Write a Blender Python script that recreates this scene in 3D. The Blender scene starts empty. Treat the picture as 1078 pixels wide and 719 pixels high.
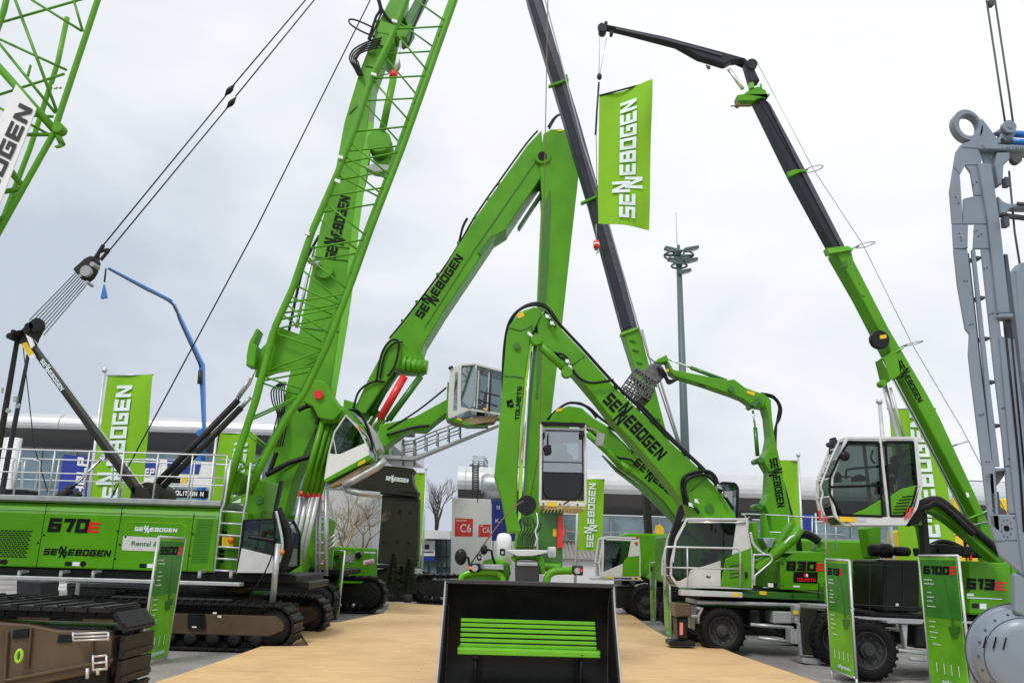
import bpy, bmesh, math, random
from mathutils import Vector, Matrix
random.seed(7)
SC = bpy.context.scene
COL = SC.collection
# ---------------------------------------------------------------- camera
F = 900.0; PITCH = math.atan(F / 3650.0); ROLL = 0.03; CAMZ = 2.0
cd = bpy.data.cameras.new('camera'); cam = bpy.data.objects.new('camera', cd); COL.objects.link(cam)
cd.sensor_width = 36; cd.lens = 36 * F / 1078; cd.clip_end = 3000; cd.clip_start = .05
CR = Matrix.Rotation(math.pi / 2 + PITCH, 3, 'X') @ Matrix.Rotation(ROLL, 3, 'Z')
cam.matrix_world = Matrix.Translation((0, 0, CAMZ)) @ CR.to_4x4()
SC.camera = cam
# ---------------------------------------------------------------- world and sun
W = bpy.data.worlds.new('World'); SC.world = W; W.use_nodes = True
nt = W.node_tree; nt.nodes.clear()
def wn(t, **k):
    n = nt.nodes.new(t)
    for a, b in k.items(): setattr(n, a, b)
    return n
SUN_EL, SUN_AZ = math.radians(52), math.radians(-35)      # azimuth from +Y towards +X, sun up behind the left shoulder
sky = wn('ShaderNodeTexSky', sky_type='NISHITA', sun_disc=False)
sky.sun_elevation = SUN_EL; sky.sun_rotation = math.radians(215); sky.air_density = 1.5; sky.dust_density = 4
tc = wn('ShaderNodeTexCoord'); mp = wn('ShaderNodeMapping'); mp.inputs['Scale'].default_value = (1.0, 1.0, 2.0)
no = wn('ShaderNodeTexNoise'); no.inputs['Scale'].default_value = 2.6; no.inputs['Detail'].default_value = 7; no.inputs['Roughness'].default_value = .52
no.inputs['Distortion'].default_value = .35
rp = wn('ShaderNodeValToRGB'); e = rp.color_ramp.elements
e[0].position = .28; e[0].color = (.52, .58, .67, 1); e[1].position = .60; e[1].color = (.93, .945, .965, 1)
m = rp.color_ramp.elements.new(.45); m.color = (.79, .82, .865, 1)
dt = wn('ShaderNodeVectorMath', operation='DOT_PRODUCT'); dt.inputs[1].default_value = (.40, -.1, .62)
ad = wn('ShaderNodeMath', operation='MULTIPLY_ADD'); ad.inputs[1].default_value = .66; ad.inputs[2].default_value = .105
sm = wn('ShaderNodeMath', operation='MULTIPLY_ADD'); sm.inputs[1].default_value = .54
L = nt.links.new
L(tc.outputs['Generated'], mp.inputs[0]); L(mp.outputs[0], no.inputs['Vector'])
L(tc.outputs['Generated'], dt.inputs[0]); L(dt.outputs['Value'], ad.inputs[0])
L(no.outputs[0], sm.inputs[0]); L(ad.outputs[0], sm.inputs[2]); L(sm.outputs[0], rp.inputs[0])
b1 = wn('ShaderNodeBackground'); b1.inputs[1].default_value = .06; L(sky.outputs[0], b1.inputs[0])
b2 = wn('ShaderNodeBackground'); b2.inputs[1].default_value = .93; L(rp.outputs[0], b2.inputs[0])
mx = wn('ShaderNodeMixShader'); mx.inputs[0].default_value = .93; L(b1.outputs[0], mx.inputs[1]); L(b2.outputs[0], mx.inputs[2])
wo = wn('ShaderNodeOutputWorld'); L(mx.outputs[0], wo.inputs[0])
sl = bpy.data.lights.new('sun', 'SUN'); sl.energy = 1.5; sl.angle = math.radians(14); sl.color = (1, .96, .9)
so = bpy.data.objects.new('sun', sl); COL.objects.link(so)
so.rotation_euler = (math.radians(38), 0, math.radians(-28))   # light from behind-left of the camera
so.location = (-20, -30, 40)
SC.view_settings.view_transform = 'Standard'; SC.view_settings.look = 'None'
SC.view_settings.exposure = 0.3; SC.view_settings.gamma = 1; SC.view_settings.use_curve_mapping = False
SC.render.engine = 'CYCLES'
SC.cycles.max_bounces = 6; SC.cycles.transparent_max_bounces = 8

# ---------------------------------------------------------------- pixel helpers
def ray(px, py):
    return (CR @ Vector(((px - 539) / F, (359.5 - py) / F, -1))).normalized()
O = Vector((0, 0, CAMZ))
def G(px, py, z=0.0):
    d = ray(px, py); return O + d * ((z - CAMZ) / d.z)
CI = CR.transposed()
def proj(P):
    q = CI @ (Vector(P) - O); return Vector((539 - F * q.x / q.z, 359.5 + F * q.y / q.z))
class Pl:
    """vertical plane through (X0,Y0), direction angle a; normal points away from the camera"""
    def __init__(s, Y, a=0.0, X=0.0):
        s.o = Vector((X, Y, 0)); s.d = Vector((math.cos(a), math.sin(a), 0)); s.n = Vector((-math.sin(a), math.cos(a), 0)); s.a = a; s.Y = Y
    def pt(s, px, py, v=0.0):
        d = ray(px, py); t = (s.o - O).dot(s.n) / d.dot(s.n)
        return O + d * t + s.n * v
    def ex(s, px, py, v=0.0):
        d = ray(px, py); t = ((s.o - O).dot(s.n) + v) / d.dot(s.n)
        return O + d * t
    def back(s, v): q = Pl(s.Y, s.a, s.o.x); q.o = s.o + s.n * v; q.Y = q.o.y; return q
def Pl2(a, b):
    A, B = G(*a), G(*b); ang = math.atan2(B.y - A.y, B.x - A.x)
    p = Pl(A.y, ang, A.x); return p

# ---------------------------------------------------------------- mesh builder
KEEP = set('lettering small_print bolt bolt_hole panel_gap track_belt chain_link air_grille louvre valve_grille foliage trunk branches boom_bracing roof_vents window_frame canopy engine_picture sticker_print grating_bar vent_slot slide_pad rib crest reel_winding backrest seat emblem track_frame rim window_seal frame railing ladder warning_stripe plate drum_slot'.split())
class MB:
    @property
    def comp(s): return s._c
    def __init__(s, raw=False): s.v = []; s.f = []; s.sm = []; s.raw = raw; s._c = []
    def face(s, ps, smooth=False):
        i = len(s.v); s.v += [Vector(p) for p in ps]; s.f.append(tuple(range(i, i + len(ps)))); s.sm.append(smooth); s._c.append((i, len(s.v), len(s.f) - 1, len(s.f)))
    def grid(s, rings, closed=True, smooth=True, caps=True):
        i = len(s.v); n = len(rings[0]); f0 = len(s.f)
        for r in rings: s.v += [Vector(p) for p in r]
        for a in range(len(rings) - 1):
            for b in range(n if closed else n - 1):
                c = (b + 1) % n
                s.f.append((i + a * n + b, i + a * n + c, i + (a + 1) * n + c, i + (a + 1) * n + b)); s.sm.append(smooth)
        if caps:
            s.f.append(tuple(i + b for b in range(n))[::-1]); s.sm.append(False)
            s.f.append(tuple(i + (len(rings) - 1) * n + b for b in range(n))); s.sm.append(False)
        s._c.append((i, len(s.v), f0, len(s.f)))
    def ext(s, pts, off, smooth=False):
        pts = [Vector(p) for p in pts]; off = Vector(off)
        s.grid([pts, [p + off for p in pts]], smooth=smooth)
    def prism(s, pl, pts, v0=0.0, v1=1.0, smooth=False):
        if s.raw or not hasattr(pl, 'ex'):
            s.grid([[pl.pt(x, y, v0) for x, y in pts], [pl.pt(x, y) + pl.n * v1 for x, y in pts]], smooth=smooth); return
        T = v1 - v0; n = len(pts); V = [Vector(q) for q in pts]
        A = sum(V[i].x * V[(i + 1) % n].y - V[(i + 1) % n].x * V[i].y for i in range(n)) / 2; sg = 1 if A > 0 else -1
        c = sum(V, Vector((0, 0))) / n; Dc = proj(pl.ex(c.x, c.y, v0) + pl.n * T) - c
        if Dc.length > .3:
            u = Vector((-Dc.y, Dc.x)).normalized(); w = [q.dot(u) for q in V]; chord = abs(A) / max(max(w) - min(w), .1)
            if Dc.length > .5 * chord: T *= .5 * chord / Dc.length
        out = []
        for i, q in enumerate(V):
            D = proj(pl.ex(q.x, q.y, v0) + pl.n * T) - q; N2 = []
            for e_ in (q - V[i - 1], V[(i + 1) % n] - q):
                if e_.length > 1e-6: nn = Vector((e_.y, -e_.x)) * sg / e_.length; N2.append((nn, max(0.0, nn.dot(D))))
            if len(N2) < 2: out.append(q); continue
            (n1, d1), (n2, d2) = N2; det = n1.x * n2.y - n1.y * n2.x
            if abs(det) < .3: mv = -(n1 + n2).normalized() * (d1 + d2) / 2
            else: mv = Vector((-d1 * n2.y + d2 * n1.y, -n1.x * d2 + n2.x * d1)) / det
            if mv.length > 1.3 * D.length: mv = mv.normalized() * 1.3 * D.length
            out.append(q + mv)
        fr = [pl.ex(q.x, q.y, v0) for q in out]
        s.grid([fr, [a + pl.n * T for a in fr]], smooth=smooth)
    def sheet(s, pl, pts, v=-.006):
        f = getattr(pl, 'ex', pl.pt); s.face([f(x, y, v) for x, y in pts])
    def bar(s, pl, a, b, w, v0, v1, w2=None):
        ax, ay = a; bx, by = b; l = math.hypot(bx - ax, by - ay); nx, ny = -(by - ay) / l, (bx - ax) / l
        w2 = w if w2 is None else w2
        s.prism(pl, [(ax + nx * w / 2, ay + ny * w / 2), (bx + nx * w2 / 2, by + ny * w2 / 2), (bx - nx * w2 / 2, by - ny * w2 / 2), (ax - nx * w / 2, ay - ny * w / 2)], v0, v1)
    def tube(s, pts, r, n=8, r2=None, caps=True):
        pts = [Vector(p) for p in pts]; m = len(pts); rings = []; up = None
        for i, p in enumerate(pts):
            t = (pts[min(i + 1, m - 1)] - pts[max(i - 1, 0)]).normalized()
            if up is None: up = Vector((0, 0, 1)) if abs(t.z) < .9 else Vector((1, 0, 0))
            x = t.cross(up).normalized(); up = x.cross(t).normalized()
            rr = r if r2 is None else r + (r2 - r) * i / (m - 1)
            rings.append([p + (x * math.cos(q) + up * math.sin(q)) * rr for q in [2 * math.pi * j / n for j in range(n)]])
        s.grid(rings, smooth=True, caps=caps)
    def ptube(s, pl, pts, r, v=0.0, n=8, r2=None): f = pl.pt if s.raw else pl.ex; s.tube([f(x, y, v) for x, y in pts], r, n, r2)
    def hose(s, pl, pts, r, v=0.0, n=6): f = pl.pt if s.raw else pl.ex; s.tube(cat([f(p[0], p[1], v + (p[2] if len(p) > 2 else 0)) for p in pts]), r, n)
    def box(s, c, d, a=0.0):
        c = Vector(c); x = Vector((math.cos(a), math.sin(a), 0)) * d[0] / 2; y = Vector((-math.sin(a), math.cos(a), 0)) * d[1] / 2; z = Vector((0, 0, d[2] / 2))
        s.grid([[c - x - y - z, c + x - y - z, c + x + y - z, c - x + y - z], [c - x - y + z, c + x - y + z, c + x + y + z, c - x + y + z]], smooth=False)
    def obox(s, c, ax, ay, az):
        c, x, y, z = Vector(c), Vector(ax), Vector(ay), Vector(az)
        s.grid([[c - x - y - z, c + x - y - z, c + x + y - z, c - x + y - z], [c - x - y + z, c + x - y + z, c + x + y + z, c - x + y + z]], smooth=False)
    def cyl(s, a, b, r, n=20, r2=None): s.tube([a, b], r, n, r2)
    def disc(s, pl, px, py, r, v0, v1, n=24, x=1.0):
        c = (pl.pt if s.raw else pl.ex)(px, py, v0) - pl.n * v0; up = Vector((0, 0, 1))
        ring = lambda v: [c + pl.n * v + pl.d * math.cos(q) * r * x + up * math.sin(q) * r for q in [2 * math.pi * j / n for j in range(n)]]
        s.grid([ring(v0), ring(v1)], smooth=True)
    def lathe(s, c, axis, prof, n=32, smooth=True, caps=True):
        c = Vector(c); axis = Vector(axis).normalized(); u = Vector((0, 0, 1)) if abs(axis.z) < .9 else Vector((1, 0, 0)); x = axis.cross(u).normalized(); y = axis.cross(x)
        s.grid([[c + axis * h + (x * math.cos(q) + y * math.sin(q)) * r for q in [2 * math.pi * j / n for j in range(n)]] for r, h in prof], smooth=smooth, caps=caps)
    def build(s, name, mat, parent=None, bev=0.0, seg=1, label=None):
        if parent is not None and name not in KEEP and len(s.comp) > 1:
            B = []
            for (a, b, fa, fb) in s.comp:
                P = s.v[a:b]; B.append(([min(p[k] for p in P) - .004 for k in range(3)], [max(p[k] for p in P) + .004 for k in range(3)]))
            n = len(B); g = list(range(n))
            def find(i):
                while g[i] != i: i = g[i]
                return i
            for i in range(n):
                for j in range(i):
                    if all(B[i][0][k] <= B[j][1][k] and B[j][0][k] <= B[i][1][k] for k in range(3)): g[find(i)] = find(j)
            cl = {}
            for i in range(n): cl.setdefault(find(i), []).append(i)
            if 1 < len(cl) <= 40:
                res = []
                for ids in cl.values():
                    m2 = MB()
                    for i in ids:
                        a, b, fa, fb = s.comp[i]; k0 = len(m2.v); m2.v += s.v[a:b]
                        for f, q in zip(s.f[fa:fb], s.sm[fa:fb]): m2.f.append(tuple(x - a + k0 for x in f)); m2.sm.append(q)
                    res.append((len(m2.v), m2.build(name, mat, parent, bev, seg, label)))
                return max(res, key=lambda t: t[0])[1]
        me = bpy.data.meshes.new(name)
        if parent is not None:
            org = worldloc(parent)
        else:
            xs = [p.x for p in s.v]; ys = [p.y for p in s.v]; org = Vector(((min(xs) + max(xs)) / 2, (min(ys) + max(ys)) / 2, min(p.z for p in s.v)))
        bm = bmesh.new(); vs = [bm.verts.new(p - org) for p in s.v]
        for f, q in zip(s.f, s.sm):
            try: fc = bm.faces.new([vs[i] for i in f]); fc.smooth = q
            except ValueError: pass
        bmesh.ops.recalc_face_normals(bm, faces=bm.faces)
        bm.to_mesh(me); bm.free(); me.materials.append(M[mat] if isinstance(mat, str) else mat)
        o = bpy.data.objects.new(name, me); COL.objects.link(o)
        if parent is not None: o.parent = parent; o.location = (0, 0, 0)
        else: o.location = org
        if bev:
            b = o.modifiers.new('bevel', 'BEVEL'); b.width = bev; b.segments = seg; b.limit_method = 'ANGLE'; b.angle_limit = math.radians(40)
        if label: o['label'] = label
        return o
def worldloc(o):
    v = Vector(o.location)
    while o.parent: o = o.parent; v += Vector(o.location)
    return v
def cat(P, k=6):
    Q = [P[0]] + list(P) + [P[-1]]; out = []
    for i in range(1, len(Q) - 2):
        a, b, c, d = Q[i - 1], Q[i], Q[i + 1], Q[i + 2]
        for j in range(k):
            t = j / k
            out.append(.5 * ((2 * b) + (c - a) * t + (2 * a - 5 * b + 4 * c - d) * t * t + (3 * b - a - 3 * c + d) * t ** 3))
    out.append(Vector(P[-1])); return out
def thing(name, loc, label, catg, group=None):
    o = bpy.data.objects.new(name, None); COL.objects.link(o); o.location = loc; o.empty_display_size = .3
    o['label'] = label; o['category'] = catg
    if group: o['group'] = group
    return o
def tag(o, label, catg, group=None, kind=None):
    o['label'] = label; o['category'] = catg
    if group: o['group'] = group
    if kind: o['kind'] = kind
    return o
def struct(o): o['kind'] = 'structure'; return o

# ---------------------------------------------------------------- materials
M = {}
def mat(name, col, rough=.5, metal=0.0, coat=0.0, var=.08, scale=6.0, bump=0.0, dirt=None, alpha=None, rvar=.12):
    m = bpy.data.materials.new(name); m.use_nodes = True; t = m.node_tree; p = t.nodes['Principled BSDF']
    p.inputs['Metallic'].default_value = metal; p.inputs['Coat Weight'].default_value = coat; p.inputs['Coat Roughness'].default_value = .12
    c = t.nodes.new('ShaderNodeTexCoord'); n = t.nodes.new('ShaderNodeTexNoise'); n.inputs['Scale'].default_value = scale; n.inputs['Detail'].default_value = 6
    t.links.new(c.outputs['Object'], n.inputs['Vector'])
    r = t.nodes.new('ShaderNodeValToRGB'); r.color_ramp.elements[0].position = .32; r.color_ramp.elements[1].position = .68
    lo = [x * (1 - var) for x in col]; hi = [min(1, x * (1 + var)) for x in col]
    r.color_ramp.elements[0].color = (*lo, 1); r.color_ramp.elements[1].color = (*hi, 1)
    t.links.new(n.outputs[0], r.inputs[0]); out = r.outputs[0]
    if dirt:
        n2 = t.nodes.new('ShaderNodeTexNoise'); n2.inputs['Scale'].default_value = dirt[1]; n2.inputs['Detail'].default_value = 9; n2.inputs['Roughness'].default_value = .65
        t.links.new(c.outputs['Object'], n2.inputs['Vector'])
        r2 = t.nodes.new('ShaderNodeValToRGB'); r2.color_ramp.elements[0].position = dirt[2]; r2.color_ramp.elements[0].color = (0, 0, 0, 1); r2.color_ramp.elements[1].position = dirt[2] + .16
        t.links.new(n2.outputs[0], r2.inputs[0]); mxx = t.nodes.new('ShaderNodeMix'); mxx.data_type = 'RGBA'
        t.links.new(r2.outputs[0], mxx.inputs[0]); t.links.new(out, mxx.inputs[6]); mxx.inputs[7].default_value = (*dirt[0], 1); out = mxx.outputs[2]
    t.links.new(out, p.inputs['Base Color'])
    mr = t.nodes.new('ShaderNodeMapRange'); mr.inputs[3].default_value = max(.02, rough - rvar); mr.inputs[4].default_value = min(1, rough + rvar)
    t.links.new(n.outputs[0], mr.inputs[0]); t.links.new(mr.outputs[0], p.inputs['Roughness'])
    if bump:
        b = t.nodes.new('ShaderNodeBump'); b.inputs['Strength'].default_value = bump; b.inputs['Distance'].default_value = .02
        n3 = t.nodes.new('ShaderNodeTexNoise'); n3.inputs['Scale'].default_value = scale * 5; n3.inputs['Detail'].default_value = 8
        t.links.new(c.outputs['Object'], n3.inputs['Vector']); t.links.new(n3.outputs[0], b.inputs['Height']); t.links.new(b.outputs[0], p.inputs['Normal'])
    M[name] = m; return m
mat('green', (.080, .300, .003), .44, coat=.08, var=.13, scale=1.1, dirt=((.055, .235, .008), 4.0, .60), bump=.03)
M['green'].node_tree.nodes['Principled BSDF'].inputs['Specular IOR Level'].default_value = .32
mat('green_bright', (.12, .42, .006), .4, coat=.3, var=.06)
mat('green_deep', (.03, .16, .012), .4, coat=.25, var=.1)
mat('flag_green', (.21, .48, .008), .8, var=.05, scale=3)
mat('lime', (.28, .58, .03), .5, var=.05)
mat('black', (.011, .012, .013), .36, var=.3, bump=.05)
mat('black_gloss', (.012, .013, .014), .28, var=.3, scale=2, bump=.04, dirt=((.04, .037, .033), 3.5, .60))
mat('track_black', (.014, .014, .016), .5, metal=.0, var=.3, scale=14, bump=.12, dirt=((.05, .046, .042), 8, .60))
mat('olive_black', (.022, .022, .017), .55, coat=.05, var=.15, scale=2)
mat('brown_steel', (.098, .070, .044), .38, coat=.2, var=.2, scale=1.5, dirt=((.07, .055, .04), 4, .58))
mat('mast_black', (.032, .035, .046), .38, metal=.2, var=.15, scale=3)
mat('dark_grey', (.045, .046, .049), .5, var=.15)
mat('grab_grey', (.12, .125, .13), .5, var=.3, scale=12, dirt=((.07,.065,.06), 9, .5))
mat('grey', (.33, .34, .35), .45, var=.1)
mat('silver', (.56, .58, .60), .38, metal=.35, var=.08)
mat('chrome', (.85, .86, .87), .12, metal=1.0, var=.03)
mat('cab_silver', (.60, .61, .61), .35, coat=.3, var=.05)
mat('white', (.78, .79, .80), .5, var=.04)
mat('white_shiny', (.80, .80, .81), .2, coat=.4, var=.04)
mat('letter_white', (.74, .84, .86), .6, var=.05)
mat('letter_black', (.003, .003, .004), .6, var=.1)
M['letter_black'].node_tree.nodes['Principled BSDF'].inputs['Specular IOR Level'].default_value = .2
mat('letter_dim', (.02, .05, .02), .5, var=.1)
mat('red', (.72, .012, .012), .35, coat=.2, var=.06)
mat('yellow', (.80, .52, .015), .45, var=.06)
mat('orange', (.85, .22, .01), .35, coat=.3, var=.06)
mat('blue', (.012, .035, .30), .5, var=.06)
mat('pump_blue', (.01, .16, .52), .4, coat=.2, var=.08)
mat('leader_grey', (.185, .232, .292), .42, coat=.15, var=.08, scale=2.5, bump=.05, dirt=((.17, .21, .26), 5, .57))
mat('leader_dark', (.055, .065, .085), .5, var=.15)
mat('rubber', (.006, .006, .007), .7, var=.3, scale=12, bump=.15, dirt=((.022, .020, .018), 9, .6))
mat('sand_dirt', (.36, .28, .17), .8, var=.2)
mat('grating', (.50, .38, .13), .6, var=.15)
mat('wood_under', (.34, .24, .13), .7, var=.15, scale=3)
mat('rusty', (.19, .10, .05), .6, var=.2)
mat('zinc', (.42, .44, .46), .4, metal=.5, var=.12, scale=5)
mat('teal_grey', (.085, .13, .135), .5, var=.12)
mat('shaded_soffit', (.13, .125, .12), .5, metal=.3, var=.1)  # shade under the rolled eaves put into a darker metal
mat('cladding', (.56, .58, .60), .35, metal=.4, var=.07, scale=.6, dirt=((.44, .46, .48), 1.2, .55))
mat('render_wall', (.62, .63, .64), .7, var=.06, scale=.8)
mat('window_glass', (.30, .42, .48), .12, metal=.3, var=.35, scale=.7)
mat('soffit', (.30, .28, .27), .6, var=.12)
mat('bark', (.16, .12, .085), .85, var=.25, scale=8)
mat('bark_pale', (.33, .27, .20), .85, var=.2, scale=8)
mat('conifer', (.028, .045, .022), .8, var=.35, scale=10)
for k_ in ('black', 'black_gloss', 'track_black', 'olive_black', 'rubber', 'mast_black', 'brown_steel', 'dark_grey'):
    M[k_].node_tree.nodes['Principled BSDF'].inputs['Specular IOR Level'].default_value = .22
mat('seat_cloth', (.045, .047, .05), .85, var=.2)
mat('skin_red_white', (.75, .20, .18), .5)
mat('pink', (.75, .15, .45), .5)
def glass(name, tint, tr=.55, rough=.04):
    m = bpy.data.materials.new(name); m.use_nodes = True; t = m.node_tree; t.nodes.clear()
    o = t.nodes.new('ShaderNodeOutputMaterial'); a = t.nodes.new('ShaderNodeBsdfTransparent'); a.inputs[0].default_value = (*tint, 1)
    g = t.nodes.new('ShaderNodeBsdfGlossy'); g.inputs['Roughness'].default_value = rough; g.inputs[0].default_value = (.9, .95, 1, 1)
    f = t.nodes.new('ShaderNodeFresnel'); f.inputs[0].default_value = 1.45
    ma = t.nodes.new('ShaderNodeMath'); ma.operation = 'MULTIPLY_ADD'; ma.inputs[1].default_value = 1.0; ma.inputs[2].default_value = tr; ma.use_clamp = True
    x = t.nodes.new('ShaderNodeMixShader'); t.links.new(f.outputs[0], ma.inputs[0]); t.links.new(ma.outputs[0], x.inputs[0])
    t.links.new(a.outputs[0], x.inputs[1]); t.links.new(g.outputs[0], x.inputs[2]); t.links.new(x.outputs[0], o.inputs[0]); M[name] = m
glass('cab_glass', (.36, .44, .44), .03)
glass('cab_glass_dark', (.30, .36, .33), .0, .03)
glass('cab_glass_mirror', (.45, .52, .55), .24, .03)
# wood deck
def deck_mat():
    m = bpy.data.materials.new('deck_wood'); m.use_nodes = True; t = m.node_tree; p = t.nodes['Principled BSDF']; N = t.nodes.new; K = t.links.new
    c = N('ShaderNodeTexCoord'); mp = N('ShaderNodeMapping'); mp.inputs['Scale'].default_value = (1.2, 26, 1); K(c.outputs['Object'], mp.inputs[0])
    n = N('ShaderNodeTexNoise'); n.inputs['Scale'].default_value = 1; n.inputs['Detail'].default_value = 8; K(mp.outputs[0], n.inputs['Vector'])
    br = N('ShaderNodeTexBrick'); br.inputs['Scale'].default_value = 1; br.inputs['Brick Width'].default_value = 3.0; br.inputs['Row Height'].default_value = .18
    br.inputs['Mortar Size'].default_value = .006; br.inputs['Color1'].default_value = (.76, .52, .265, 1); br.inputs['Color2'].default_value = (.725, .49, .245, 1); br.inputs['Mortar'].default_value = (.50, .36, .20, 1)
    K(c.outputs['Object'], br.inputs['Vector'])
    r = N('ShaderNodeValToRGB'); r.color_ramp.elements[0].position = .3; r.color_ramp.elements[0].color = (.80, .78, .74, 1); r.color_ramp.elements[1].position = .7; r.color_ramp.elements[1].color = (1.06, 1.05, 1.03, 1)
    K(n.outputs[0], r.inputs[0]); x = N('ShaderNodeMix'); x.data_type = 'RGBA'; x.blend_type = 'MULTIPLY'; x.inputs[0].default_value = 1
    K(br.outputs['Color'], x.inputs[6]); K(r.outputs[0], x.inputs[7])
    n2 = N('ShaderNodeTexNoise'); n2.inputs['Scale'].default_value = .9; n2.inputs['Detail'].default_value = 10; n2.inputs['Roughness'].default_value = .65; K(c.outputs['Object'], n2.inputs['Vector'])
    r2 = N('ShaderNodeValToRGB'); r2.color_ramp.elements[0].position = .35; r2.color_ramp.elements[0].color = (.84, .83, .81, 1); r2.color_ramp.elements[1].position = .56; r2.color_ramp.elements[1].color = (1, 1, 1, 1)
    K(n2.outputs[0], r2.inputs[0]); y = N('ShaderNodeMix'); y.data_type = 'RGBA'; y.blend_type = 'MULTIPLY'; y.inputs[0].default_value = 1
    K(x.outputs[2], y.inputs[6]); K(r2.outputs[0], y.inputs[7]); K(y.outputs[2], p.inputs['Base Color']); p.inputs['Roughness'].default_value = .62
    b = N('ShaderNodeBump'); b.inputs['Strength'].default_value = .25; b.inputs['Distance'].default_value = .01; K(n.outputs[0], b.inputs['Height']); K(b.outputs[0], p.inputs['Normal'])
    M['deck_wood'] = m
deck_mat()
def ground_mat():
    m = bpy.data.materials.new('gravel'); m.use_nodes = True; t = m.node_tree; p = t.nodes['Principled BSDF']; N = t.nodes.new; K = t.links.new
    c = N('ShaderNodeTexCoord'); n = N('ShaderNodeTexNoise'); n.inputs['Scale'].default_value = 38; n.inputs['Detail'].default_value = 8; n.inputs['Roughness'].default_value = .7; K(c.outputs['Object'], n.inputs['Vector'])
    r = N('ShaderNodeValToRGB'); r.color_ramp.elements[0].position = .35; r.color_ramp.elements[0].color = (.17, .16, .15, 1); r.color_ramp.elements[1].position = .66; r.color_ramp.elements[1].color = (.46, .45, .43, 1)
    n2 = N('ShaderNodeTexNoise'); n2.inputs['Scale'].default_value = .5; n2.inputs['Detail'].default_value = 6; K(c.outputs['Object'], n2.inputs['Vector'])
    r2 = N('ShaderNodeValToRGB'); r2.color_ramp.elements[0].position = .38; r2.color_ramp.elements[0].color = (.62, .62, .63, 1); r2.color_ramp.elements[1].position = .62; r2.color_ramp.elements[1].color = (1, 1, 1, 1)
    K(n.outputs[0], r.inputs[0]); K(n2.outputs[0], r2.inputs[0]); x = N('ShaderNodeMix'); x.data_type = 'RGBA'; x.blend_type = 'MULTIPLY'; x.inputs[0].default_value = 1
    K(r.outputs[0], x.inputs[6]); K(r2.outputs[0], x.inputs[7]); K(x.outputs[2], p.inputs['Base Color']); p.inputs['Roughness'].default_value = .9
    b = N('ShaderNodeBump'); b.inputs['Strength'].default_value = .5; b.inputs['Distance'].default_value = .02; K(n.outputs[0], b.inputs['Height']); K(b.outputs[0], p.inputs['Normal'])
    M['gravel'] = m
ground_mat()

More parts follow.
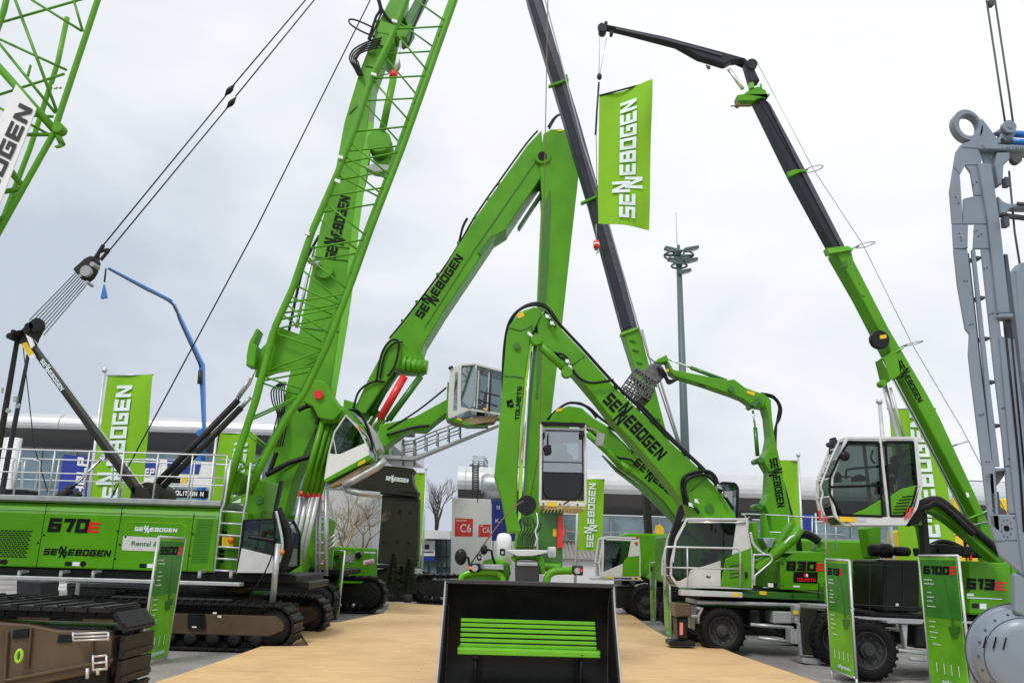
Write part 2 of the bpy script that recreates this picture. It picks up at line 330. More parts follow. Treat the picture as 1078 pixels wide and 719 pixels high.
# ---------------------------------------------------------------- lettering
def _g(w, *st): return (w, st)
t_ = .21; h_ = t_ / 2
def _mk():
    W = .86; l, r, b, T, m = h_, W - h_, h_, 1 - h_, .5
    C = {}
    C['S'] = _g(W, [(W, T), (l, T), (l, m), (r, m), (r, b), (0, b)])
    C['E'] = _g(W, [(W, T), (l, T), (l, b), (W, b)], [(t_, m), (W * .92, m)])
    C['B'] = _g(W, [(l, m), (l, T), (r - .03, T), (r - .03, m), (r, m), (r, b), (l, b), (l, m)], [(t_, m), (r - h_, m)])
    C['O'] = _g(W, [(W / 2, T), (l, T), (l, b), (r, b), (r, T), (W / 2, T)]); C['0'] = C['O']; C['D'] = C['O']
    C['G'] = _g(W, [(W, T), (l, T), (l, b), (r, b), (r, m), (W * .45, m)])
    C['N'] = _g(W, [(l, 0), (l, 1)], [(r, 0), (r, 1)], ('p', (0, 1), (t_ * 1.15, 1), (W, 0), (W - t_ * 1.15, 0)))
    C['T'] = _g(W * .92, [(0, T), (W * .92, T)], [(W * .46, 0), (W * .46, 1 - t_)])
    C['L'] = _g(W * .85, [(l, 1), (l, b), (W * .85, b)])
    C['M'] = _g(1.05, [(l, 0), (l, 1)], [(1.05 - h_, 0), (1.05 - h_, 1)], ('p', (0, 1), (.25, 1), (.62, .2), (.43, .2)), ('p', (1.05, 1), (.8, 1), (.43, .2), (.62, .2)))
    C['I'] = _g(t_, [(h_, 0), (h_, 1)]); C['1'] = _g(.45, [(.0, T), (.34, T), (.34, 0)])
    C['R'] = _g(W, [(l, 0), (l, T), (r, T), (r, m), (t_, m)], ('p', (.42, .4), (.66, .4), (W, 0), (W - .26, 0)))
    C['K'] = _g(W, [(l, 0), (l, 1)], ('p', (t_, .42), (t_, .66), (W - .24, 1), (W, 1)), ('p', (.30, .55), (.48, .66), (W, 0), (W - .25, 0)))
    C['C'] = _g(W, [(W, T), (l, T), (l, b), (W, b)]); C['U'] = _g(W, [(l, 1), (l, b), (r, b), (r, 1)])
    C['A'] = _g(W, [(l, 0), (l, T), (r, T), (r, 0)], [(t_, .42), (W - t_, .42)]); C['H'] = _g(W, [(l, 0), (l, 1)], [(r, 0), (r, 1)], [(t_, m), (W - t_, m)])
    C['6'] = _g(W, [(W, T), (l, T), (l, b), (r, b), (r, m), (t_, m)]); C['7'] = _g(W * .95, [(0, T), (W * .8, T), (W * .55, 0)])
    C['8'] = _g(W, [(l, m), (l, T), (r, T), (r, b), (l, b), (l, m)], [(t_, m), (W - t_, m)]); C['3'] = _g(W, [(0, T), (r, T), (r, b), (0, b)], [(.1, m), (W - t_, m)])
    C['5'] = C['S']; C['2'] = _g(W, [(0, T), (r, T), (r, m), (l, m), (l, b), (W, b)]); C['9'] = _g(W, [(r, m), (l, m), (l, T), (r, T), (r, b), (0, b)])
    C['P'] = _g(W, [(l, 0), (l, T), (r, T), (r, m), (t_, m)]); C['V'] = _g(W, ('p', (0, 1), (.24, 1), (W / 2 + .1, 0), (W / 2 - .1, 0)), ('p', (W, 1), (W - .24, 1), (W / 2 - .1, 0), (W / 2 + .1, 0)))
    n1 = lambda dx, dy: [[(dx + h_, dy), (dx + h_, dy + 1.12)], [(dx + .9 - h_, dy), (dx + .9 - h_, dy + 1.12)], ('p', (dx, dy + 1.12), (dx + .25, dy + 1.12), (dx + .9, dy), (dx + .65, dy))]
    C['~'] = (1.25, n1(.0, .34) + n1(.35, -.46))
    C[' '] = (.4, []); C['-'] = _g(.5, [(.05, m), (.45, m)]); C['.'] = _g(.2, [(.0, b), (.2, b)])
    return C
GL = _mk()
def strip(pts, t):
    n = len(pts); closed = pts[0] == pts[-1]; out = []
    P = [Vector((x, y)) for x, y in pts]
    for i in range(n):
        if closed: a = P[i - 1] if i else P[-2]; c = P[i + 1] if i < n - 1 else P[1]
        else: a = P[i - 1] if i else None; c = P[i + 1] if i < n - 1 else None
        b = P[i]
        d1 = (b - a).normalized() if a is not None else None; d2 = (c - b).normalized() if c is not None else None
        if d1 is None: d1 = d2
        if d2 is None: d2 = d1
        n1 = Vector((-d1.y, d1.x)); n2 = Vector((-d2.y, d2.x)); mm = n1 + n2
        mm = mm / max(mm.dot(n1), .3) if mm.length > 1e-6 else n1
        out.append((b + mm * t / 2, b - mm * t / 2))
    return [[out[i][0], out[i + 1][0], out[i + 1][1], out[i][1]] for i in range(n - 1)]
def btext(mb, pl, s, BL, BR, TL, v=-.008, gap=.17):
    th = .29 if s[:3].isdigit() else .235
    tot = sum(GL[c][0] for c in s) + gap * (len(s) - 1); x = 0; k = 0
    ex = (Vector(BR) - Vector(BL)) / tot; ey = Vector(TL) - Vector(BL)
    for c in s:
        w, st = GL[c]
        for q in st:
            quads = [[Vector(p) for p in q[1:]]] if q[0] == 'p' else strip(q, th)
            for Q in quads:
                k += 1; ps = [Vector(BL) + ex * (x + p.x) + ey * p.y for p in Q]
                mb.sheet(pl, [(p.x, p.y) for p in ps], v - .0004 * (k % 12))
        x += w + gap
LOGO = 'SE~EBOGEN'
_fc = {}
def ftext(mb, pl, s, BL, BR, TL, v=-.008):
    """plain sans lettering mapped onto the parallelogram BL-BR-TL (TL = cap height)"""
    if s not in _fc:
        c = bpy.data.curves.new('t', 'FONT'); c.body = s; c.resolution_u = 3; c.offset = .012; o = bpy.data.objects.new('t', c); COL.objects.link(o)
        bpy.context.view_layer.update(); me = bpy.data.meshes.new_from_object(o.evaluated_get(bpy.context.evaluated_depsgraph_get()))
        vs = [v_.co.copy() for v_ in me.vertices]; fs = [list(p.vertices) for p in me.polygons]
        bpy.data.objects.remove(o); bpy.data.curves.remove(c); bpy.data.meshes.remove(me); _fc[s] = (vs, fs)
    vs, fs = _fc[s]; x0 = min(p.x for p in vs); x1 = max(p.x for p in vs)
    ex = (Vector(BR) - Vector(BL)) / (x1 - x0); ey = (Vector(TL) - Vector(BL)) / .69
    W_ = []
    for p in vs:
        q = Vector(BL) + ex * (p.x - x0) + ey * p.y; W_.append(pl.pt(q.x, q.y, v))
    i = len(mb.v); mb.v += W_
    for f in fs: mb.f.append(tuple(i + a for a in f)); mb.sm.append(False)
def lettering(root, pl, s, BL, BR, TL, mt='letter_black', v=-.008, font='b', name='lettering'):
    mb = MB(); (btext if font == 'b' else ftext)(mb, pl, s, BL, BR, TL, v); return mb.build(name, mt, root)
def along(a, b, h):
    """baseline a->b, height h px to the left-hand (up) side; returns BL, BR, TL"""
    dx, dy = b[0] - a[0], b[1] - a[1]; l = math.hypot(dx, dy); return a, b, (a[0] + dy / l * h, a[1] - dx / l * h)

# ---------------------------------------------------------------- shared builders
def poly(root, name, mt, pl, pts, v0, v1, bev=.012, label=None, seg=1):
    mb = MB(); mb.prism(pl, pts, v0, v1); return mb.build(name, mt, root, bev=bev, label=label, seg=seg)
def railing(mb, P, h, r=.02, mids=(.5,), posts=True):
    P = [Vector(p) for p in P]; U = Vector((0, 0, h))
    mb.tube([p + U for p in P], r, 6)
    for m_ in mids: mb.tube([p + U * m_ for p in P], r * .8, 6)
    if posts:
        for p in P: mb.tube([p, p + U], r, 6)
def wheel(root, c, n, R, w, rim='dark_grey', lugs=22, hubr=.5):
    """c outer-face centre, n axis away from the camera"""
    c = Vector(c); n = Vector(n); t = MB()
    t.lathe(c, n, [(R * .60, .02), (R * .66, -.01), (R * .82, -.015), (R * .93, .015), (R * .975, .06), (R * .975, w - .06), (R * .93, w - .01), (R * .6, w)], 40, caps=False)
    up = Vector((0, 0, 1)); d = n.cross(up)
    for i in range(lugs):
        q = 2 * math.pi * i / lugs; rd = d * math.cos(q) + up * math.sin(q); tg = -d * math.sin(q) + up * math.cos(q)
        for v0, sh in ((w * .24, 0), (w * .76, .5)):
            q2 = q + sh * 2 * math.pi / lugs; rd2 = d * math.cos(q2) + up * math.sin(q2); tg2 = -d * math.sin(q2) + up * math.cos(q2)
            t.obox(c + n * v0 + rd2 * R * .965, rd2 * R * .028, tg2 * R * .055, n * w * .24)
    o = t.build('wheel', 'rubber', root)
    m = MB(); m.lathe(c, n, [(R * .61, w * .8), (R * .61, .01), (R * .57, .015), (R * .53, .10), (R * .34, .14), (R * .27, .13), (R * .25, .05), (R * .17, .04), (R * .16, .0), (R * .02, -.0)], 32, smooth=False)
    for i in range(10):
        q = 2 * math.pi * i / 10; p = c + n * .10 + (d * math.cos(q) + up * math.sin(q)) * R * .40; m.cyl(p, p - n * .04, R * .035, 6)
    m.build('rim', rim, o)
    return o
def track(root, org, a, Ln, Wd, H, pitch=.2, frame='brown_steel', R=None, shoe_t=.045, cleat=.035, side=1, base=0.0, lugs=True):
    """crawler track: org = ground point under the near face's left end; runs along direction a"""
    d = Vector((math.cos(a), math.sin(a), 0)); n = Vector((-math.sin(a), math.cos(a), 0)); o = Vector((org[0], org[1], base)); up = Vector((0, 0, 1))
    R = R or H / 2; Ri = R - shoe_t - cleat
    Hs = H - 2 * R
    path = []
    per = 2 * (Ln - 2 * R) + 2 * math.pi * Ri + 2 * Hs; N = int(per / pitch)
    def at(s):
        L1 = Ln - 2 * R; A = math.pi / 2 * Ri
        segs = [('l', L1, (R, cl), (1, 0)), ('a', A, (Ln - R, R), -90), ('l', Hs, (Ln - R + Ri, R), (0, 1)), ('a', A, (Ln - R, R + Hs), 0), ('l', L1, (Ln - R, H - cl), (-1, 0)), ('a', A, (R, R + Hs), 90), ('l', Hs, (R - Ri, R + Hs), (0, -1)), ('a', A, (R, R), 180)]
        for sg in segs:
            if s <= sg[1]:
                if sg[0] == 'l': p = (sg[2][0] + sg[3][0] * s, sg[2][1] + sg[3][1] * s); return p, sg[3]
                q = math.radians(sg[3]) + s / Ri; return (sg[2][0] + math.cos(q) * Ri, sg[2][1] + math.sin(q) * Ri), (-math.sin(q), math.cos(q))
            s -= sg[1]
        return (R, cl), (1, 0)
    cl = R - Ri
    b = MB(); li = MB(); l2 = MB()
    for i in range(N):
        (x, z), (tx, tz) = at(i * per / N); t = d * tx + up * tz; nr = d * tz - up * tx  # outward
        sag = 0
        p = o + d * x + up * z + n * (Wd / 2)
        b.obox(p + nr * shoe_t / 2, t * pitch * .47, n * Wd / 2, nr * shoe_t / 2)
        b.obox(p + nr * (shoe_t + cleat / 2) - t * pitch * .25, t * pitch * .10, n * Wd / 2 * .98, nr * cleat / 2)
        li.obox(p - nr * .05 + n * (-Wd * .18), t * pitch * .46, n * .03, nr * .045)
        l2.obox(p - nr * .05 + n * (Wd * .18), t * pitch * .46, n * .03, nr * .045)
    tb = b.build('track_belt', 'track_black', root); li.build('chain_link', 'track_black', tb); l2.build('chain_link', 'track_black', tb)
    f = MB(); e = Ri * .62
    c2 = cl + .10; prof = [(R * 1.1, c2 + .12), (Ln - R * 1.1, c2 + .12), (Ln - R * .52, R * .9), (Ln - R * .52, H - R * .8), (Ln - R * .9, H - c2 - .07), (R * .9, H - c2 - .07), (R * .52, H - R * .8), (R * .52, R * .9)]
    i0 = [o + d * x + up * z + n * (Wd * .10) for x, z in prof]; f.ext(i0, n * Wd * .8)
    fr = f.build('track_frame', frame, root, bev=.02)
    w = MB()
    for i in range(int((Ln - 2 * R) / .42) + 1):
        x = R + .1 + i * .42; w.lathe(o + d * x + up * (cl + .15) + n * Wd * .10, n, [(.02, -.01), (.09, -.01), (.13, .02), (.13, Wd * .8), (.02, Wd * .81)], 16)
    w.build('roller', 'track_black', root)
    s = MB()
    for x in (R, Ln - R):
        s.lathe(o + d * x + up * (R + Hs / 2) + n * Wd * .16, n, [(.02, -.0), (Ri * .80, .0), (Ri * .88, .03), (Ri * .88, Wd * .7), (.02, Wd * .7)], 28)
    s.build('idler', 'track_black', root)
    return tb, fr
def inset(P, k):
    cx = sum(p[0] for p in P) / len(P); cy = sum(p[1] for p in P) / len(P); return [(cx + (x - cx) * k, cy + (y - cy) * k) for x, y in P]
def cab(root, pl, out, v0, v1, fw=2.6, panels=(), frame='cab_silver', gl='cab_glass', seat=None, extra=(), both=True, k=.975, roof=None):
    """operator cab traced as a side outline; panels = (name, material, polygon)"""
    c = MB(True); n = len(out)
    for i in range(n):
        a, b_ = out[i], out[(i + 1) % n]
        for (u0, u1) in ((v0, v0 + .07), (v1 - .07, v1)): c.bar(pl, a, b_, fw, u0, u1)
        r_ = fw * pl.Y / F * .32; c.tube([pl.pt(*a, v0 + .01), pl.pt(*a) + pl.n * (v1 - .01)], r_, 8)
    for a, b_, w in extra: c.bar(pl, a, b_, w, v0 - .006, v0 + .06); c.bar(pl, a, b_, w, v1 - .06, v1 + .006)
    cb = c.build('cab_frame', frame, root, bev=.008)
    g = MB(True); g.prism(pl, inset(out, k), v0 + .035, v1 - .035); g.build('window', gl, cb)
    for nm, mt, P in panels:
        m = MB(True); m.prism(pl, P, v0 - .012, v0 + .03)
        if both: m.prism(pl, P, v1 - .03, v1 + .012)
        m.build(nm, mt, cb, bev=.006)
    if roof:
        m = MB(True); m.prism(pl, roof, v0 + .01, v1 - .01); m.build('cab_roof', frame, cb, bev=.01)
    if seat:
        sx, sy, s = seat; vm = (v0 + v1) / 2; m = MB(True)
        m.prism(pl, [(sx - 7 * s, sy), (sx + 6 * s, sy - 1 * s), (sx + 6 * s, sy + 4 * s), (sx - 7 * s, sy + 4 * s)], vm - .25, vm + .25)
        m.prism(pl, [(sx + 3 * s, sy), (sx + 7 * s, sy), (sx + 10 * s, sy - 17 * s), (sx + 7 * s, sy - 18 * s), (sx + 5 * s, sy - 14 * s)], vm - .24, vm + .24)
        m.prism(pl, [(sx + 8 * s, sy - 19 * s), (sx + 11 * s, sy - 19 * s), (sx + 12 * s, sy - 24 * s), (sx + 9 * s, sy - 25 * s)], vm - .12, vm + .12)
        m.prism(pl, [(sx - 4 * s, sy + 4 * s), (sx + 5 * s, sy + 4 * s), (sx + 6 * s, sy + 12 * s), (sx - 5 * s, sy + 12 * s)], vm - .2, vm + .2)
        m.prism(pl, [(sx - 10 * s, sy - 6 * s), (sx + 2 * s, sy - 5 * s), (sx + 2 * s, sy - 2 * s), (sx - 8 * s, sy - 2 * s)], vm - .36, vm - .26)
        m.ptube(pl, [(sx - 9 * s, sy - 3 * s), (sx - 10 * s, sy - 9 * s)], .012, vm - .3); m.build('seat', 'seat_cloth', cb, bev=.02)
    return cb
def sign(TL, TR, BR, BL, pl, label, title, red, legs=(0, 0), thick=.05, grp='info boards on thin aluminium frames'):
    A = pl.pt(*BL); B = pl.pt(*BR); base = Vector(((A.x + B.x) / 2, (A.y + B.y) / 2, 0)); r = thing('info_board', base, label, 'sign', grp)
    q = lambda u, v: (TL[0] * (1 - u) * (1 - v) + TR[0] * u * (1 - v) + BR[0] * u * v + BL[0] * (1 - u) * v, TL[1] * (1 - u) * (1 - v) + TR[1] * u * (1 - v) + BR[1] * u * v + BL[1] * (1 - u) * v)
    f = MB()
    for a, b_ in (((0, 0), (1, 0)), ((1, 0), (1, 1)), ((0, 1), (1, 1)), ((0, 0), (0, 1))):
        f.tube([pl.pt(*q(*a), .02), pl.pt(*q(*b_), .02)], .024, 4)
    for u in (0, 1):
        p = pl.pt(*q(u, 1), .02); f.tube([p, Vector((p.x, p.y, 0))], .022, 4); f.box((p.x, p.y, .006), (.30, .06, .012), pl.a + math.pi / 2)
    f.build('frame', 'silver', r)
    p = MB(); p.prism(pl, [q(.03, .01), q(.97, .01), q(.97, .99), q(.03, .99)], .005, .03); pn = p.build('panel', 'board_print', r)
    x = MB(); x.sheet(pl, [q(.05, .03), q(.95, .03), q(.95, .46), q(.05, .46)], -.001); x.build('dark_field', 'board_dark', pn)
    W0 = .80 if len(title) > 3 else .58
    lettering(pn, pl, title, q(.10, .135), q(.10 + W0 * .80, .135), q(.13, .075), 'letter_black', -.005, name='lettering')
    lettering(pn, pl, red, q(.12 + W0 * .80, .135), q(.12 + W0, .135), q(.15 + W0 * .8, .075), 'red', -.005, name='lettering')
    w = MB()
    for i, (yy, x0, x1) in enumerate([(.175, .1, .34), (.205, .1, .36), (.27, .16, .3), (.305, .14, .34), (.335, .13, .30), (.375, .12, .34), (.49, .12, .32), (.53, .12, .28), (.57, .12, .36), (.61, .13, .30), (.66, .16, .40)]):
        for j in range(int((x1 - x0) / .035)):
            a = x0 + j * .035; w.sheet(pl, [q(a, yy), q(a + .024, yy), q(a + .026, yy + .009), q(a + .002, yy + .009)], -.005)
    for i in range(4):
        a = .2 + i * .18; w.sheet(pl, [q(a, .80), q(a + .02, .80), q(a + .02, .88), q(a, .88)], -.005)
    w.build('small_print', 'letter_white', pn)
    m = MB(); m.sheet(pl, [q(.60, .16), q(.63, .16), q(.74, .50), q(.69, .51)], -.005); m.sheet(pl, [q(.58, .52), q(.86, .50), q(.88, .55), q(.62, .57)], -.006); m.sheet(pl, [q(.62, .575), q(.80, .56), q(.80, .59), q(.66, .60)], -.007); m.build('machine_picture', 'green_deep', pn)
    lettering(pn, pl, LOGO, q(.30, .955), q(.82, .955), q(.31, .93), 'letter_white', -.005, name='lettering')
    return r
mat('board_print', (.15, .46, .02), .35, var=.35, scale=1.2)
mat('board_dark', (.035, .20, .02), .35, var=.25, scale=2)
# ================================================================ GROUND
g = MB(); g.face([(-600, -60, 0), (600, -60, 0), (600, 900, 0), (-600, 900, 0)]); struct(g.build('ground', 'gravel'))
dz = .15
dk = [G(*p, dz) for p in [(160, 719), (230, 696), (275, 680), (325, 679.5), (311, 657), (352, 655.5), (404, 645), (412, 634), (470, 637), (560, 638), (664, 646), (684, 660), (708, 674), (747, 677), (783, 691), (866, 719)]]
dk += [Vector((6.6, 8.0, dz)), Vector((5.5, 3.5, dz)), Vector((-4.5, 3.5, dz)), Vector((-6.2, 8.6, dz))]
g = MB(); g.ext(dk, (0, 0, -.145)); struct(g.build('wooden_deck', 'deck_wood'))
# ramp wedge at the deck's left step
g = MB(); a = G(311, 661, dz); b = G(325, 679.5, dz); c = G(302, 680, .01); g.ext([a + Vector((-.02, 0, -.01)), b + Vector((-.02, 0, -.01)), Vector((c.x, c.y, .01))], (0, 0, -.006)); g.build('deck_ramp', 'wood_under')['kind'] = 'structure'

# ================================================================ HALLS
def hall(name, label, x0, x1, Y, zt, zr, zw, cant, bay):
    """x0,x1 px limits; zt roof top, zr underside of the roof roll, zw glass bottom"""
    X0 = (x0 - 539) / F * Y; X1 = (x1 - 539) / F * Y; r = thing(name, ((X0 + X1) / 2, Y + 10, 0), label, 'building')
    w = MB(); w.box(((X0 + X1) / 2, Y + 10, (zr) / 2 - .02), (X1 - X0, 18, zr - .04)); w.build('wall', 'render_wall', r)
    R0 = (zt - zr) * .42; yf_ = Y - cant; prof = []
    for i in range(9):
        q = math.pi / 2 + math.pi * .62 * i / 8; prof.append((yf_ + R0 * 1.2 + math.cos(q) * R0 * 1.2, zt - R0 + math.sin(q) * R0))
    lip = prof[-1]
    m = MB(); m.grid([[(X, y, z) for y, z in [(Y + 20, zt + .5), (Y + 3, zt + .25)] + prof + [(lip[0] + .15, lip[1] - .02), (Y + 20, zt - .3)]] for X in (X0 - .6, X1 + .6)], smooth=False); ro = m.build('roof', 'cladding', r)
    m = MB(); m.grid([[(X, y, z) for y, z in [(lip[0] + .06, lip[1] + .0), (lip[0] + .9, zr + (lip[1] - zr) * .35), (Y + .2, zr), (Y + .2, zr + .4), (Y + 3, lip[1] + .1), (lip[0] + .3, lip[1] + .1)]] for X in (X0 - .55, X1 + .55)], smooth=False); m.build('soffit', 'shaded_soffit', ro)
    s = MB(); n = int((X1 - X0) / 4.2)
    for i in range(n + 1):
        X = X0 + i * (X1 - X0) / n
        s.grid([[(X + e_, y - .012, z + .012) for y, z in prof] for e_ in (-.03, .03)], closed=False, caps=False)
    s.build('cladding_seam', 'grey', ro)
    v = MB(); random.seed(3); X = X0
    while X < X1:
        wd = random.uniform(1.0, 3.0); hh = random.uniform(.12, .42); v.box((X + wd / 2, Y + 2 + random.random() * 3, zt + .25 + hh / 2), (wd, 1.6, hh)); X += wd + random.uniform(.5, 3.5)
    v.build('roof_vents', 'dark_grey', ro)
    g_ = MB(); nb = int((X1 - X0) / bay); g_.box(((X0 + X1) / 2, Y + .94, (zr + zw) / 2), (X1 - X0 - .1, .06, zr - zw - .05)); wi = g_.build('window', 'window_glass', r)
    f = MB()
    for i in range(nb + 1): f.box((X0 + i * (X1 - X0) / nb, Y + .86, (zr + zw) / 2), (.14, .12, zr - zw - .04))
    for z in (zw + .05, zw + (zr - zw) * .36, zr - .1): f.box(((X0 + X1) / 2, Y + .87, z), (X1 - X0, .10, .11))
    f.build('window_frame', 'white', wi)
    return r, X0, X1
h1, X0, X1 = hall('exhibition_hall', 'long silver exhibition hall with rolled metal eaves behind the black lattice crane on the left', -140, 405, 50, 8.75, 7.2, 3.4, 3.2, 1.9)
c = MB()
for px in (5, 19): X = (px - 539) / F * 46.5; c.cyl((X, 46.6, 0), (X, 46.6, 7.25), .38, 16)
c.build('column', 'white', h1)
h2, X0, X1 = hall('exhibition_hall', 'silver roofed exhibition hall with ribbed canopy and window band behind the right hand excavators', 497, 1100, 68, 8.35, 5.1, 3.0, 3.4, 3.6)
c = MB(); n = 150
for i in range(n): 
    X = X0 + (X1 - X0) * i / n; c.ext([(X, 63.6, 1.75), (X + (X1 - X0) / n * .62, 63.6, 1.75), (X + (X1 - X0) / n * .62, 68, 2.95), (X, 68, 2.95)], (0, 0, .09))
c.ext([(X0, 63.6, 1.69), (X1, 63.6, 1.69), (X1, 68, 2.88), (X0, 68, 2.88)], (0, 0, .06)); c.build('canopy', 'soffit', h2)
c = MB(); c.box(((X0 + X1) / 2, 66, .85), (X1 - X0, 4, 1.7)); c.build('wall', 'render_wall', h2)

# white stand wall behind the bare tree
p = Pl(41); r = thing('stand_wall', p.pt(370, 600), 'plain white partition wall behind the bare tree', 'wall')
m = MB(); m.prism(p, [(322, 512), (398, 515), (398, 618), (322, 618)], 0, 2); m.build('panel', 'render_wall', r)
m = MB(); m.bar(p, (322, 513), (398, 516), 2, -.05, 2.05); m.build('top_rail', 'zinc', r)
# glass pavilion by the pylon
p = Pl(47); B_ = p.pt(460, 605); r = thing('pavilion', (B_.x, 48, 0), 'low glazed pavilion with a small crest sign beside the dark pylon', 'building')
m = MB(); m.prism(p, [(441, 557), (480, 559), (480, 569), (441, 568)], -.6, 6); m.build('roof', 'white', r)
m = MB(); m.prism(p, [(442, 568), (480, 569), (480, 612), (442, 612)], .2, 5); m.build('window', 'window_glass', r)
m = MB()
for x in (442, 451, 460, 464, 470, 477): m.bar(p, (x, 568), (x, 612), 1.2, 0, .2)
m.bar(p, (460, 586), (480, 586), .8, 0, .18); m.bar(p, (460, 597), (480, 597), .8, 0, .18); m.build('window_frame', 'dark_grey', r)
m = MB(); m.prism(p, [(442, 569), (458, 569), (458, 585), (442, 585)], -.1, 0); s_ = m.build('sign_panel', 'white', r)
m = MB(); m.sheet(p, [(447, 573), (452, 573), (452, 578), (447, 578)], -.11); m.sheet(p, [(444, 580.5), (456, 580.5), (456, 581.6), (444, 581.6)], -.11); m.build('crest', 'dark_grey', s_)
m = MB(); m.prism(p, [(442, 586), (458, 586), (458, 590), (442, 590)], -.1, 0); m.build('sign_strip', 'blue', r)
# C6 hall boards
p = Pl(39)
def board(pts, name, label, catg, mt): 
    c0 = p.pt(sum(a for a, _ in pts) / 4, pts[2][1]); r = thing(name, (c0.x, c0.y, 0), label, catg); m = MB(); m.prism(p, pts, 0, .25); pn = m.build('panel', mt, r, bev=.02); return r, pn
r, pn = board([(476, 524), (502.5, 525), (502, 618), (474, 618)], 'hall_sign', 'tall white board with a red square reading C6 left of the loader boom', 'sign', 'white')
m = MB(); m.sheet(p, [(479, 545), (498, 546), (497.5, 564.5), (478.5, 564.5)], -.01); m.build('red_square', 'red', pn)
lettering(pn, p, 'C6', (484.5, 560), (496, 560), (484.5, 551.5), 'white', -.03, 'f'); lettering(pn, p, 'Halle Hall', (480.5, 548.8), (491, 548.8), (480.5, 546.6), 'white', -.03, 'f')
r, pn = board([(503.5, 525), (517, 525.5), (516.5, 618), (503, 618)], 'hall_sign', 'narrower white board with a smaller red C6 square beside the blue banner', 'sign', 'white')
m = MB(); m.sheet(p, [(503.8, 552), (516.5, 552), (516, 565), (503.5, 565)], -.01); m.build('red_square', 'red', pn)
lettering(pn, p, 'C6', (508, 560.5), (515.5, 560.5), (508, 555), 'white', -.03, 'f'); lettering(pn, p, 'Hall', (504.4, 554.3), (508.4, 554.3), (504.4, 552.6), 'white', -.03, 'f')
r, pn = board([(517.6, 526), (566, 527), (565.6, 570), (517.6, 569)], 'blue_banner', 'dark blue banner with white letters behind the loader boom', 'banner', 'blue')
lettering(pn, p, 'N', (523, 536), (526, 536), (523, 532), 'white', -.03, 'f'); lettering(pn, p, 'K', (521.5, 550), (526, 550), (521.5, 546), 'white', -.03, 'f')
p2_ = Pl(39.2); m = MB()
for x in (519, 564): m.bar(p2_, (x, 569), (x, 618), 1.5, 0, .1)
m.build('post', 'zinc', r)
# container carrying the tank and the stair tower
p = Pl(44); B_ = p.pt(530, 610)
r = thing('site_container', (B_.x, 45.5, 0), 'pale container behind the blue banner carrying a metal tank', 'container'); m = MB(); m.prism(p, [(486, 529), (572, 531), (572, 616), (486, 616)], 0, 3); m.build('body', 'render_wall', r)
m = MB()
for i in range(20): m.bar(p, (487 + i * 4.4, 531), (487 + i * 4.4, 614), 1.2, -.05, 0)
m.build('rib', 'render_wall', r)
p = Pl(45); r = thing('storage_tank', p.pt(513, 530), 'rounded zinc storage tank standing on the pale container', 'tank')
c0 = p.pt(507, 511); c1 = p.pt(536, 512); m = MB(); R_ = 12.5 * 45 / F
m.lathe(c0, c1 - c0, [(.05, 0), (R_ * .8, .0), (R_, .15), (R_, 1.5), (R_ * .8, 1.65), (.05, 1.66)], 28); m.build('shell', 'zinc', r)
m = MB(); m.box(p.pt(505, 526) , (.15, 1.2, .5)); m.box(p.pt(532, 527), (.15, 1.2, .5)); m.build('saddle', 'dark_grey', r)
r = thing('stair_tower', p.pt(501, 530), 'narrow caged access ladder tower with railed platform beside the tank', 'ladder')
m = MB()
for x in (497.6, 503.4): m.ptube(p, [(x, 488), (x, 530)], .04)
for i in range(22): m.ptube(p, [(497.6, 491 + i * 1.8), (503.4, 491 + i * 1.8)], .035)
m.build('ladder', 'dark_grey', r)
m = MB(); m.prism(p, [(497, 488.5), (514, 490.5), (514, 491.8), (497, 490)], 0, 1); m.build('platform', 'zinc', r)
m = MB(True)
for v in (0, 1.0):
    m.ptube(p, [(498, 480), (510, 480.5), (513.5, 486)], .03, v); m.ptube(p, [(498, 484.5), (513, 486)], .03, v)
    for x in (498, 504, 509.5): m.ptube(p, [(x, 480), (x, 490)], .03, v)
m.build('railing', 'zinc', r)

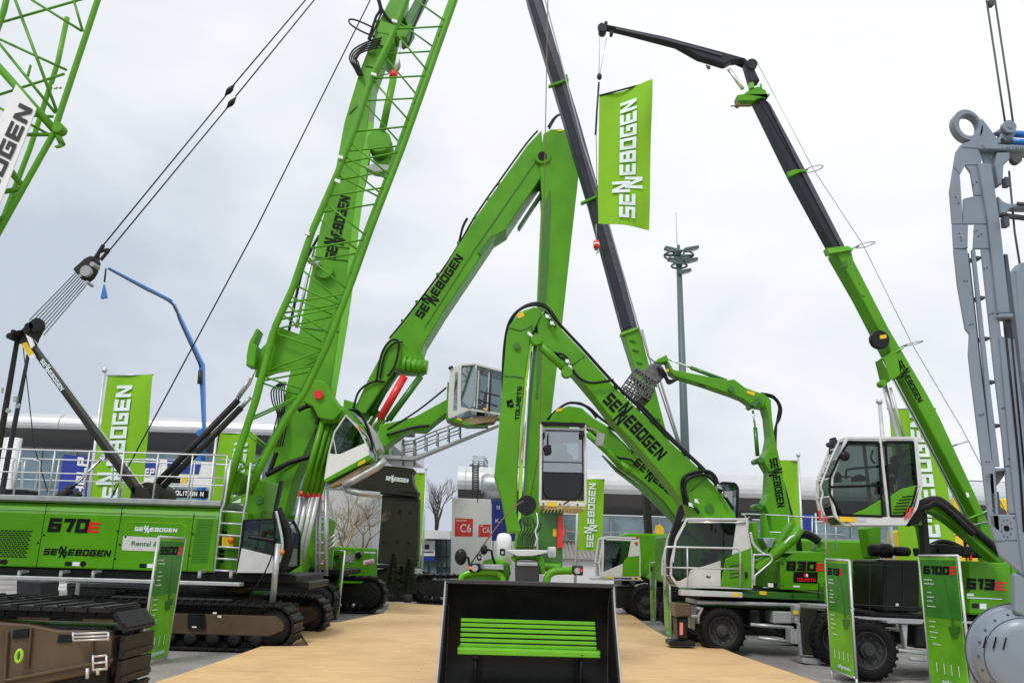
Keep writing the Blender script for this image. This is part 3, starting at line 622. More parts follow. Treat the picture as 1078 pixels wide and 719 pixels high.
# ================================================================ FLAGS
def flag(TL, TR, BR, BL, Y, label, text=None, pole=None, wave=.04, grp='green flags on tall poles', cols=14, rows=26, thing_name='flag', tw=(.3, .72), tr=(.08, .95), hem=False, ph=0.0):
    p = Pl(Y); q = lambda u, v: (TL[0] * (1 - u) * (1 - v) + TR[0] * u * (1 - v) + BR[0] * u * v + BL[0] * (1 - u) * v, TL[1] * (1 - u) * (1 - v) + TR[1] * u * (1 - v) + BR[1] * u * v + BL[1] * (1 - u) * v)
    wv = lambda u, v: wave * (math.sin(u * 5 + v * 3.1 + ph) * u * 1.3 + .5 * math.sin(v * 9 + u * 4 + ph) * u)
    b = p.pt(*(pole[1] if pole else q(.5, 1))); r = thing(thing_name, (b.x, b.y, 0 if pole else b.z), label, 'flag', grp)
    m = MB(); rings = [[p.pt(*q(i / cols, j / rows), wv(i / cols, j / rows)) for i in range(cols + 1)] for j in range(rows + 1)]
    back = [[a + p.n * .012 for a in rr] for rr in rings]
    m.grid(rings, closed=False, caps=False); m.grid(back, closed=False, caps=False)
    m.grid([[rings[j][0] for j in range(rows + 1)], [back[j][0] for j in range(rows + 1)]], closed=False, caps=False); m.grid([[rings[j][-1] for j in range(rows + 1)], [back[j][-1] for j in range(rows + 1)]], closed=False, caps=False)
    m.grid([rings[0], back[0]], closed=False, caps=False); m.grid([rings[-1], back[-1]], closed=False, caps=False)
    cl = m.build('cloth', 'flag_green', r)
    if text:
        # vertical lettering reading upwards, laid on the waving cloth
        m = MB(); tm = MB()
        class FP:
            def pt(s, x, y, v=0): return p.pt(*q(x, y), wv(x, y) + v - .03)
        btext(tm, FP(), text, (tw[1], tr[1]), (tw[1], tr[0]), (tw[0], tr[1]), v=-.01); tm.build('lettering', 'letter_white', cl)
    if pole:
        m = MB(); p0 = p.pt(*pole[0]); p1 = p.pt(*pole[1]); m.tube([Vector((p0.x, p0.y, 0)) if False else Vector((p1.x, p1.y, 0)), p0], pole[2], 10, r2=pole[2] * .8); m.lathe(p0, (0, 0, 1), [(pole[2], -.02), (pole[2] * 1.4, 0), (pole[2] * 1.3, .08), (.01, .12)], 10); m.build('pole', 'silver', r)
        m = MB(); m.ptube(p, [pole[0], (TR[0], TR[1])] if hem else [(TL[0] - 2, TL[1]), TR], pole[2] * .5, 0); m.build('crossbar', 'silver', r)
    return r
flag((113.5, 395), (161.5, 394.5), (147, 545), (92, 545), 24, 'green flag on a silver pole between the black mast strut and the hoist rope', LOGO, ((110, 391), (91, 560), .055), tw=(.24, .58), tr=(.075, .96))
flag((232, 455), (271, 457), (258, 560), (214, 560), 27, 'green flag half hidden behind the foot of the green lattice boom', LOGO, ((229.5, 446), (215, 575), .05), tw=(.44, .80), tr=(.1, 1.05), ph=1)
flag((611, 504), (636.5, 504.5), (633.5, 580), (608, 579), 34, 'green flag hanging right beside the loader cab', LOGO, ((609, 500), (605, 600), .06), tw=(.36, .64), tr=(.06, .95), ph=2)
flag((817, 484), (840, 485), (843, 600), (822, 600), 30, 'plain lime flag partly behind the vertical boom of the grab excavator', None, ((840.5, 480), (846, 620), .05), ph=3)
flag((936, 430), (985, 430), (1008, 592), (948, 592), 21, 'large green flag behind the raised cab of the telescopic crane', LOGO, ((926, 424), (941, 590), .06), tw=(.40, .74), tr=(.04, .93), ph=4)
flag((434, 497), (448, 498), (442, 600), (434, 600), 44, 'green flag edge showing behind the dark pylon', None, ((448.5, 494), (444, 612), .06), ph=5)
p = Pl(30); r, pn = board([(844, 540), (857, 541), (858, 598), (846, 598)], 'blue_banner', 'narrow dark blue banner behind the engine housing of the nearest excavator', 'banner', 'blue') if False else (None, None)
r = thing('blue_banner', Vector((p.pt(851, 600).x, 30, 0)), 'narrow dark blue banner behind the right side of the excavator housing', 'banner')
m = MB(); m.prism(p, [(845, 541), (857, 541), (859, 600), (847, 600)], 0, .04); m.build('cloth', 'blue', r); m = MB(); a = p.pt(858.5, 540); m.cyl((a.x, a.y, 0), a, .03, 8); m.build('pole', 'silver', r)

# ================================================================ FLOODLIGHT MAST
p = Pl(52); b = p.pt(724, 520); r = thing('floodlight_mast', (b.x, b.y, 0), 'tall grey floodlight mast with a ring of lamps against the sky', 'light mast')
top = p.pt(715, 283); m = MB(); m.tube([Vector((b.x, b.y, 0)), Vector((top.x, top.y, top.z))], .33, 14, r2=.17); m.build('pole', 'teal_grey', r)
m = MB(); c0 = p.pt(714.5, 269)
for c1, R_, n_ in ((c0, 16 * 52 / F, 24), (p.pt(715, 280), 8.5 * 52 / F, 18)): m.tube([c1 + Vector((math.cos(q) * R_, math.sin(q) * R_, 0)) for q in [2 * math.pi * i / n_ for i in range(n_ + 1)]], .065, 6)
m.tube([c0 + Vector((-.93, 0, 0)), c0 + Vector((.93, 0, 0))], .09, 6); m.tube([c0 + Vector((0, -.9, 0)), c0 + Vector((0, .9, 0))], .09, 6)
for dx in (-.4, .4): m.tube([top + Vector((0, 0, -.4)), c0 + Vector((dx, 0, .5))], .07, 6)
m.tube([top, c0 + Vector((0, 0, .7))], .10, 6); m.build('ring_bracket', 'teal_grey', r)
for x, y, s in ((707, 263, -1), (728, 262, 1), (710.5, 274.5, -1), (727, 274.5, 1), (720, 286, 1), (717, 272, 1)):
    m = MB(); c1 = p.pt(x, y); m.obox(c1, (.44, .05 * s, .12 * s), (0, .3, .04), (-.02 * s, -.02, .10)); o = m.build('floodlight', 'teal_grey', r, bev=.03)
    m = MB(); m.obox(c1 + Vector((0, -.02, -.12)), (.36, 0, .10 * s), (0, .25, .03), (.0, -.005, .02)); m.build('lens', 'grey', o)
m = MB(); a = p.pt(713, 262); m.tube([a, p.pt(711.5, 224)], .022, 5); m.build('lightning_rod', 'grey', r)

# ================================================================ BLUE CONCRETE PUMP
p = Pl(44); b = p.pt(213, 500); r = thing('concrete_pump', (b.x, 44, 0), 'bright blue folding concrete pump boom rising behind the hall roof line', 'concrete pump')
m = MB(); m.bar(p, (113.5, 282), (182, 318), 2.6, -.2, .2, 4); m.build('boom_tip', 'pump_blue', r, bev=.03)
m = MB(); m.bar(p, (182, 318), (214, 385), 4, -.2, .2, 4.5); m.bar(p, (183, 322), (188, 332), 3, -.25, .25); m.build('boom_section', 'pump_blue', r, bev=.03)
m = MB(); m.prism(p, [(209, 384), (213, 381), (216, 383), (217.5, 455), (213, 470), (212.8, 455)], -.3, .3); m.build('boom_section', 'pump_blue', r, bev=.03)
m = MB(); m.prism(p, [(205.5, 455), (209, 452), (217, 450), (217, 470), (212.5, 490), (206.5, 480), (207, 470), (212, 466)], -.35, .35); m.prism(p, [(208, 470), (216, 468), (218, 560), (206, 560)], -.5, .5); m.build('boom_base', 'pump_blue', r, bev=.03)
m = MB(); a = p.pt(212, 590); m.box((a.x, 45.6, 1.3), (9, 2.4, 1.2)); m.box((a.x - 4.2, 45.6, 1.9), (2.0, 2.4, 2.0)); m.build('truck_body', 'pump_blue', r, bev=.1)
m = MB()
for dx in (-3.4, -.2, 1.2, 3.4): m.cyl((a.x + dx, 44.4, .5), (a.x + dx, 46.9, .5), .5, 16)
m.build('wheel', 'rubber', r)
m = MB(); m.hose(p, [(114, 283), (150, 303), (181, 320), (190, 340), (211, 386)], .05, -.3); m.ptube(p, [(211, 390), (210, 404)], .12, -.35); m.build('delivery_pipe', 'dark_grey', r)
r = thing('hanging_banner', p.pt(109, 315), 'small blue cloth hanging from the tip of the blue pump boom', 'banner')
m = MB(); m.prism(p, [(109.5, 296), (111.5, 302), (114, 314), (105, 316)], -.12, .12); m.build('cloth', 'pump_blue', r, bev=.02); m = MB(); m.ptube(p, [(111.5, 283), (110, 297)], .05); m.build('cord', 'mast_black', r)

# ================================================================ DISPLAY BOARDS BEHIND THE LEFT CRANE
p = Pl(33)
def disp(pts, name, label, catg, mt):
    xs = [a for a, _ in pts]; c0 = p.pt((min(xs) + max(xs)) / 2, 560); r = thing(name, (c0.x, 33, 0), label, catg); m = MB(); m.prism(p, pts, 0, .08); pn = m.build('panel', mt, r)
    m = MB()
    for x in (min(xs) + 2, max(xs) - 3): a = p.pt(x, max(b for _, b in pts)); m.cyl((a.x, 33.15, 0), (a.x, 33.15, a.z + .3), .04, 8)
    m.build('post', 'zinc', r); return r, pn
r, pn = disp([(67, 478), (93, 481), (91, 530), (59, 530)], 'blue_banner', 'blue banner with white writing behind the roof railing, under the black strut', 'banner', 'blue')
lettering(pn, p, 'HOLP', (89, 521), (92, 482), (79, 520), 'white', -.03, 'b')
r, pn = disp([(149, 482), (236, 487), (234, 513), (146, 512)], 'display_wall', 'white display wall with blue, yellow and black blocks behind the roof railing', 'display board', 'white')
m = MB(); m.sheet(p, [(151, 483), (168, 484), (165, 500), (148, 500)], -.02); m.sheet(p, [(176, 484), (212, 487), (209, 499), (176, 498)], -.02); m.build('blue_block', 'blue', pn)
m = MB(); m.sheet(p, [(192, 501), (198, 501), (196, 510), (190, 510)], -.02); m.build('yellow_block', 'yellow', pn)
lettering(pn, p, 'EP', (152, 501), (162, 501), (153, 493), 'white', -.04, 'b'); m = MB(); m.sheet(p, [(180, 503), (190, 503), (189, 510), (179, 510)], -.02); m.build('black_block', 'letter_black', pn)
r, pn = disp([(168, 514), (232, 517), (231, 525), (167, 523)], 'display_wall', 'black strip board lettered demolition behind the roof railing', 'display board', 'letter_black')
lettering(pn, p, 'DEMOLITION N', (171, 520.5), (214, 522.5), (171.5, 515.6), 'white', -.03, 'b')
r, pn = disp([(166, 525), (234, 527), (233, 545), (165, 545)], 'display_wall', 'green and blue striped board low behind the roof railing', 'display board', 'lime')
m = MB(); m.sheet(p, [(176, 528), (205, 530), (205, 534), (175, 532)], -.02); m.build('blue_block', 'blue', pn)

# ================================================================ TREES AND SHRUBS
def bare_tree(base, h, label, seed, grp=None, spread=.42, mt='bark_pale', depth=6, r0=.16):
    random.seed(seed); b = Vector(base); r = thing('bare_tree', b, label, 'tree', grp); t = MB(); br = MB()
    def grow(p_, d, l, rad, k):
        n = 4; P = [p_]; sg = 0
        for i in range(n): d = (d + Vector((random.uniform(-.10, .10), random.uniform(-.10, .10), .03))).normalized(); P.append(P[-1] + d * l / n)
        (t if k == 0 else br).tube(P, rad, 6 if k < 3 else 3, r2=rad * .6, caps=k < 2)
        if k >= depth: return
        for i in range(3 if k < 4 else 2):
            q = random.uniform(0, 6.28); s_ = random.uniform(spread * .7, spread * 1.3)
            x = d.cross(Vector((.3, .2, 1))).normalized(); y = d.cross(x); nd = (d + (x * math.cos(q) + y * math.sin(q)) * s_ * (1.7 if k == 0 else 1.15) + Vector((0, 0, .12))).normalized()
            grow(P[-1] if i == 0 or k == 0 else P[-1 - random.randint(0, 2)], nd, l * random.uniform(.60, .78) * (.85 if k == 0 else 1), rad * .56, k + 1)
    grow(b, Vector((0, 0, 1)), h * .40, r0, 0); t.build('trunk', mt, r); br.build('branches', mt, r)
pt_ = Pl(35)
for i, (x, sd, h) in enumerate(((367, 4, 4.7), (381, 9, 4.4), (343, 12, 4.2))):
    a = pt_.pt(x, 600); bare_tree((a.x, 35 + i * .7, 0), h, ['pale bare tree with forked trunk in front of the white wall, middle one', 'pale bare tree nearest the dark pylon in front of the white wall', 'pale bare tree behind the silver ladder'][i], sd, 'bare trees by the white wall', .55, r0=.085)
a = Pl(70).pt(460, 590); bare_tree((a.x, 70, 0), 7.5, 'distant grey leafless tree behind the glazed pavilion', 21, None, .45, 'bark', 6, .2)
random.seed(5)
pc = Pl(27)
for i, (x, yb, hh, lb) in enumerate(((412, 633, 2.6, 'dark conifer in a pot nearest the green power pack, before the pylon'), (421.5, 633, 1.9, 'dark conifer in a pot, middle of the three at the pylon foot'), (429, 634, 2.3, 'dark conifer in a pot, rightmost at the pylon foot'))):
    b = G(x, yb, dz); hh = hh * .62; b.z = dz; r = thing('potted_conifer', b, lb, 'plant', 'potted conifers at the foot of the pylon')
    m = MB(); m.lathe(b, (0, 0, 1), [(.02, 0), (.13, 0), (.17, .28), (.145, .28), (.14, .22), (.01, .22)], 14); m.build('pot', 'dark_grey', r)
    m = MB(); m.tube([b + Vector((0, 0, .2)), b + Vector((0, 0, hh * .9))], .02, 5); m.build('trunk', 'bark', r)
    m = MB()
    for j in range(3200):
        tt = random.random() ** .8; z = .3 + tt * (hh - .25); R_ = .30 * (1 - tt) ** .75 * (1.0 + .25 * math.sin(z * 23 + j % 3)) + .02; q = random.uniform(0, 6.28); rr = R_ * random.uniform(.45, 1.05)
        c = b + Vector((math.cos(q) * rr, math.sin(q) * rr, z)); d = Vector((math.cos(q) * .6, math.sin(q) * .6, random.uniform(.3, .9))).normalized() * random.uniform(.05, .09); s_ = d.cross(Vector((random.random(), random.random(), .3))).normalized() * .020
        m.face([c - s_, c + s_, c + d])
    m.build('foliage', 'conifer', r)
# ================================================================ BIG MATERIAL HANDLER ON A PYLON
PD = 35.0
p = Pl(PD); b = G(432, 634); r = thing('material_handler', (p.pt(420, 620).x, PD + 1, 0), 'huge green material handler on a dark pylon with raised cab and long folded boom', 'excavator')
m = MB(); m.prism(p, [(364, 513), (378, 500), (406, 490), (436, 493), (439, 497), (436, 501), (437, 508), (439, 514), (443, 520), (441, 525), (402, 521), (399, 519)], 0, 1.2); pyh = m.build('pylon_head', 'olive_black', r, bev=.04)
lettering(pyh, p, LOGO, (406, 505), (429.5, 508), (407, 501), 'letter_white', -.02)
m = MB(); m.prism(p, [(402, 521), (443, 524), (441.5, 595), (397, 593), (401, 545)], .15, 1.1); py = m.build('pylon', 'olive_black', r, bev=.04)
m = MB()
for x, y in ((405, 539), (420.5, 538), (431.5, 539), (403, 570), (418, 570), (429.5, 571), (425, 499), (425, 512), (378, 508)): m.disc(p, x, y, .05, .02 if y < 520 else .10, .18, 10)
for i in range(12): m.disc(p, 422 + i * 1.7, 517.5 + i * .13, .028, -.03, .02, 6); m.disc(p, 420 + i * 1.7, 595 + i * .02, .028, .10, .2, 6)
m.build('bolt', 'black', py)
m = MB(); m.prism(p, [(396, 593), (443, 595), (443, 599), (396, 598)], -.05, 2.4); m.prism(p, [(396, 598), (443, 599), (446, 612), (436, 636), (398, 634)], .1, 2.2); m.build('undercarriage', 'black', r, bev=.03)
m = MB(); m.prism(p, [(417, 597), (444, 599), (446, 607), (438, 604), (430, 605), (426, 613), (423, 612)], -.06, .1); m.build('bracket', 'zinc', r, bev=.01)
a = G(429, 636.5); track(r, (a.x, a.y), 0.12, 2.9, 1.1, 1.15, .26, 'black'); a = G(360, 634); track(r, (a.x, a.y + 3.5), 0.12, 3.2, 1.1, 1.15, .26, 'black')
# superstructure (mostly behind the demolition machine)
m = MB(); m.prism(p, [(300, 440), (398, 448), (400, 487), (300, 484)], .3, 3.2); m.build('engine_house', 'green', r, bev=.05)
m = MB(); m.prism(p, [(362, 420), (400, 432), (412, 452), (412, 486), (356, 486)], .9, 1.8); m.build('boom_foot', 'green', r, bev=.04)
bm_ = [(570, 137), (555, 153), (527, 192), (502, 227), (463, 290), (427, 337), (410, 357), (387, 400), (372, 432), (376, 440), (390, 440), (403, 420), (420, 395), (430, 396), (446, 396), (451, 388), (447, 377), (452, 364), (473, 331), (500, 291), (520, 261), (533, 253), (541, 240), (560, 212), (574, 192)]
m = MB(); m.prism(p, bm_, .3, 1.7); bo = m.build('boom', 'green', r, bev=.04, seg=2)
lettering(bo, p, LOGO, *along((444, 336), (488, 272), 9), 'letter_black', .28)
m = MB(); m.bar(p, (500, 262), (571, 160), 1.2, .27, .29); m.bar(p, (447, 345), (500, 262), .8, .27, .29); m.bar(p, (505, 268), (521, 248), 6, .22, .29); m.build('weld_seam', 'green_deep', bo)
m = MB(); m.hose(p, [(372, 430), (378, 412), (392, 402), (405, 402)], .05, .2); m.hose(p, [(396, 402), (402, 372), (412, 358), (420, 362), (416, 384), (408, 396)], .05, .1); m.hose(p, [(400, 398), (405, 374), (414, 362), (424, 360)], .04, .2)
m.hose(p, [(410, 356), (427, 335.5), (463, 288), (481, 261), (501, 226.5), (526, 190.5), (553, 153), (566, 138)], .045, .5); m.hose(p, [(482, 262), (487, 240), (492, 230)], .06, .5)
m.hose(p, [(577, 134), (583, 125), (590, 121), (600, 124), (606, 136)], .05, .4); m.hose(p, [(578, 136), (586, 123), (595, 121), (604, 130), (604, 140)], .05, .9); m.build('hydraulic_hose', 'black', r)
m = MB()
for i, (x, y) in enumerate(((565, 150), (555, 163), (527, 195), (516, 211), (502, 229), (484, 257), (462, 290), (440, 319), (425, 339))): m.disc(p, x - 1.5, y - 1.5, .07, .4, 1.4, 8)
m.build('pipe_clamp', 'green_deep', bo)
m = MB(); m.prism(p, [(572, 141), (580, 136), (606, 137), (612, 147), (611.5, 165), (603, 240), (592, 340), (580, 440), (572, 560), (548, 560), (556, 440), (565, 320), (569, 210), (567, 178)], .2, 1.8); st = m.build('stick', 'green', r, bev=.04, seg=2)
m = MB(); m.prism(p, [(572, 220), (579, 200), (580, 215), (574, 330), (566, 420), (564, 420), (568, 300)], .17, .2); m.build('stick_recess', 'green_deep', st)
m = MB(); m.disc(p, 571, 164, .36, .1, 1.9, 24); m.build('pivot_pin', 'green', st); m = MB(); m.disc(p, 571, 164, .2, .05, 1.95, 16); m.build('pin_bore', 'black', st)
m = MB(); m.bar(p, (573, 200), (545, 243), 5, .8, 1.2); m.bar(p, (566, 186), (556, 196), 2, .7, 1.3); m.build('link_rod', 'green_deep', r, bev=.02)
m = MB(); m.prism(p, [(587, 136), (592, 136), (592, 139), (587, 139)], .16, .2); m.prism(p, [(582, 468), (586, 468), (586, 471), (582, 471)], .1, .19); m.build('sticker', 'yellow', st)
m = MB(); m.ptube(p, [(426, 396), (400, 441)], 4.2 * PD / F, .1, 14); m.build('cylinder_guard', 'red', r)
m = MB(); m.ptube(p, [(415, 392), (392, 435)], 3.6 * PD / F, .75, 12); m.ptube(p, [(443, 396), (409, 442)], 3.6 * PD / F, .2, 12); m.ptube(p, [(424, 396), (399, 441)], 2.8 * PD / F, 1.2, 12); m.build('cylinder', 'green_deep', r)
m = MB(); 
for x0, x1, v in ((392, 384, .75), (409, 396, .2), (400, 391, .1)): m.ptube(p, [(x0, 436 if x0 != 409 else 441), (x1, 452 if x0 != 409 else 460)], 1.8 * PD / F, v, 10)
m.build('cylinder_rod', 'chrome', r)
m = MB(); m.tube([p.ex(424, 384, .2), p.ex(450, 387, .2)], .30, 18)
for i in range(5): m.tube([p.ex(425 + i * 5.4, 384.2 + i * .6, .2), p.ex(427.6 + i * 5.4, 384.5 + i * .6, .2)], .38 - .02 * i, 18)
m.build('clevis', 'green', r, bev=.01)
# cab arm, cab, gangway
m = MB(); m.prism(p, [(400, 447), (436, 439), (469, 421), (475, 420), (476, 436), (462, 446), (449, 457), (436, 456), (425, 461), (405, 476), (396, 470)], -.5, .5); m.build('cab_arm', 'green', r, bev=.03)
m = MB(); m.hose(p, [(408, 452), (440, 432), (470, 408)], .04, -.5); m.hose(p, [(407, 458), (435, 450), (452, 448)], .06, -.6); m.build('hydraulic_hose', 'black', r)
m = MB(); m.prism(p, [(471, 402), (474, 402), (474, 439), (500, 447), (517, 447), (514, 451), (490, 451), (469, 445)], -.9, .9); m.build('cab_carrier', 'green', r, bev=.02)
m = MB(); m.prism(p, [(470, 446), (494, 440), (527, 437), (520, 447), (495, 451)], -.8, .8); m.build('cab_underside', 'wood_under', r)
out = [(474.5, 389), (486, 384), (500, 383), (530, 391), (528, 436), (494, 431), (473, 440), (472.5, 432)]
cb = cab(r, p.back(-1.0), out, 0, 1.8, 2.2, panels=[('side_panel', 'cab_silver', [(474.5, 389), (486, 385), (485, 428), (496, 431), (472.8, 440)])], gl='cab_glass', seat=(505, 424, .8), extra=[((501, 385), (499, 428), 2.4), ((504, 390), (502, 430), 1.3), ((515, 392), (513, 432), 1.2)], both=False)
m = MB(); m.prism(p, [(479, 392), (482, 391), (481, 431), (477, 432)], -1.03, -1.0); m.prism(p, [(486.5, 387), (501, 387), (500, 420), (495, 430), (485.5, 421)], -1.04, -1.0); m.build('window', 'cab_glass_mirror', cb)
m = MB(); m.ptube(p, [(505, 412), (526, 417)], .03, -1.0); m.ptube(p, [(503, 420), (524, 428)], .03, -1.0); m.ptube(p, [(517, 390), (515, 433)], .04, -1.0); m.ptube(p, [(475, 388), (474, 386)], .1, -1); m.build('grab_rail', 'dark_grey', cb)
m = MB(); m.prism(p, [(509, 429), (513, 430), (513, 432.5), (509, 431.5)], -1.06, -1.02); m.prism(p, [(481, 440), (486, 441), (486, 443.5), (481, 442)], -.96, -.9); m.build('sticker', 'yellow', cb)
m = MB(); m.prism(p, [(398, 484), (437, 486), (525, 450), (527, 446), (436, 480), (400, 478)], -.2, .7); gw = m.build('gangway', 'zinc', r, bev=.02)
m = MB(True)
for v in (-.2, .7):
    P = [(424, 482), (436, 480), (448, 475), (460, 470), (472, 465.5), (484, 461)]
    for x, y in P: m.ptube(p, [(x, y), (x, y - 16)], .03, v)
    m.ptube(p, [(424, 466)] + [(x, y - 16) for x, y in P[1:]], .03, v); m.ptube(p, [(424, 474)] + [(x, y - 8) for x, y in P[1:]], .025, v)
for x in (424, 436): m.ptube(p, [(x, 490), (x, 462)], .05, .2)
m.build('railing', 'zinc', gw)
# rope hanging in front of it
r = thing('hoist_rope', Pl(30).pt(567, 540), 'thin brown rope dropping past the tip of the tallest boom', 'rope'); q = Pl(30); m = MB(); m.tube([q.pt(577.5, -40), q.pt(573, 200), q.pt(568, 470), q.pt(557, 533)], .02, 5); m.build('rope', 'rusty', r)

# ================================================================ DEMOLITION EXCAVATOR (wide box boom, tilted cab)
a0 = G(353, 655); ang = 0.0
p = Pl(25.2); r = thing('demolition_excavator', (a0.x - 2.6, a0.y + 2, 0), 'green demolition excavator with wide upright box boom, tilted cab and black tracks', 'excavator')
track(r, (a0.x - 5.3, a0.y), .0, 5.3, .75, 1.12, .24, 'black'); a1 = G(405, 647); track(r, (a1.x - 5.3, a1.y), .0, 5.3, .75, 1.15, .24, 'black')
m = MB(); m.box((a0.x - 2.6, a0.y + 2.2, .75), (2.6, 3.0, .6)); m.lathe((a0.x - 2.6, a0.y + 2.2, 1.0), (0, 0, 1), [(.1, 0), (1.0, 0), (1.0, .3), (.1, .3)], 28); m.build('car_body', 'black', r, bev=.03)
m = MB(); m.box((a0.x - 4.2, a0.y + 2.3, 2.1), (6.6, 2.6, 1.55)); m.build('engine_house', 'green', r, bev=.08)
m = MB(); m.box((a0.x - 3.2, a0.y + 2.2, 1.3), (6.4, 3.0, .16)); m.build('platform', 'black', r, bev=.02)
BX = [(410, 0), (414, -20), (440, -20), (431, 0), (428, 33), (417, 50), (401, 86), (394, 128), (390, 171), (384, 197), (378, 240), (374, 283), (367, 335), (358, 390), (353, 420), (343, 450), (330, 476), (316, 510), (303, 560), (299, 590), (262, 590), (262, 560), (285, 480), (297, 427), (315, 350), (337, 240), (352, 187), (363, 127), (378, 77), (397, 27)]
m = MB(); m.prism(p, BX, 0, 1.0); bo = m.build('boom', 'green', r, bev=.04, seg=2)
m = MB(); m.prism(p, [(394, 130), (388, 170), (384, 197), (378, 240), (374, 283), (367, 335), (358, 390), (353, 420), (347, 418), (354, 370), (364, 300), (370, 245), (376, 200), (381, 165), (388, 128)], -.03, -.01); m.build('boom_edge', 'green_bright', bo)  # brighter strip: light on the boom's right face put into the green
m = MB()
for P in ([(390, 93), (399, 80), (410, 78)], [(368, 120), (378, 110), (384, 104)], [(300, 495), (320, 482), (345, 478)], [(372, 262), (345, 258)], [(385, 70), (405, 73)], [(400, 30), (425, 38)], [(330, 270), (368, 275)], [(318, 345), (362, 350)]): m.ptube(p, P, .022, -.01, 5)
m.build('weld_seam', 'green_deep', bo)
lettering(bo, p, LOGO, *along((352.5, 274), (369, 208), 11), 'letter_black', -.02)
m = MB(); m.disc(p, 341, 284, .26, -.2, 1.6, 20); m.disc(p, 399, 148, .38, -.1, 1.6, 24); m.disc(p, 406, 40, .3, -.1, 1.6, 20); m.disc(p, 391, 53, .12, -.1, 1.6, 16); m.build('pivot_pin', 'green', bo)
m = MB(); m.disc(p, 335, 415, .13, -.85, -.5, 18); m.build('pin_cap', 'red', bo)
m = MB(); m.prism(p, [(395, 20), (425, 28), (434, 24), (437, 40), (430, 52), (415, 50), (398, 46)], -.12, 1.62); m.prism(p, [(390, 175), (408, 166), (413, 176), (408, 188), (395, 186)], .2, 1.2); m.prism(p, [(270, 372), (290, 350), (297, 356), (280, 392), (268, 394)], .2, .9); m.prism(p, [(262, 360), (270, 345), (278, 350), (270, 372), (276, 384), (262, 388), (259, 376)], .3, 1.0); m.build('hinge_block', 'green', r, bev=.03)
m = MB(); m.prism(p, [(424, 22), (441, -8), (452, -20), (462, -20), (432, 40)], .2, .7); m.build('upper_stick', 'green_deep', r, bev=.03)
m = MB(); m.ptube(p, [(414, 84), (403, 136)], 4.2 * 25 / F, -.1, 14); m.build('cylinder', 'green', r); m = MB(); m.ptube(p, [(413.5, 82), (415.5, 76)], 4.6 * 25 / F, -.1, 14); m.build('cylinder_collar', 'red', r)
m = MB(); m.ptube(p, [(415, 79), (422, 44)], 2.2 * 25 / F, -.1, 12); m.ptube(p, [(364, 130), (354, 186)], .06, .3, 8); m.ptube(p, [(331, 260), (322, 300), (312, 345)], .05, .3, 8); m.build('cylinder_rod', 'chrome', r)
# four boom cylinders with red collars
m = MB(); m.prism(p, [(322, 398), (345, 402), (349, 412), (362, 430), (365, 437), (356, 446), (341, 444), (336, 442), (330, 430), (318, 424)], -.75, -.1); m.build('clevis', 'green', r, bev=.04)
m = MB()
for i, (x0, x1) in enumerate(((341, 320), (347, 326), (352.5, 331.5), (358, 337))): m.ptube(p, [(x0, 440), (x1 - 1, 520)], 3.3 * 25 / F, -.55 + .1 * i, 12)
for x in (348, 353, 358.5, 363.5): m.ptube(p, [(x - 2, 428), (x - 6, 446)], 3.1 * 25 / F, -.6, 10)
m.build('cylinder', 'green', r)
m = MB()
for i, x1 in enumerate((319, 325, 330.5, 336)): m.ptube(p, [(x1 - .2, 517 + i * .8), (x1 - 1.6, 522.5 + i * .8)], 3.4 * 25 / F, -.55 + .1 * i, 12)
m.build('cylinder_collar', 'red', r)
m = MB()
for x0, x1 in ((317, 304), (323, 309), (329, 315), (334.5, 319)): m.ptube(p, [(x0, 523), (x1, 590)], 2.2 * 25 / F, -.4, 10)
m.build('cylinder_rod', 'silver', r)
m = MB(); m.prism(p, [(296, 585), (306, 566), (318, 573), (329, 585), (330, 602), (320, 612), (300, 612)], -.6, .9); m.build('boom_foot', 'green', r, bev=.03)
m = MB(); m.prism(p, [(265, 505), (295, 509), (304, 520), (300, 560), (292, 612), (262, 612)], 0, 1.2); m.build('boom_foot', 'green', r, bev=.03) if False else None
m = MB()
for k in range(5): m.hose(p, [(402 - k, 40 + k * 2.5), (388 - k * 2, 44 + k * 3), (373 + k * .5, 52 + k * 3), (368 + k * 2.2, 62 + k * .8), (373 + k * 1.5, 72), (377 + k * 1.3, 80)], .028, -.1 - .03 * k)
m.hose(p, [(398, 0), (403, 12), (412, 24), (420, 28)], .05, -.1); m.hose(p, [(396, -5), (400, 10), (396, 18), (392, 30), (388, 42)], .045, -.1); m.hose(p, [(398, -5), (402, 10), (399, 20), (394, 32), (389, 43)], .035, -.15)
for k in range(6): m.hose(p, [(296 + k, 402), (286 + k * 2.6, 411), (287 + k * 2.5, 424), (292 + k * 1.5, 436), (289 + k * 2.4, 450), (285 + k * 2.4, 470)], .022, -.15 - k * .02)
m.hose(p, [(314, 432), (322, 428), (330, 428), (335, 440), (334, 447)], .07, -.5); m.hose(p, [(334, 450), (332, 470), (327, 484)], .07, -.5); m.hose(p, [(280, 500), (290, 495), (303, 488), (318, 483), (326, 481)], .08, -.3); m.hose(p, [(283, 498), (288, 485), (291, 476)], .07, -.3)
m.hose(p, [(452, -10), (440, 18), (435, 30), (431, 45), (424, 52)], .04, -.2); m.hose(p, [(336, 248), (320, 280), (308, 330), (300, 370)], .045, .2); m.build('hydraulic_hose', 'black', r)
m = MB(); m.hose(p, [(392, 29), (376, 22), (368, 21), (369, 26), (380, 33), (394, 39)], .03, -.1); m.build('hose_guide', 'dark_grey', r)
m = MB(); m.prism(p, [(380, 178), (392, 172), (411, 174), (411, 184), (395, 186)], -.5, -.1); m.ptube(p, [(326, 274), (336, 279)], .12, -.3, 12); m.build('work_light', 'grey', r, bev=.02)
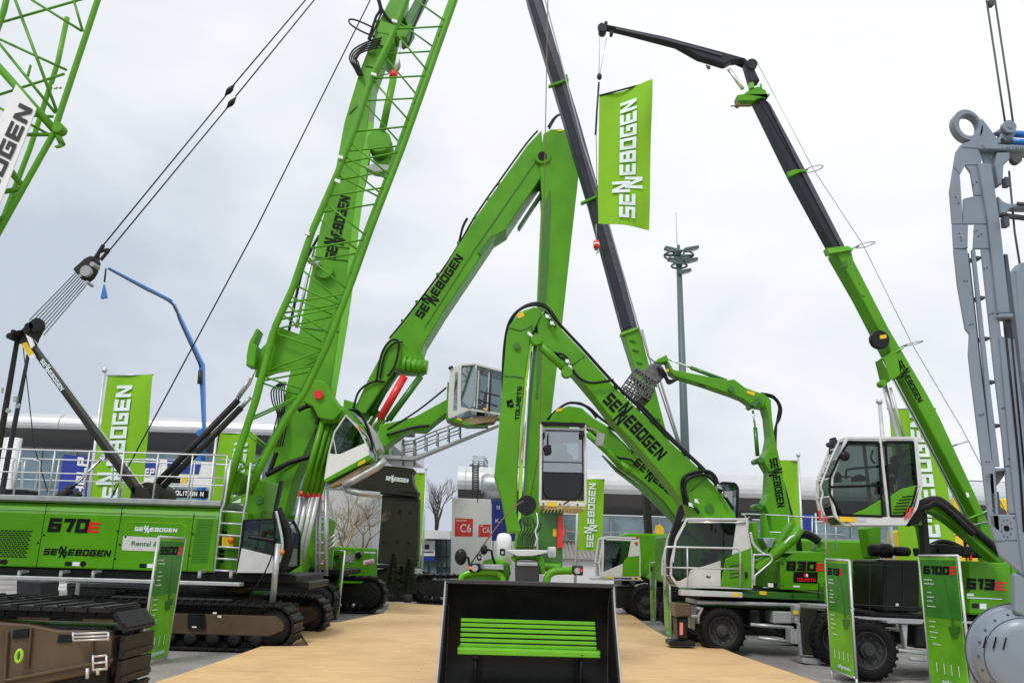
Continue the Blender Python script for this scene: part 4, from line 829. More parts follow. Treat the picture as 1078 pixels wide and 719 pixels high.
# tilted cab
q = Pl(25.6)
out = [(364, 437), (378, 452), (388, 472), (388, 479), (342, 505), (346, 478), (352, 455)]
cb = cab(r, q.back(-1.3), out, 0, 1.5, 1.8, panels=[('side_panel', 'white', [(358, 478), (385, 466), (388.5, 473), (388.5, 480), (341, 506), (347, 477), (351, 478)])], gl='cab_glass_dark', seat=(366, 468, .7), extra=[((351, 462), (354, 478), 1.2)], both=False)
m = MB(); m.prism(q, [(341, 504.5), (388, 478.5), (397, 485), (392, 488.5), (343, 513)], -1.34, .24); m.build('cab_skirt', 'green', cb, bev=.02)
m = MB(); m.prism(q, [(343, 513), (381, 491), (393, 488), (391, 494), (363, 510), (352, 514)], -1.25, .2); m.build('cab_underside', 'wood_under', cb)
m = MB(); m.prism(q, [(368, 433.5), (376, 437), (384, 442), (392, 450), (399, 462), (405, 476), (399, 481), (396, 474), (391, 460), (384, 449), (378, 442), (370, 437.5)], -1.3, .2); m.build('windscreen_guard', 'zinc', cb, bev=.01)
m = MB(); m.ptube(q, [(406, 484), (397, 492), (372, 506), (361, 511)], .10, -1.3, 10); m.ptube(q, [(361, 511), (366, 516), (378, 519), (400, 521)], .09, -1.2, 10); m.build('step_tube', 'zinc', cb)
m = MB(); m.prism(q, [(377, 487), (385, 483), (385, 486.5), (377, 491)], -1.37, -1.33); m.build('sticker', 'yellow', cb); m = MB(); m.prism(q, [(376, 446), (378, 448), (381, 454), (379, 453)], -1.36, -1.33); m.build('warning_strip', 'red', cb)
m = MB()
for k in range(4): m.hose(q, [(367, 431), (378, 433 + k), (386, 447 + k * 2), (391, 462 + k), (392, 474)], .03, -1.35 + k * .05)
m.build('cable', 'black', cb)
# access ladder and platform behind the cab
m = MB()
for x in (337, 343.5, 333): m.ptube(q, [(x, 516), (x - .5, 606)], .05 if x != 343.5 else .07, -.6)
for i in range(8): m.ptube(q, [(332.5, 527 + i * 11), (343, 527.5 + i * 11)], .03, -.6)
for i in range(3): m.ptube(q, [(344, 570 + i * 5), (356, 560 + i * 5)], .035, -.6)
m.build('ladder', 'zinc', r)
m = MB(); m.box(q.pt(338, 600), (.25, .25, .25)); m.build('beacon_base', 'yellow', r)
m = MB(); c = q.pt(339, 594); m.lathe(c, (0, 0, 1), [(.01, -.12), (.13, -.12), (.13, .05), (.05, .12), (.01, .13)], 16); m.build('beacon', 'orange', r)

r = thing('warning_panel', Pl(28).pt(335, 612), 'small red and blue notice panel hanging behind the ladder', 'sign'); q8 = Pl(28)
m = MB(); m.prism(q8, [(331, 580), (341, 580), (341, 600), (331, 600)], 0, .05); o = m.build('panel', 'blue', r); m = MB(); m.prism(q8, [(331, 580), (341, 580), (341, 586), (331, 586)], -.02, 0); m.build('header', 'red', o)
m = MB(); 
for x in (331, 341): a = q8.ex(x, 600, .06); m.cyl((a.x, a.y, 0), (a.x, a.y, a.z + .5), .025, 6)
m.build('post', 'zinc', r)
# green power pack
p = Pl(30); a = G(377, 628); r = thing('power_pack', (p.pt(377, 600).x, 31, 0), 'green steel power pack cabinet with an engine picture behind the rear track', 'generator')
m = MB(); m.prism(p, [(346, 574.5), (397, 577.5), (396.5, 626), (352, 628)], 0, 1.6); o = m.build('cabinet', 'green', r, bev=.03)
m = MB(); random.seed(8)
for i in range(60):
    x = random.gauss(369, 4.5); y = random.gauss(586, 3.5) + (x - 369) * -.3 + abs(x - 369) * -.3 + 1.5; s_ = random.uniform(.5, 1.4); m.sheet(p, [(x - s_, y - s_), (x + s_, y - s_ * .6), (x + s_, y + s_), (x - s_ * .7, y + s_)], -.01 - .0005 * i)
m.build('engine_picture', 'grey', o); m = MB(); m.disc(p, 377, 584.5, .11, -.06, -.045, 20); m.build('engine_picture', 'black', o)
m = MB(); m.sheet(p, [(382, 590), (393.5, 587.5), (394, 592), (383, 594.5)], -.012); o2 = m.build('sticker', 'white', o); m = MB(); m.sheet(p, [(384, 592), (393, 590), (393.2, 592), (384.3, 594)], -.02); m.build('sticker_print', 'pink', o2); m = MB(); m.sheet(p, [(383, 580.3), (395.5, 580.8), (395.5, 582.3), (383, 581.8)], -.012); m.build('lettering', 'letter_white', o)
m = MB(); m.prism(p, [(352, 628), (396, 626), (396, 634), (352, 636)], .1, 1.5); m.build('skid', 'black', r)
m = MB(); m.bar(p, (346, 616), (397, 615), 1.0, -.02, 0); m.build('base_trim', 'green_deep', o)

# ================================================================ 670 CRAWLER CRANE (left, lattice boom)
Y0 = 17.2; YH = 18.1
p = Pl(YH); r = thing('crawler_crane', (p.pt(150, 600).x, YH + 1.4, 0), 'green crawler crane marked 670 with long engine house, black support mast and lattice boom', 'crane')
aL = G(25, 690); xL = Pl(Y0).pt(28, 665).x; xR = Pl(Y0).pt(311, 665).x; HT = .93
track(r, (xL, Y0), 0.0, xR - xL, .75, HT, .17, 'brown_steel'); track(r, (xL - .0, Y0 + 3.0), 0.0, xR - xL, .75, HT, .17, 'brown_steel')
ptf = Pl(Y0 + .05)
m = MB(); m.prism(ptf, [(198, 645), (216, 646), (217, 662), (197, 661)], -.04, .02); m.prism(ptf, [(120, 645), (140, 646), (141, 660), (119, 659)], -.04, .02); m.build('frame_recess', 'black', r, bev=.01)
m = MB(); m.sheet(ptf, [(224, 644), (228, 644), (228, 646), (224, 646)], -.05); m.sheet(ptf, [(229, 647.5), (233, 647.5), (233, 650), (229, 650)], -.05); m.sheet(ptf, [(202, 659), (207, 659), (207, 660.5), (202, 660.5)], -.05); m.build('sticker', 'white', r)
m = MB(); xc = (xL + xR) / 2; m.box((xc, Y0 + 2.0, .68), (2.4, 3.4, .55)); m.lathe((xc, Y0 + 2.0, .9), (0, 0, 1), [(.1, 0), (1.05, 0), (1.05, .34), (.1, .34)], 28); m.build('car_body', 'black', r, bev=.03)
xa = -12.5; xb = p.pt(229, 560).x; zt = p.pt(100, 529.5).z; zb = p.pt(100, 599).z
def xprism(x0, x1, prof): mm = MB(); mm.grid([[(X, y, z) for y, z in prof] for X in (x0, x1)], smooth=False); return mm
hs = xprism(xa, xb, [(YH, zb), (YH, zt - .24), (YH + .14, zt - .02), (YH + 2.9, zt - .02), (YH + 2.9, zb)]).build('engine_house', 'green', r, bev=.03, seg=2)
m = xprism(xa, xb - .0, [(YH + .10, zt - .02 + .004), (YH + .0, zt + .02), (YH + .0, zt + .12), (YH + 2.9, zt + .12), (YH + 2.9, zt)]); wk = m.build('roof_walkway', 'zinc', r, bev=.01)
m = MB(); x2 = p.pt(254, 560).x; m.box(((xb + x2) / 2, YH + .75, (zt + zb) / 2 - .03), (x2 - xb, .9, zt - zb - .1)); m.build('valve_compartment', 'green', r, bev=.03)
m = MB()
for i in range(9):
    for j in range(2): m.sheet(p, [(233.5 - i * .7 + j * 0, 549 + i * 5), (240 - i * .6, 549 + i * 5), (240 - i * .6, 551.6 + i * 5), (233 - i * .7, 551.6 + i * 5)], .28)
m.build('valve_grille', 'green_deep', r)
m = MB(); m.box(((xa + x2 + 1.2) / 2, YH + 1.4, zb - .09), (x2 + 1.2 - xa, 2.7, .17)); m.box((xc, YH + 1.2, zb - .2), (5, 2.0, .14)); m.build('platform', 'black', r, bev=.02)
m = MB(); xr = Pl(YH - .35).pt(255, 610).x; m.box(((xa + xr) / 2, YH - .35, Pl(YH - .35).pt(100, 610.3).z), (xr - xa, .30, .07)); ct = m.build('catwalk', 'silver', r, bev=.01)
m = MB()
for x in (64, 98, 210, 243, 20): a = Pl(YH - .3).pt(x, 605); m.cyl((a.x, YH - .3, a.z - .06), (a.x, YH - .3, a.z + .05), .035, 8); m.box((a.x, YH - .15, a.z + .06), (.05, .35, .05))
m.build('catwalk_bracket', 'grey', ct)
# seams, grilles
m = MB()
for a_, b_ in (((49.5, 529), (38, 598)), ((129, 533), (118.5, 599.5)), ((204.5, 540), (196.5, 602))): m.bar(p, a_, b_, .8, -.003, .004)
m.bar(p, (-20, 535.5), (228, 543.5), .5, -.003, .004); m.build('panel_gap', 'black', hs)
m = MB()
for x in (46, 40, 126, 121, 132, 124, 203, 199): m.disc(p, x, 541 + (x * 7 % 50), .02, -.012, .0, 8)
m.build('bolt', 'black', hs)
m = MB()
for j in range(13):
    for i in range(9):
        x = 31 - j * .55 - i * 4.3 - (j % 2) * 2.1; y = 558.5 + j * 2.25 - i * .12; m.sheet(p, [(x, y), (x + 3.3, y + .1), (x + 3.2, y + 1.3), (x - .1, y + 1.2)], -.006)
m.build('air_grille', 'black', hs)
m = MB()
for j in range(26): y = 547 + j * 1.78; x = 207.5 - j * .27; m.sheet(p, [(x, y), (x + 17.5, y + .4), (x + 17.4, y + 1.15), (x - .1, y + .75)], -.006)
m.build('louvre', 'green_deep', hs)
lettering(hs, p, '670', (50, 559), (91, 560.2), (53.5, 545.5), 'letter_black', -.008); lettering(hs, p, 'E', (91.5, 560.2), (103.5, 560.5), (94, 549.6), 'red', -.008)
lettering(hs, p, LOGO, (45, 583.5), (115, 585.6), (47.5, 577), 'letter_black', -.008)
m = MB(); m.sheet(p, [(130, 564), (174, 566), (173, 580.5), (128.5, 579), (128, 577)], -.006); m.sheet(p, [(77, 591.2), (84, 591.5), (83.5, 596), (76, 596)], -.006) if False else None; lp = m.build('rental_label', 'cab_silver', hs)
ftx = lettering(lp, p, 'Rental &', (138.5, 574), (166.5, 575), (139.2, 569.2), 'green_deep', -.012, 'f')
lettering(hs, p, LOGO, (141.5, 558.5), (186, 560.2), (142.3, 554.5), 'letter_white', -.008)
m = MB(); P = [(131.5, 566), (132.5, 551), (134, 549), (190, 551), (195.5, 553.5), (194, 570)]
for i in range(len(P) - 1): m.bar(p, P[i], P[i + 1], .45, -.006, 0)
m.build('label_outline', 'lime', hs)
m = MB()
for x, y in ((68.5, 591), (147, 593), (0, 589)): m.sheet(p, [(x, y), (x + 7, y + .2), (x + 6.6, y + 4.6), (x - .4, y + 4.4)], -.006)
m.disc(p, 87.5, 593.3, .058, -.008, 0, 16); m.disc(p, 5, 591.3, .055, -.008, 0, 16); m.build('plate', 'black', hs)
m = MB()
for x, y in ((76.5, 591.2), (155.2, 593.2), (-8, 589)): m.sheet(p, [(x, y), (x + 7.3, y + .2), (x + 7, y + 4.4), (x - .2, y + 4.2)], -.006)
m.build('sticker', 'white', hs)
# cab of this crane
q = Pl(YH - .05); out = [(258, 548), (296, 546), (303, 560), (302, 596), (290, 603), (251, 602.5), (255, 575)]
cb = cab(r, q, out, -.1, 1.1, 2.0, panels=[('side_panel', 'cab_silver', [(256, 577), (289, 585), (290, 603), (251, 602.5)])], gl='cab_glass_dark', seat=(272, 580, .6), extra=[((290, 548), (289, 602), 1.6)], frame='black', both=False)
m = MB(); m.hose(q, [(293, 535), (297, 545), (303, 558), (305, 575), (301, 592), (294, 600)], .075, -.15, 8); m.hose(q, [(262, 565), (276, 567), (290, 569)], .05, -.12); m.hose(q, [(276, 567), (280, 558), (286, 562)], .04, -.12); m.build('guard_tube', 'black', cb)
m = MB(); m.hose(q, [(291, 538), (294, 552), (297, 568), (297, 580), (294, 592)], .03, -.2, 8); m.build('grab_rail', 'silver', cb); m = MB(); c = q.ex(297, 581, -.2); m.lathe(c, (0, -1, 0), [(.01, 0), (.06, 0), (.05, .05), (.01, .06)], 12); m.build('indicator', 'orange', cb)
q2 = Pl(YH - .5); m = MB(); m.ptube(q2, [(293, 572), (286, 640)], .06, 0, 10); m.build('support_pole', 'zinc', r)
m = MB(); m.hose(q2, [(290, 575), (280, 600), (268, 620), (252, 645)], .015, 0, 5); m.build('cable', 'black', r)
# lattice boom foot plate
q3 = Pl(YH + .7)
m = MB(); m.prism(q3, [(264, 503), (293, 507), (295, 512), (292, 540), (286, 553), (258, 549), (256, 530)], 0, 1.2); m.build('boom_foot', 'green', r, bev=.03)
m = MB(); m.prism(q3, [(294, 506), (299, 506), (294, 530), (288, 550), (285, 550), (290, 525)], -.02, 1.1); m.build('foot_buffer', 'black', r); m = MB(); m.disc(q3, 273, 526, .09, -.06, 0, 16); m.build('foot_pin', 'green_deep', r)
# ladder with beacon
m = MB(); q4 = Pl(YH - .12)
m.ptube(q4, [(243, 484), (236, 530), (233, 536), (225.5, 602)], .022); m.ptube(q4, [(264, 487), (259, 530), (257, 537), (249.5, 604)], .022)
for i in range(6): m.ptube(q4, [(232.5 - i * 1.5, 538 + i * 12.4), (256.5 - i * 1.5, 539.4 + i * 12.4)], .02)
m.build('ladder', 'silver', r)
m = MB(); m.prism(q, [(234, 564.5), (248, 565.5), (247.5, 575), (233.5, 574.5)], .1, .25); m.build('beacon_base', 'yellow', r)
m = MB(); c = q.ex(243.3, 568.5, .08); m.lathe(c, (0, -1, 0), [(.01, 0), (.065, 0), (.06, .05), (.02, .08), (.01, .08)], 16); m.build('beacon', 'orange', r)
# roof railings
m = MB(); zt2 = zt + .12; xe = p.pt(232, 535).x
def rl(y, x0, x1, h, n):
    P = [Vector((x0 + (x1 - x0) * i / n, y, zt2)) for i in range(n + 1)]; railing(m, P, h, .019)
rl(YH + .08, xa, xe, .95, 9); rl(YH + 2.75, xa, xe, 1.0, 8)
for (x0, x1) in ((12, 24), (22, 42), (118, 165), (225, 246)):
    q5 = Pl(YH + 1.2); m.hose(q5, [(x0, 523), (x0 + 1.5, 490), (x0 + 4, 484), (x1 - 4, 484.5), (x1, 490), (x1 - 1, 524)], .017, 0, 6)
m.build('railing', 'silver', wk)
m = MB(); m.box(p.ex(22, 521, .8), (.5, .5, .22)); m.build('exhaust_box', 'black', r, bev=.03); 
# winch block at mast foot
m = MB(); qm = Pl(YH + 1.0); m.disc(qm, 154, 521, .28, -.5, .5, 20); m.prism(qm, [(138, 512), (152, 510), (168, 516), (172, 529), (136, 529)], -.6, .6); m.prism(qm, [(70, 523), (138, 525), (138, 530), (70, 530)], -.5, .5); m.build('mast_foot', 'olive_black', r, bev=.02)
m = MB(); m.ptube(qm, [(78, 524), (84, 518)], .09, -.4); m.ptube(qm, [(57, 528), (75, 514)], .10, -.4, 10); m.build('cylinder', 'olive_black', r); m = MB(); m.ptube(qm, [(75, 514), (108, 482)], .035, -.4, 8); m.disc(qm, 108, 481, .06, -.5, -.3, 12); m.build('cylinder_rod', 'chrome', r)
# black support mast (A-frame)
q = Pl(YH + .4); m = MB(); m.prism(q, [(20, 352), (29, 350), (150, 513), (150, 522), (141, 522), (137, 516)], 0, .35); lg = m.build('mast_strut', 'olive_black', r, bev=.02)
lettering(lg, q, LOGO, *along((42, 380), (64, 411.5), 4.2), 'letter_white', -.01)
m = MB(); m.bar(q, (31, 351), (151, 513), .9, -.02, .3); m.build('strut_edge', 'silver', lg)
m = MB(); m.prism(q, [(22, 362), (28.5, 360), (36, 372), (30, 375)], -.01, 0); o = m.build('warning_sticker', 'yellow', lg)
m = MB(); m.prism(q, [(30, 375), (36, 372), (38, 375.5), (32.5, 378.5)], -.01, 0); m.build('sticker', 'white', lg)
m = MB(); m.prism(q, [(15, 357), (21.5, 358), (2, 478), (-5, 520), (-15, 520), (-7, 478)], .1, .4); m.build('mast_leg', 'olive_black', r, bev=.02)
q6 = q.back(1.6) ; m = MB(); m.prism(q6, [(27.5, 372), (33, 370), (12.5, 480), (5, 524), (-3, 524), (5, 480)], .0, .3); m.build('mast_leg', 'mast_black', r, bev=.02)
m = MB(); m.disc(q, 8, 432, .05, .05, .1, 12); m.prism(q, [(1.5, 408), (4, 408), (3.5, 414), (1, 414)], .0, .1); m.prism(q6, [(14, 417), (20, 417), (19, 424), (14, 423)], -.1, 0); m.disc(q6, 18.5, 427, .06, -.05, 0, 10); m.build('mast_fitting', 'grey', r)
m = MB(); m.prism(q, [(8, 353), (12, 348), (21, 348), (31, 338), (40, 334), (47, 341), (46, 350), (42, 357), (39, 366), (33, 372), (26, 354), (16, 358)], -.1, .7); m.build('mast_head', 'olive_black', r, bev=.02)
m = MB()
for v in (-.17, .2, .45): m.disc(q, 38, 342, .16, v, v + .1, 16); m.disc(q, 30, 344, .10, v, v + .08, 12)
m.disc(q, 9.5, 353.5, .07, -.18, .5, 10); m.disc(q, 13.5, 349, .05, -.18, .5, 10); m.build('sheave', 'black', r)
m = MB(); m.prism(q, [(27, 352), (34, 356), (37, 364), (33, 368)], -.13, -.08); m.build('head_plate', 'white', r)
m = MB(); m.tube([q.ex(24, 362, .8), q.ex(36, 470, .8), q.ex(54, 530, .8)], .012, 5); m.build('stay_wire', 'black', r)
# pulley block, ropes, pendants
q = Pl(YH + 1.2)
m = MB(); m.prism(q, [(88, 272), (96, 268), (107, 277), (104, 287), (100, 294), (90, 302), (84, 292), (76, 283)], -.25, .25); pb = m.build('pulley_block', 'olive_black', r, bev=.03)
m = MB()
for v in (-.3, 0): m.disc(q, 90, 285, .13, v, v + .1, 16)
m.disc(q, 97, 278, .06, -.29, .0, 10); m.disc(q, 84, 290, .04, -.29, .0, 10); m.disc(q, 91, 297, .04, -.29, .0, 10); m.build('sheave', 'grey', pb)
m = MB()
for i in range(8):
    u = i / 7; m.tube([q.ex(80 + 11 * u, 287 + 13 * u, -.1 + .2 * u), q.ex(31 + 15 * u, 337 + 16 * u, -.1 + .2 * u)], .011, 5)
m.build('hoist_rope', 'black', r)
m = MB()
for v, a_, b_, c_ in ((-.3, (100, 272), (109, 258), (241, 99)), (.3, (103, 279), (115, 263), (243.5, 107))):
    m.hose(q, [a_, (104, 266), b_], .05, v); m.bar(q, (101, 271) if v < 0 else (106, 274), b_, 4.5, v - .05, v + .05)
m.build('shackle', 'olive_black', r, bev=.01)
m = MB(); m.tube([q.ex(109, 258, -.3), q.ex(241, 97, -.3)], .017, 6); m.tube([q.ex(244, 92, -.3), q.ex(333, -13, -.3)], .017, 6); m.tube([q.ex(115, 264, .3), q.ex(244, 108, .3)], .017, 6); m.tube([q.ex(248, 102, .3), q.ex(345, -17, .3)], .017, 6); m.build('pendant_rope', 'mast_black', r)
m = MB()
for v, a_, b_ in ((-.3, (237, 101), (251, 84)), (.3, (239, 114), (254, 96))):
    A = q.ex(*a_, v); B = q.ex(*b_, v); m.lathe(A, B - A, [(.02, 0), (.035, .05), (.07, .13), (.07, .22), (.035, .30), (.02, .36)], 10)
m.build('rope_link', 'black', r)
m = MB(); m.tube([q.pt(399, -18), q.pt(270, 240), q.pt(141, 480), q.pt(116, 526)], .016, 6); m.build('luffing_rope', 'black', r)
m = MB()
for a_, b_, c_ in (((152, 522), (251, 421), (262, 404)), ((163, 521), (254, 429), (268, 415))):
    m.ptube(q, [a_, b_], 3.6 * YH / F, -.3, 12)
m.build('backstop', 'olive_black', r); m = MB(); m.ptube(q, [(250, 422), (263, 404), (274, 376)], .025, -.3); m.ptube(q, [(254, 429), (264, 418)], .05, -.3); m.ptube(q, [(250, 419), (264, 398)], .05, -.3); m.build('backstop_rod', 'zinc', r)
# lattice boom
q = Pl(YH + .35); Lc = [(236, 533), (250, 480), (270, 420), (290, 343), (311, 297), (330, 240), (355, 183), (375, 133), (391, 83), (412, 40), (428, 0), (440, -30)]
Rc = [(262, 520), (280, 480), (302, 440), (321, 413), (345, 363), (373, 290), (391, 240), (424, 155), (449, 85), (479, 0), (490, -30)]
off = Vector((-.42, 1.25, .10)); m = MB()
for P, rr in ((Lc, 3.9), (Rc, 3.7)):
    for o_ in (Vector((0, 0, 0)), off): m.tube([q.pt(x, y) + o_ for x, y in P], rr * q.Y / F, 8)
ch = m.build('boom_chord', 'green', r)
m = MB()
def onL(P, y):
    for a_, b_ in zip(P, P[1:]):
        if (a_[1] - y) * (b_[1] - y) <= 0 and a_[1] != b_[1]: t = (y - a_[1]) / (b_[1] - a_[1]); return (a_[0] + (b_[0] - a_[0]) * t, y)
    return P[-1] if y < P[-1][1] else P[0]
br = [('R', 519, 'L', 531), ('L', 452, 'R', 472), ('R', 415, 'L', 440), ('L', 396, 'R', 411), ('R', 384, 'L', 395), ('L', 350, 'R', 369), ('R', 367, 'L', 392), ('L', 320, 'R', 353), ('R', 322, 'L', 337), ('L', 300, 'R', 322), ('R', 309, 'L', 319), ('L', 268, 'R', 306), ('R', 252, 'L', 262), ('L', 213, 'R', 250), ('R', 197, 'L', 207), ('L', 165, 'R', 190), ('R', 160, 'L', 172), ('L', 150, 'R', 186), ('R', 133, 'L', 139), ('L', 83, 'R', 130), ('R', 80, 'L', 83), ('L', 33, 'R', 77), ('R', 28, 'L', 31), ('L', -5, 'R', 24), ('L', 500, 'R', 478), ('L', 480, 'R', 500)]
for s0, y0, s1, y1 in br:
    A = onL(Lc if s0 == 'L' else Rc, y0); B = onL(Lc if s1 == 'L' else Rc, y1)
    for o_ in (Vector((0, 0, 0)), off): m.tube([q.pt(*A) + o_, q.pt(*B) + o_], 1.1 * q.Y / F, 6)
for P in (Lc, Rc):
    ys = [500, 462, 425, 388, 350, 312, 275, 237, 200, 162, 125, 87, 50, 12]
    for i, y in enumerate(ys):
        A = q.pt(*onL(P, y)); m.tube([A, A + off], 1.1 * q.Y / F, 6)
        if i < len(ys) - 1: m.tube([A + (off if i % 2 else Vector((0, 0, 0))), q.pt(*onL(P, ys[i + 1])) + (off if not i % 2 else Vector((0, 0, 0)))], 1.0 * q.Y / F, 6)
m.build('boom_bracing', 'green', ch)
m = MB()
for x, y in ((429, 480), ): pass
for x, y in ((394, 78), (416, 22), (359, 165), (324, 245), (356, 190)): m.prism(q, [(x - 3, y - 2), (x + 3, y), (x + 2, y + 4), (x - 4, y + 2)], -.12, -.05)
m.build('rope_roller', 'white', ch)
m = MB(); m.prism(q, [(286, 352), (290, 343), (338, 360), (345, 363), (340, 378), (318, 388), (268, 398), (272, 380)], .2, .32); m.build('boom_plate', 'green', ch)
m = MB(); m.prism(q, [(243, 492), (262, 500), (258, 520), (244, 524)], .2, 1.2); m.prism(q, [(262, 360), (276, 366), (273, 390), (258, 388)], .0, .5) ; m.build('foot_bracket', 'green', ch, bev=.02)

# ================================================================ 5500 CRAWLER CRANE IN THE LEFT FOREGROUND
YF = 10.5; r = thing('crawler_crane', (-8.2, YF + 2, 0), 'foreground crawler crane on brown steel track frame with lattice boom and white banner', 'crane')
xe = Pl(YF).pt(131, 690).x
track(r, (xe - 7.2, YF), 0.0, 7.2, .85, 1.25, .27, 'black', R=.36, shoe_t=.05, cleat=.02); track(r, (xe - 7.2, YF + 3.6), 0.0, 4.6, .85, 1.1, .27, 'brown_steel', R=.36, shoe_t=.05, cleat=.02)
pf = Pl(YF + .10); m = MB(); m.prism(pf, [(-60, 655), (-40, 648), (30, 652), (60, 658), (128, 661), (133, 668), (131, 697), (120, 704), (60, 716), (0, 730), (-60, 740)], -.12, .3); sf = m.build('side_plate', 'brown_steel', r, bev=.02)
m = MB(); m.bar(pf, (8, 664), (5, 719), 5, -.17, -.11); m.bar(pf, (33, 660), (29, 704), 4, -.17, -.11); m.bar(pf, (5, 716), (120, 694), 3.5, -.17, -.11); m.bar(pf, (98, 662), (97, 700), 3, -.16, -.11); m.build('stiffener', 'brown_steel', sf, bev=.01)
m = MB(); m.prism(pf, [(14, 663), (32, 661), (31, 670), (13, 672)], -.15, -.11); m.prism(pf, [(62, 667), (76, 668), (76, 676), (60, 676)], -.14, -.11); m.build('recess', 'black', sf)
m = MB(); c = pf.ex(21, 690, -.22); m.tube([c + Vector((math.cos(q_) * .035, -.02, math.sin(q_) * .065)) for q_ in [math.radians(a_) for a_ in range(60, 421, 20)]], .018, 8); m.build('shackle', 'lime', sf)
m = MB()
for (x0, x1, y0, y1) in ((77, 114, 666, 673), (98, 112, 690, 704)):
    for y in (y0, (y0 + y1) / 2, y1): m.ptube(pf, [(x0, y + 1), (x1, y - .5)], .012, -.30, 6)
    for x in (x0, x1): m.ptube(pf, [(x, y0), (x, y1 + 1)], .012, -.30, 6); m.ptube(pf, [(x, y0)], .01) if False else m.tube([pf.ex(x, y0, -.3), pf.ex(x, y0, -.1)], .012, 6)
    m.prism(pf, [(x0, y0 + 1), (x1, y0 - .5), (x1, y0 + .5), (x0, y0 + 2)], -.30, -.16)
m.ptube(pf, [(92, 703), (92, 714)], .02, -.2); m.ptube(pf, [(103, 703), (103, 710)], .02, -.2); m.build('step', 'silver', sf)
m = MB(); m.box((xe - 4.6, YF + 2.2, .7), (2.6, 3.0, .5)); m.lathe((xe - 4.6, YF + 2.2, .9), (0, 0, 1), [(.1, 0), (1.2, 0), (1.2, .35), (.1, .35)], 28); m.build('car_body', 'black', r, bev=.03)
m = MB(); m.box((xe - 6.2, YF + 2.2, 2.4), (4.2, 3.0, 1.9)); m.build('engine_house', 'green', r, bev=.08)
q = Pl(YF + 1.6); m = MB()
R1 = [(106, -30), (103, 0), (62, 123), (57, 140), (25, 197), (1, 240), (-60, 350), (-130, 480), (-150, 530)]; R0 = [(16, -40), (4, 12), (-30, 110), (-75, 220), (-150, 420), (-190, 520)]
off = Vector((-1.35, .9, .1))
m.tube([q.pt(*x) for x in R1], .048, 10); m.tube([q.pt(*x) for x in R0], .048, 10); m.tube([q.pt(*x) + Vector((.1, 1.5, 0)) for x in R0], .045, 10)
ch = m.build('boom_chord', 'green', r)
m = MB()
for a_, b_, rr in (((33, 0), (86, 33), 1.6), ((-6, 26), (95, -3), 1.6), ((77, -2), (87, 33), 1.6), ((13, -8), (60, 118), 1.9), ((-4, 40), (70, 74), 1.6), ((-4, 101), (68, 78), 1.6), ((-4, 42), (58, 119), 1.9), ((-4, 112), (52, 142), 1.6), ((28, 142), (53, 142), 2.2), ((33, 122), (56, 123), 1.8), ((-2, 70), (60, 140), 5.0), ((58, 137), (66, 153), 3.5), ((13, 180), (26, 198), 2.5), ((-4, 203), (24, 199), 3.0), ((-20, 150), (24, 197), 2.5), ((-40, 260), (12, 222), 2.2), ((-60, 220), (0, 240), 2.2), ((-70, 300), (-20, 280), 2), ((-110, 420), (-60, 352), 2.2), ((-110, 320), (-60, 352), 2.2)):
    m.ptube(q, [a_, b_], rr * q.Y / F, .25 if rr < 2 else 0, 6)
m.build('boom_bracing', 'green', ch)
m = MB(); m.prism(q, [(56, 154), (66, 150), (66, 156), (60, 157)], -.05, .05); m.prism(q, [(27, 80), (31, 67), (34, 70), (31, 82)], -.02, .02); m.disc(q, 60, 134, .09, -.08, .08, 12); m.build('boom_lug', 'green', ch, bev=.01); m = MB(); m.disc(q, 57, 91, .035, -.05, .0, 10); m.disc(q, 64, 132, .03, -.05, .0, 10); m.disc(q, 62, 91, .025, -.05, .0, 8); m.build('boom_pin', 'chrome', ch)
rb = thing('boom_banner', Pl(YF + 1.45).pt(0, 220), 'white banner with grey lettering laced to the foreground lattice boom', 'banner'); qb = Pl(YF + 1.4)
m = MB(); m.prism(qb, [(17, 89), (39, 115), (-6, 232), (-40, 300), (-66, 272), (-34, 200)], 0, .02); o = m.build('cloth', 'white', rb)
lettering(o, qb, LOGO, (-43, 286), (34.5, 115.5), (-57, 279), 'dark_grey', -.01)

# blue skid and added black box darkening the gap behind the crane's tracks
q = Pl(25); r = thing('dark_box', (q.pt(38, 630).x, 25.6, 0), 'dark blue steel equipment box low behind the crane tracks at the far left', 'box')
m = MB(); m.prism(q, [(17, 608), (62, 611), (62, 648), (17, 648)], 0, 1.2); o = m.build('body', 'mast_black', r, bev=.03); m = MB(); m.sheet(q, [(62.5, 614), (70, 614), (69, 621), (61, 621)], -.02); m.sheet(q, [(62, 616), (68, 616), (67, 618), (61.8, 618)], -.03); m.build('sticker', 'white', o)
r = thing('dark_box', (q.pt(160, 630).x, 25.6, 0), 'long black box added low behind the middle of the crane tracks to darken the gap', 'box')
m = MB(); m.prism(q, [(70, 611), (270, 618), (270, 650), (70, 648)], 0, 1.2); o = m.build('body', 'black', r, bev=.03); m = MB(); m.bar(q, (72, 616), (268, 622), 1.2, -.05, 0); m.build('trim', 'dark_grey', o)
# ================================================================ TELEHANDLER (centre) WITH BUCKET
YB = 10.7; bL = G(468, 730, dz); zB = dz
r = thing('telescopic_loader', Vector((0.3, 13.5, dz)), 'green telescopic loader facing the camera with black bucket and raised glazed cab', 'loader')
p = Pl(YB)
def bk(px, py, v): return p.ex(px, py, v)
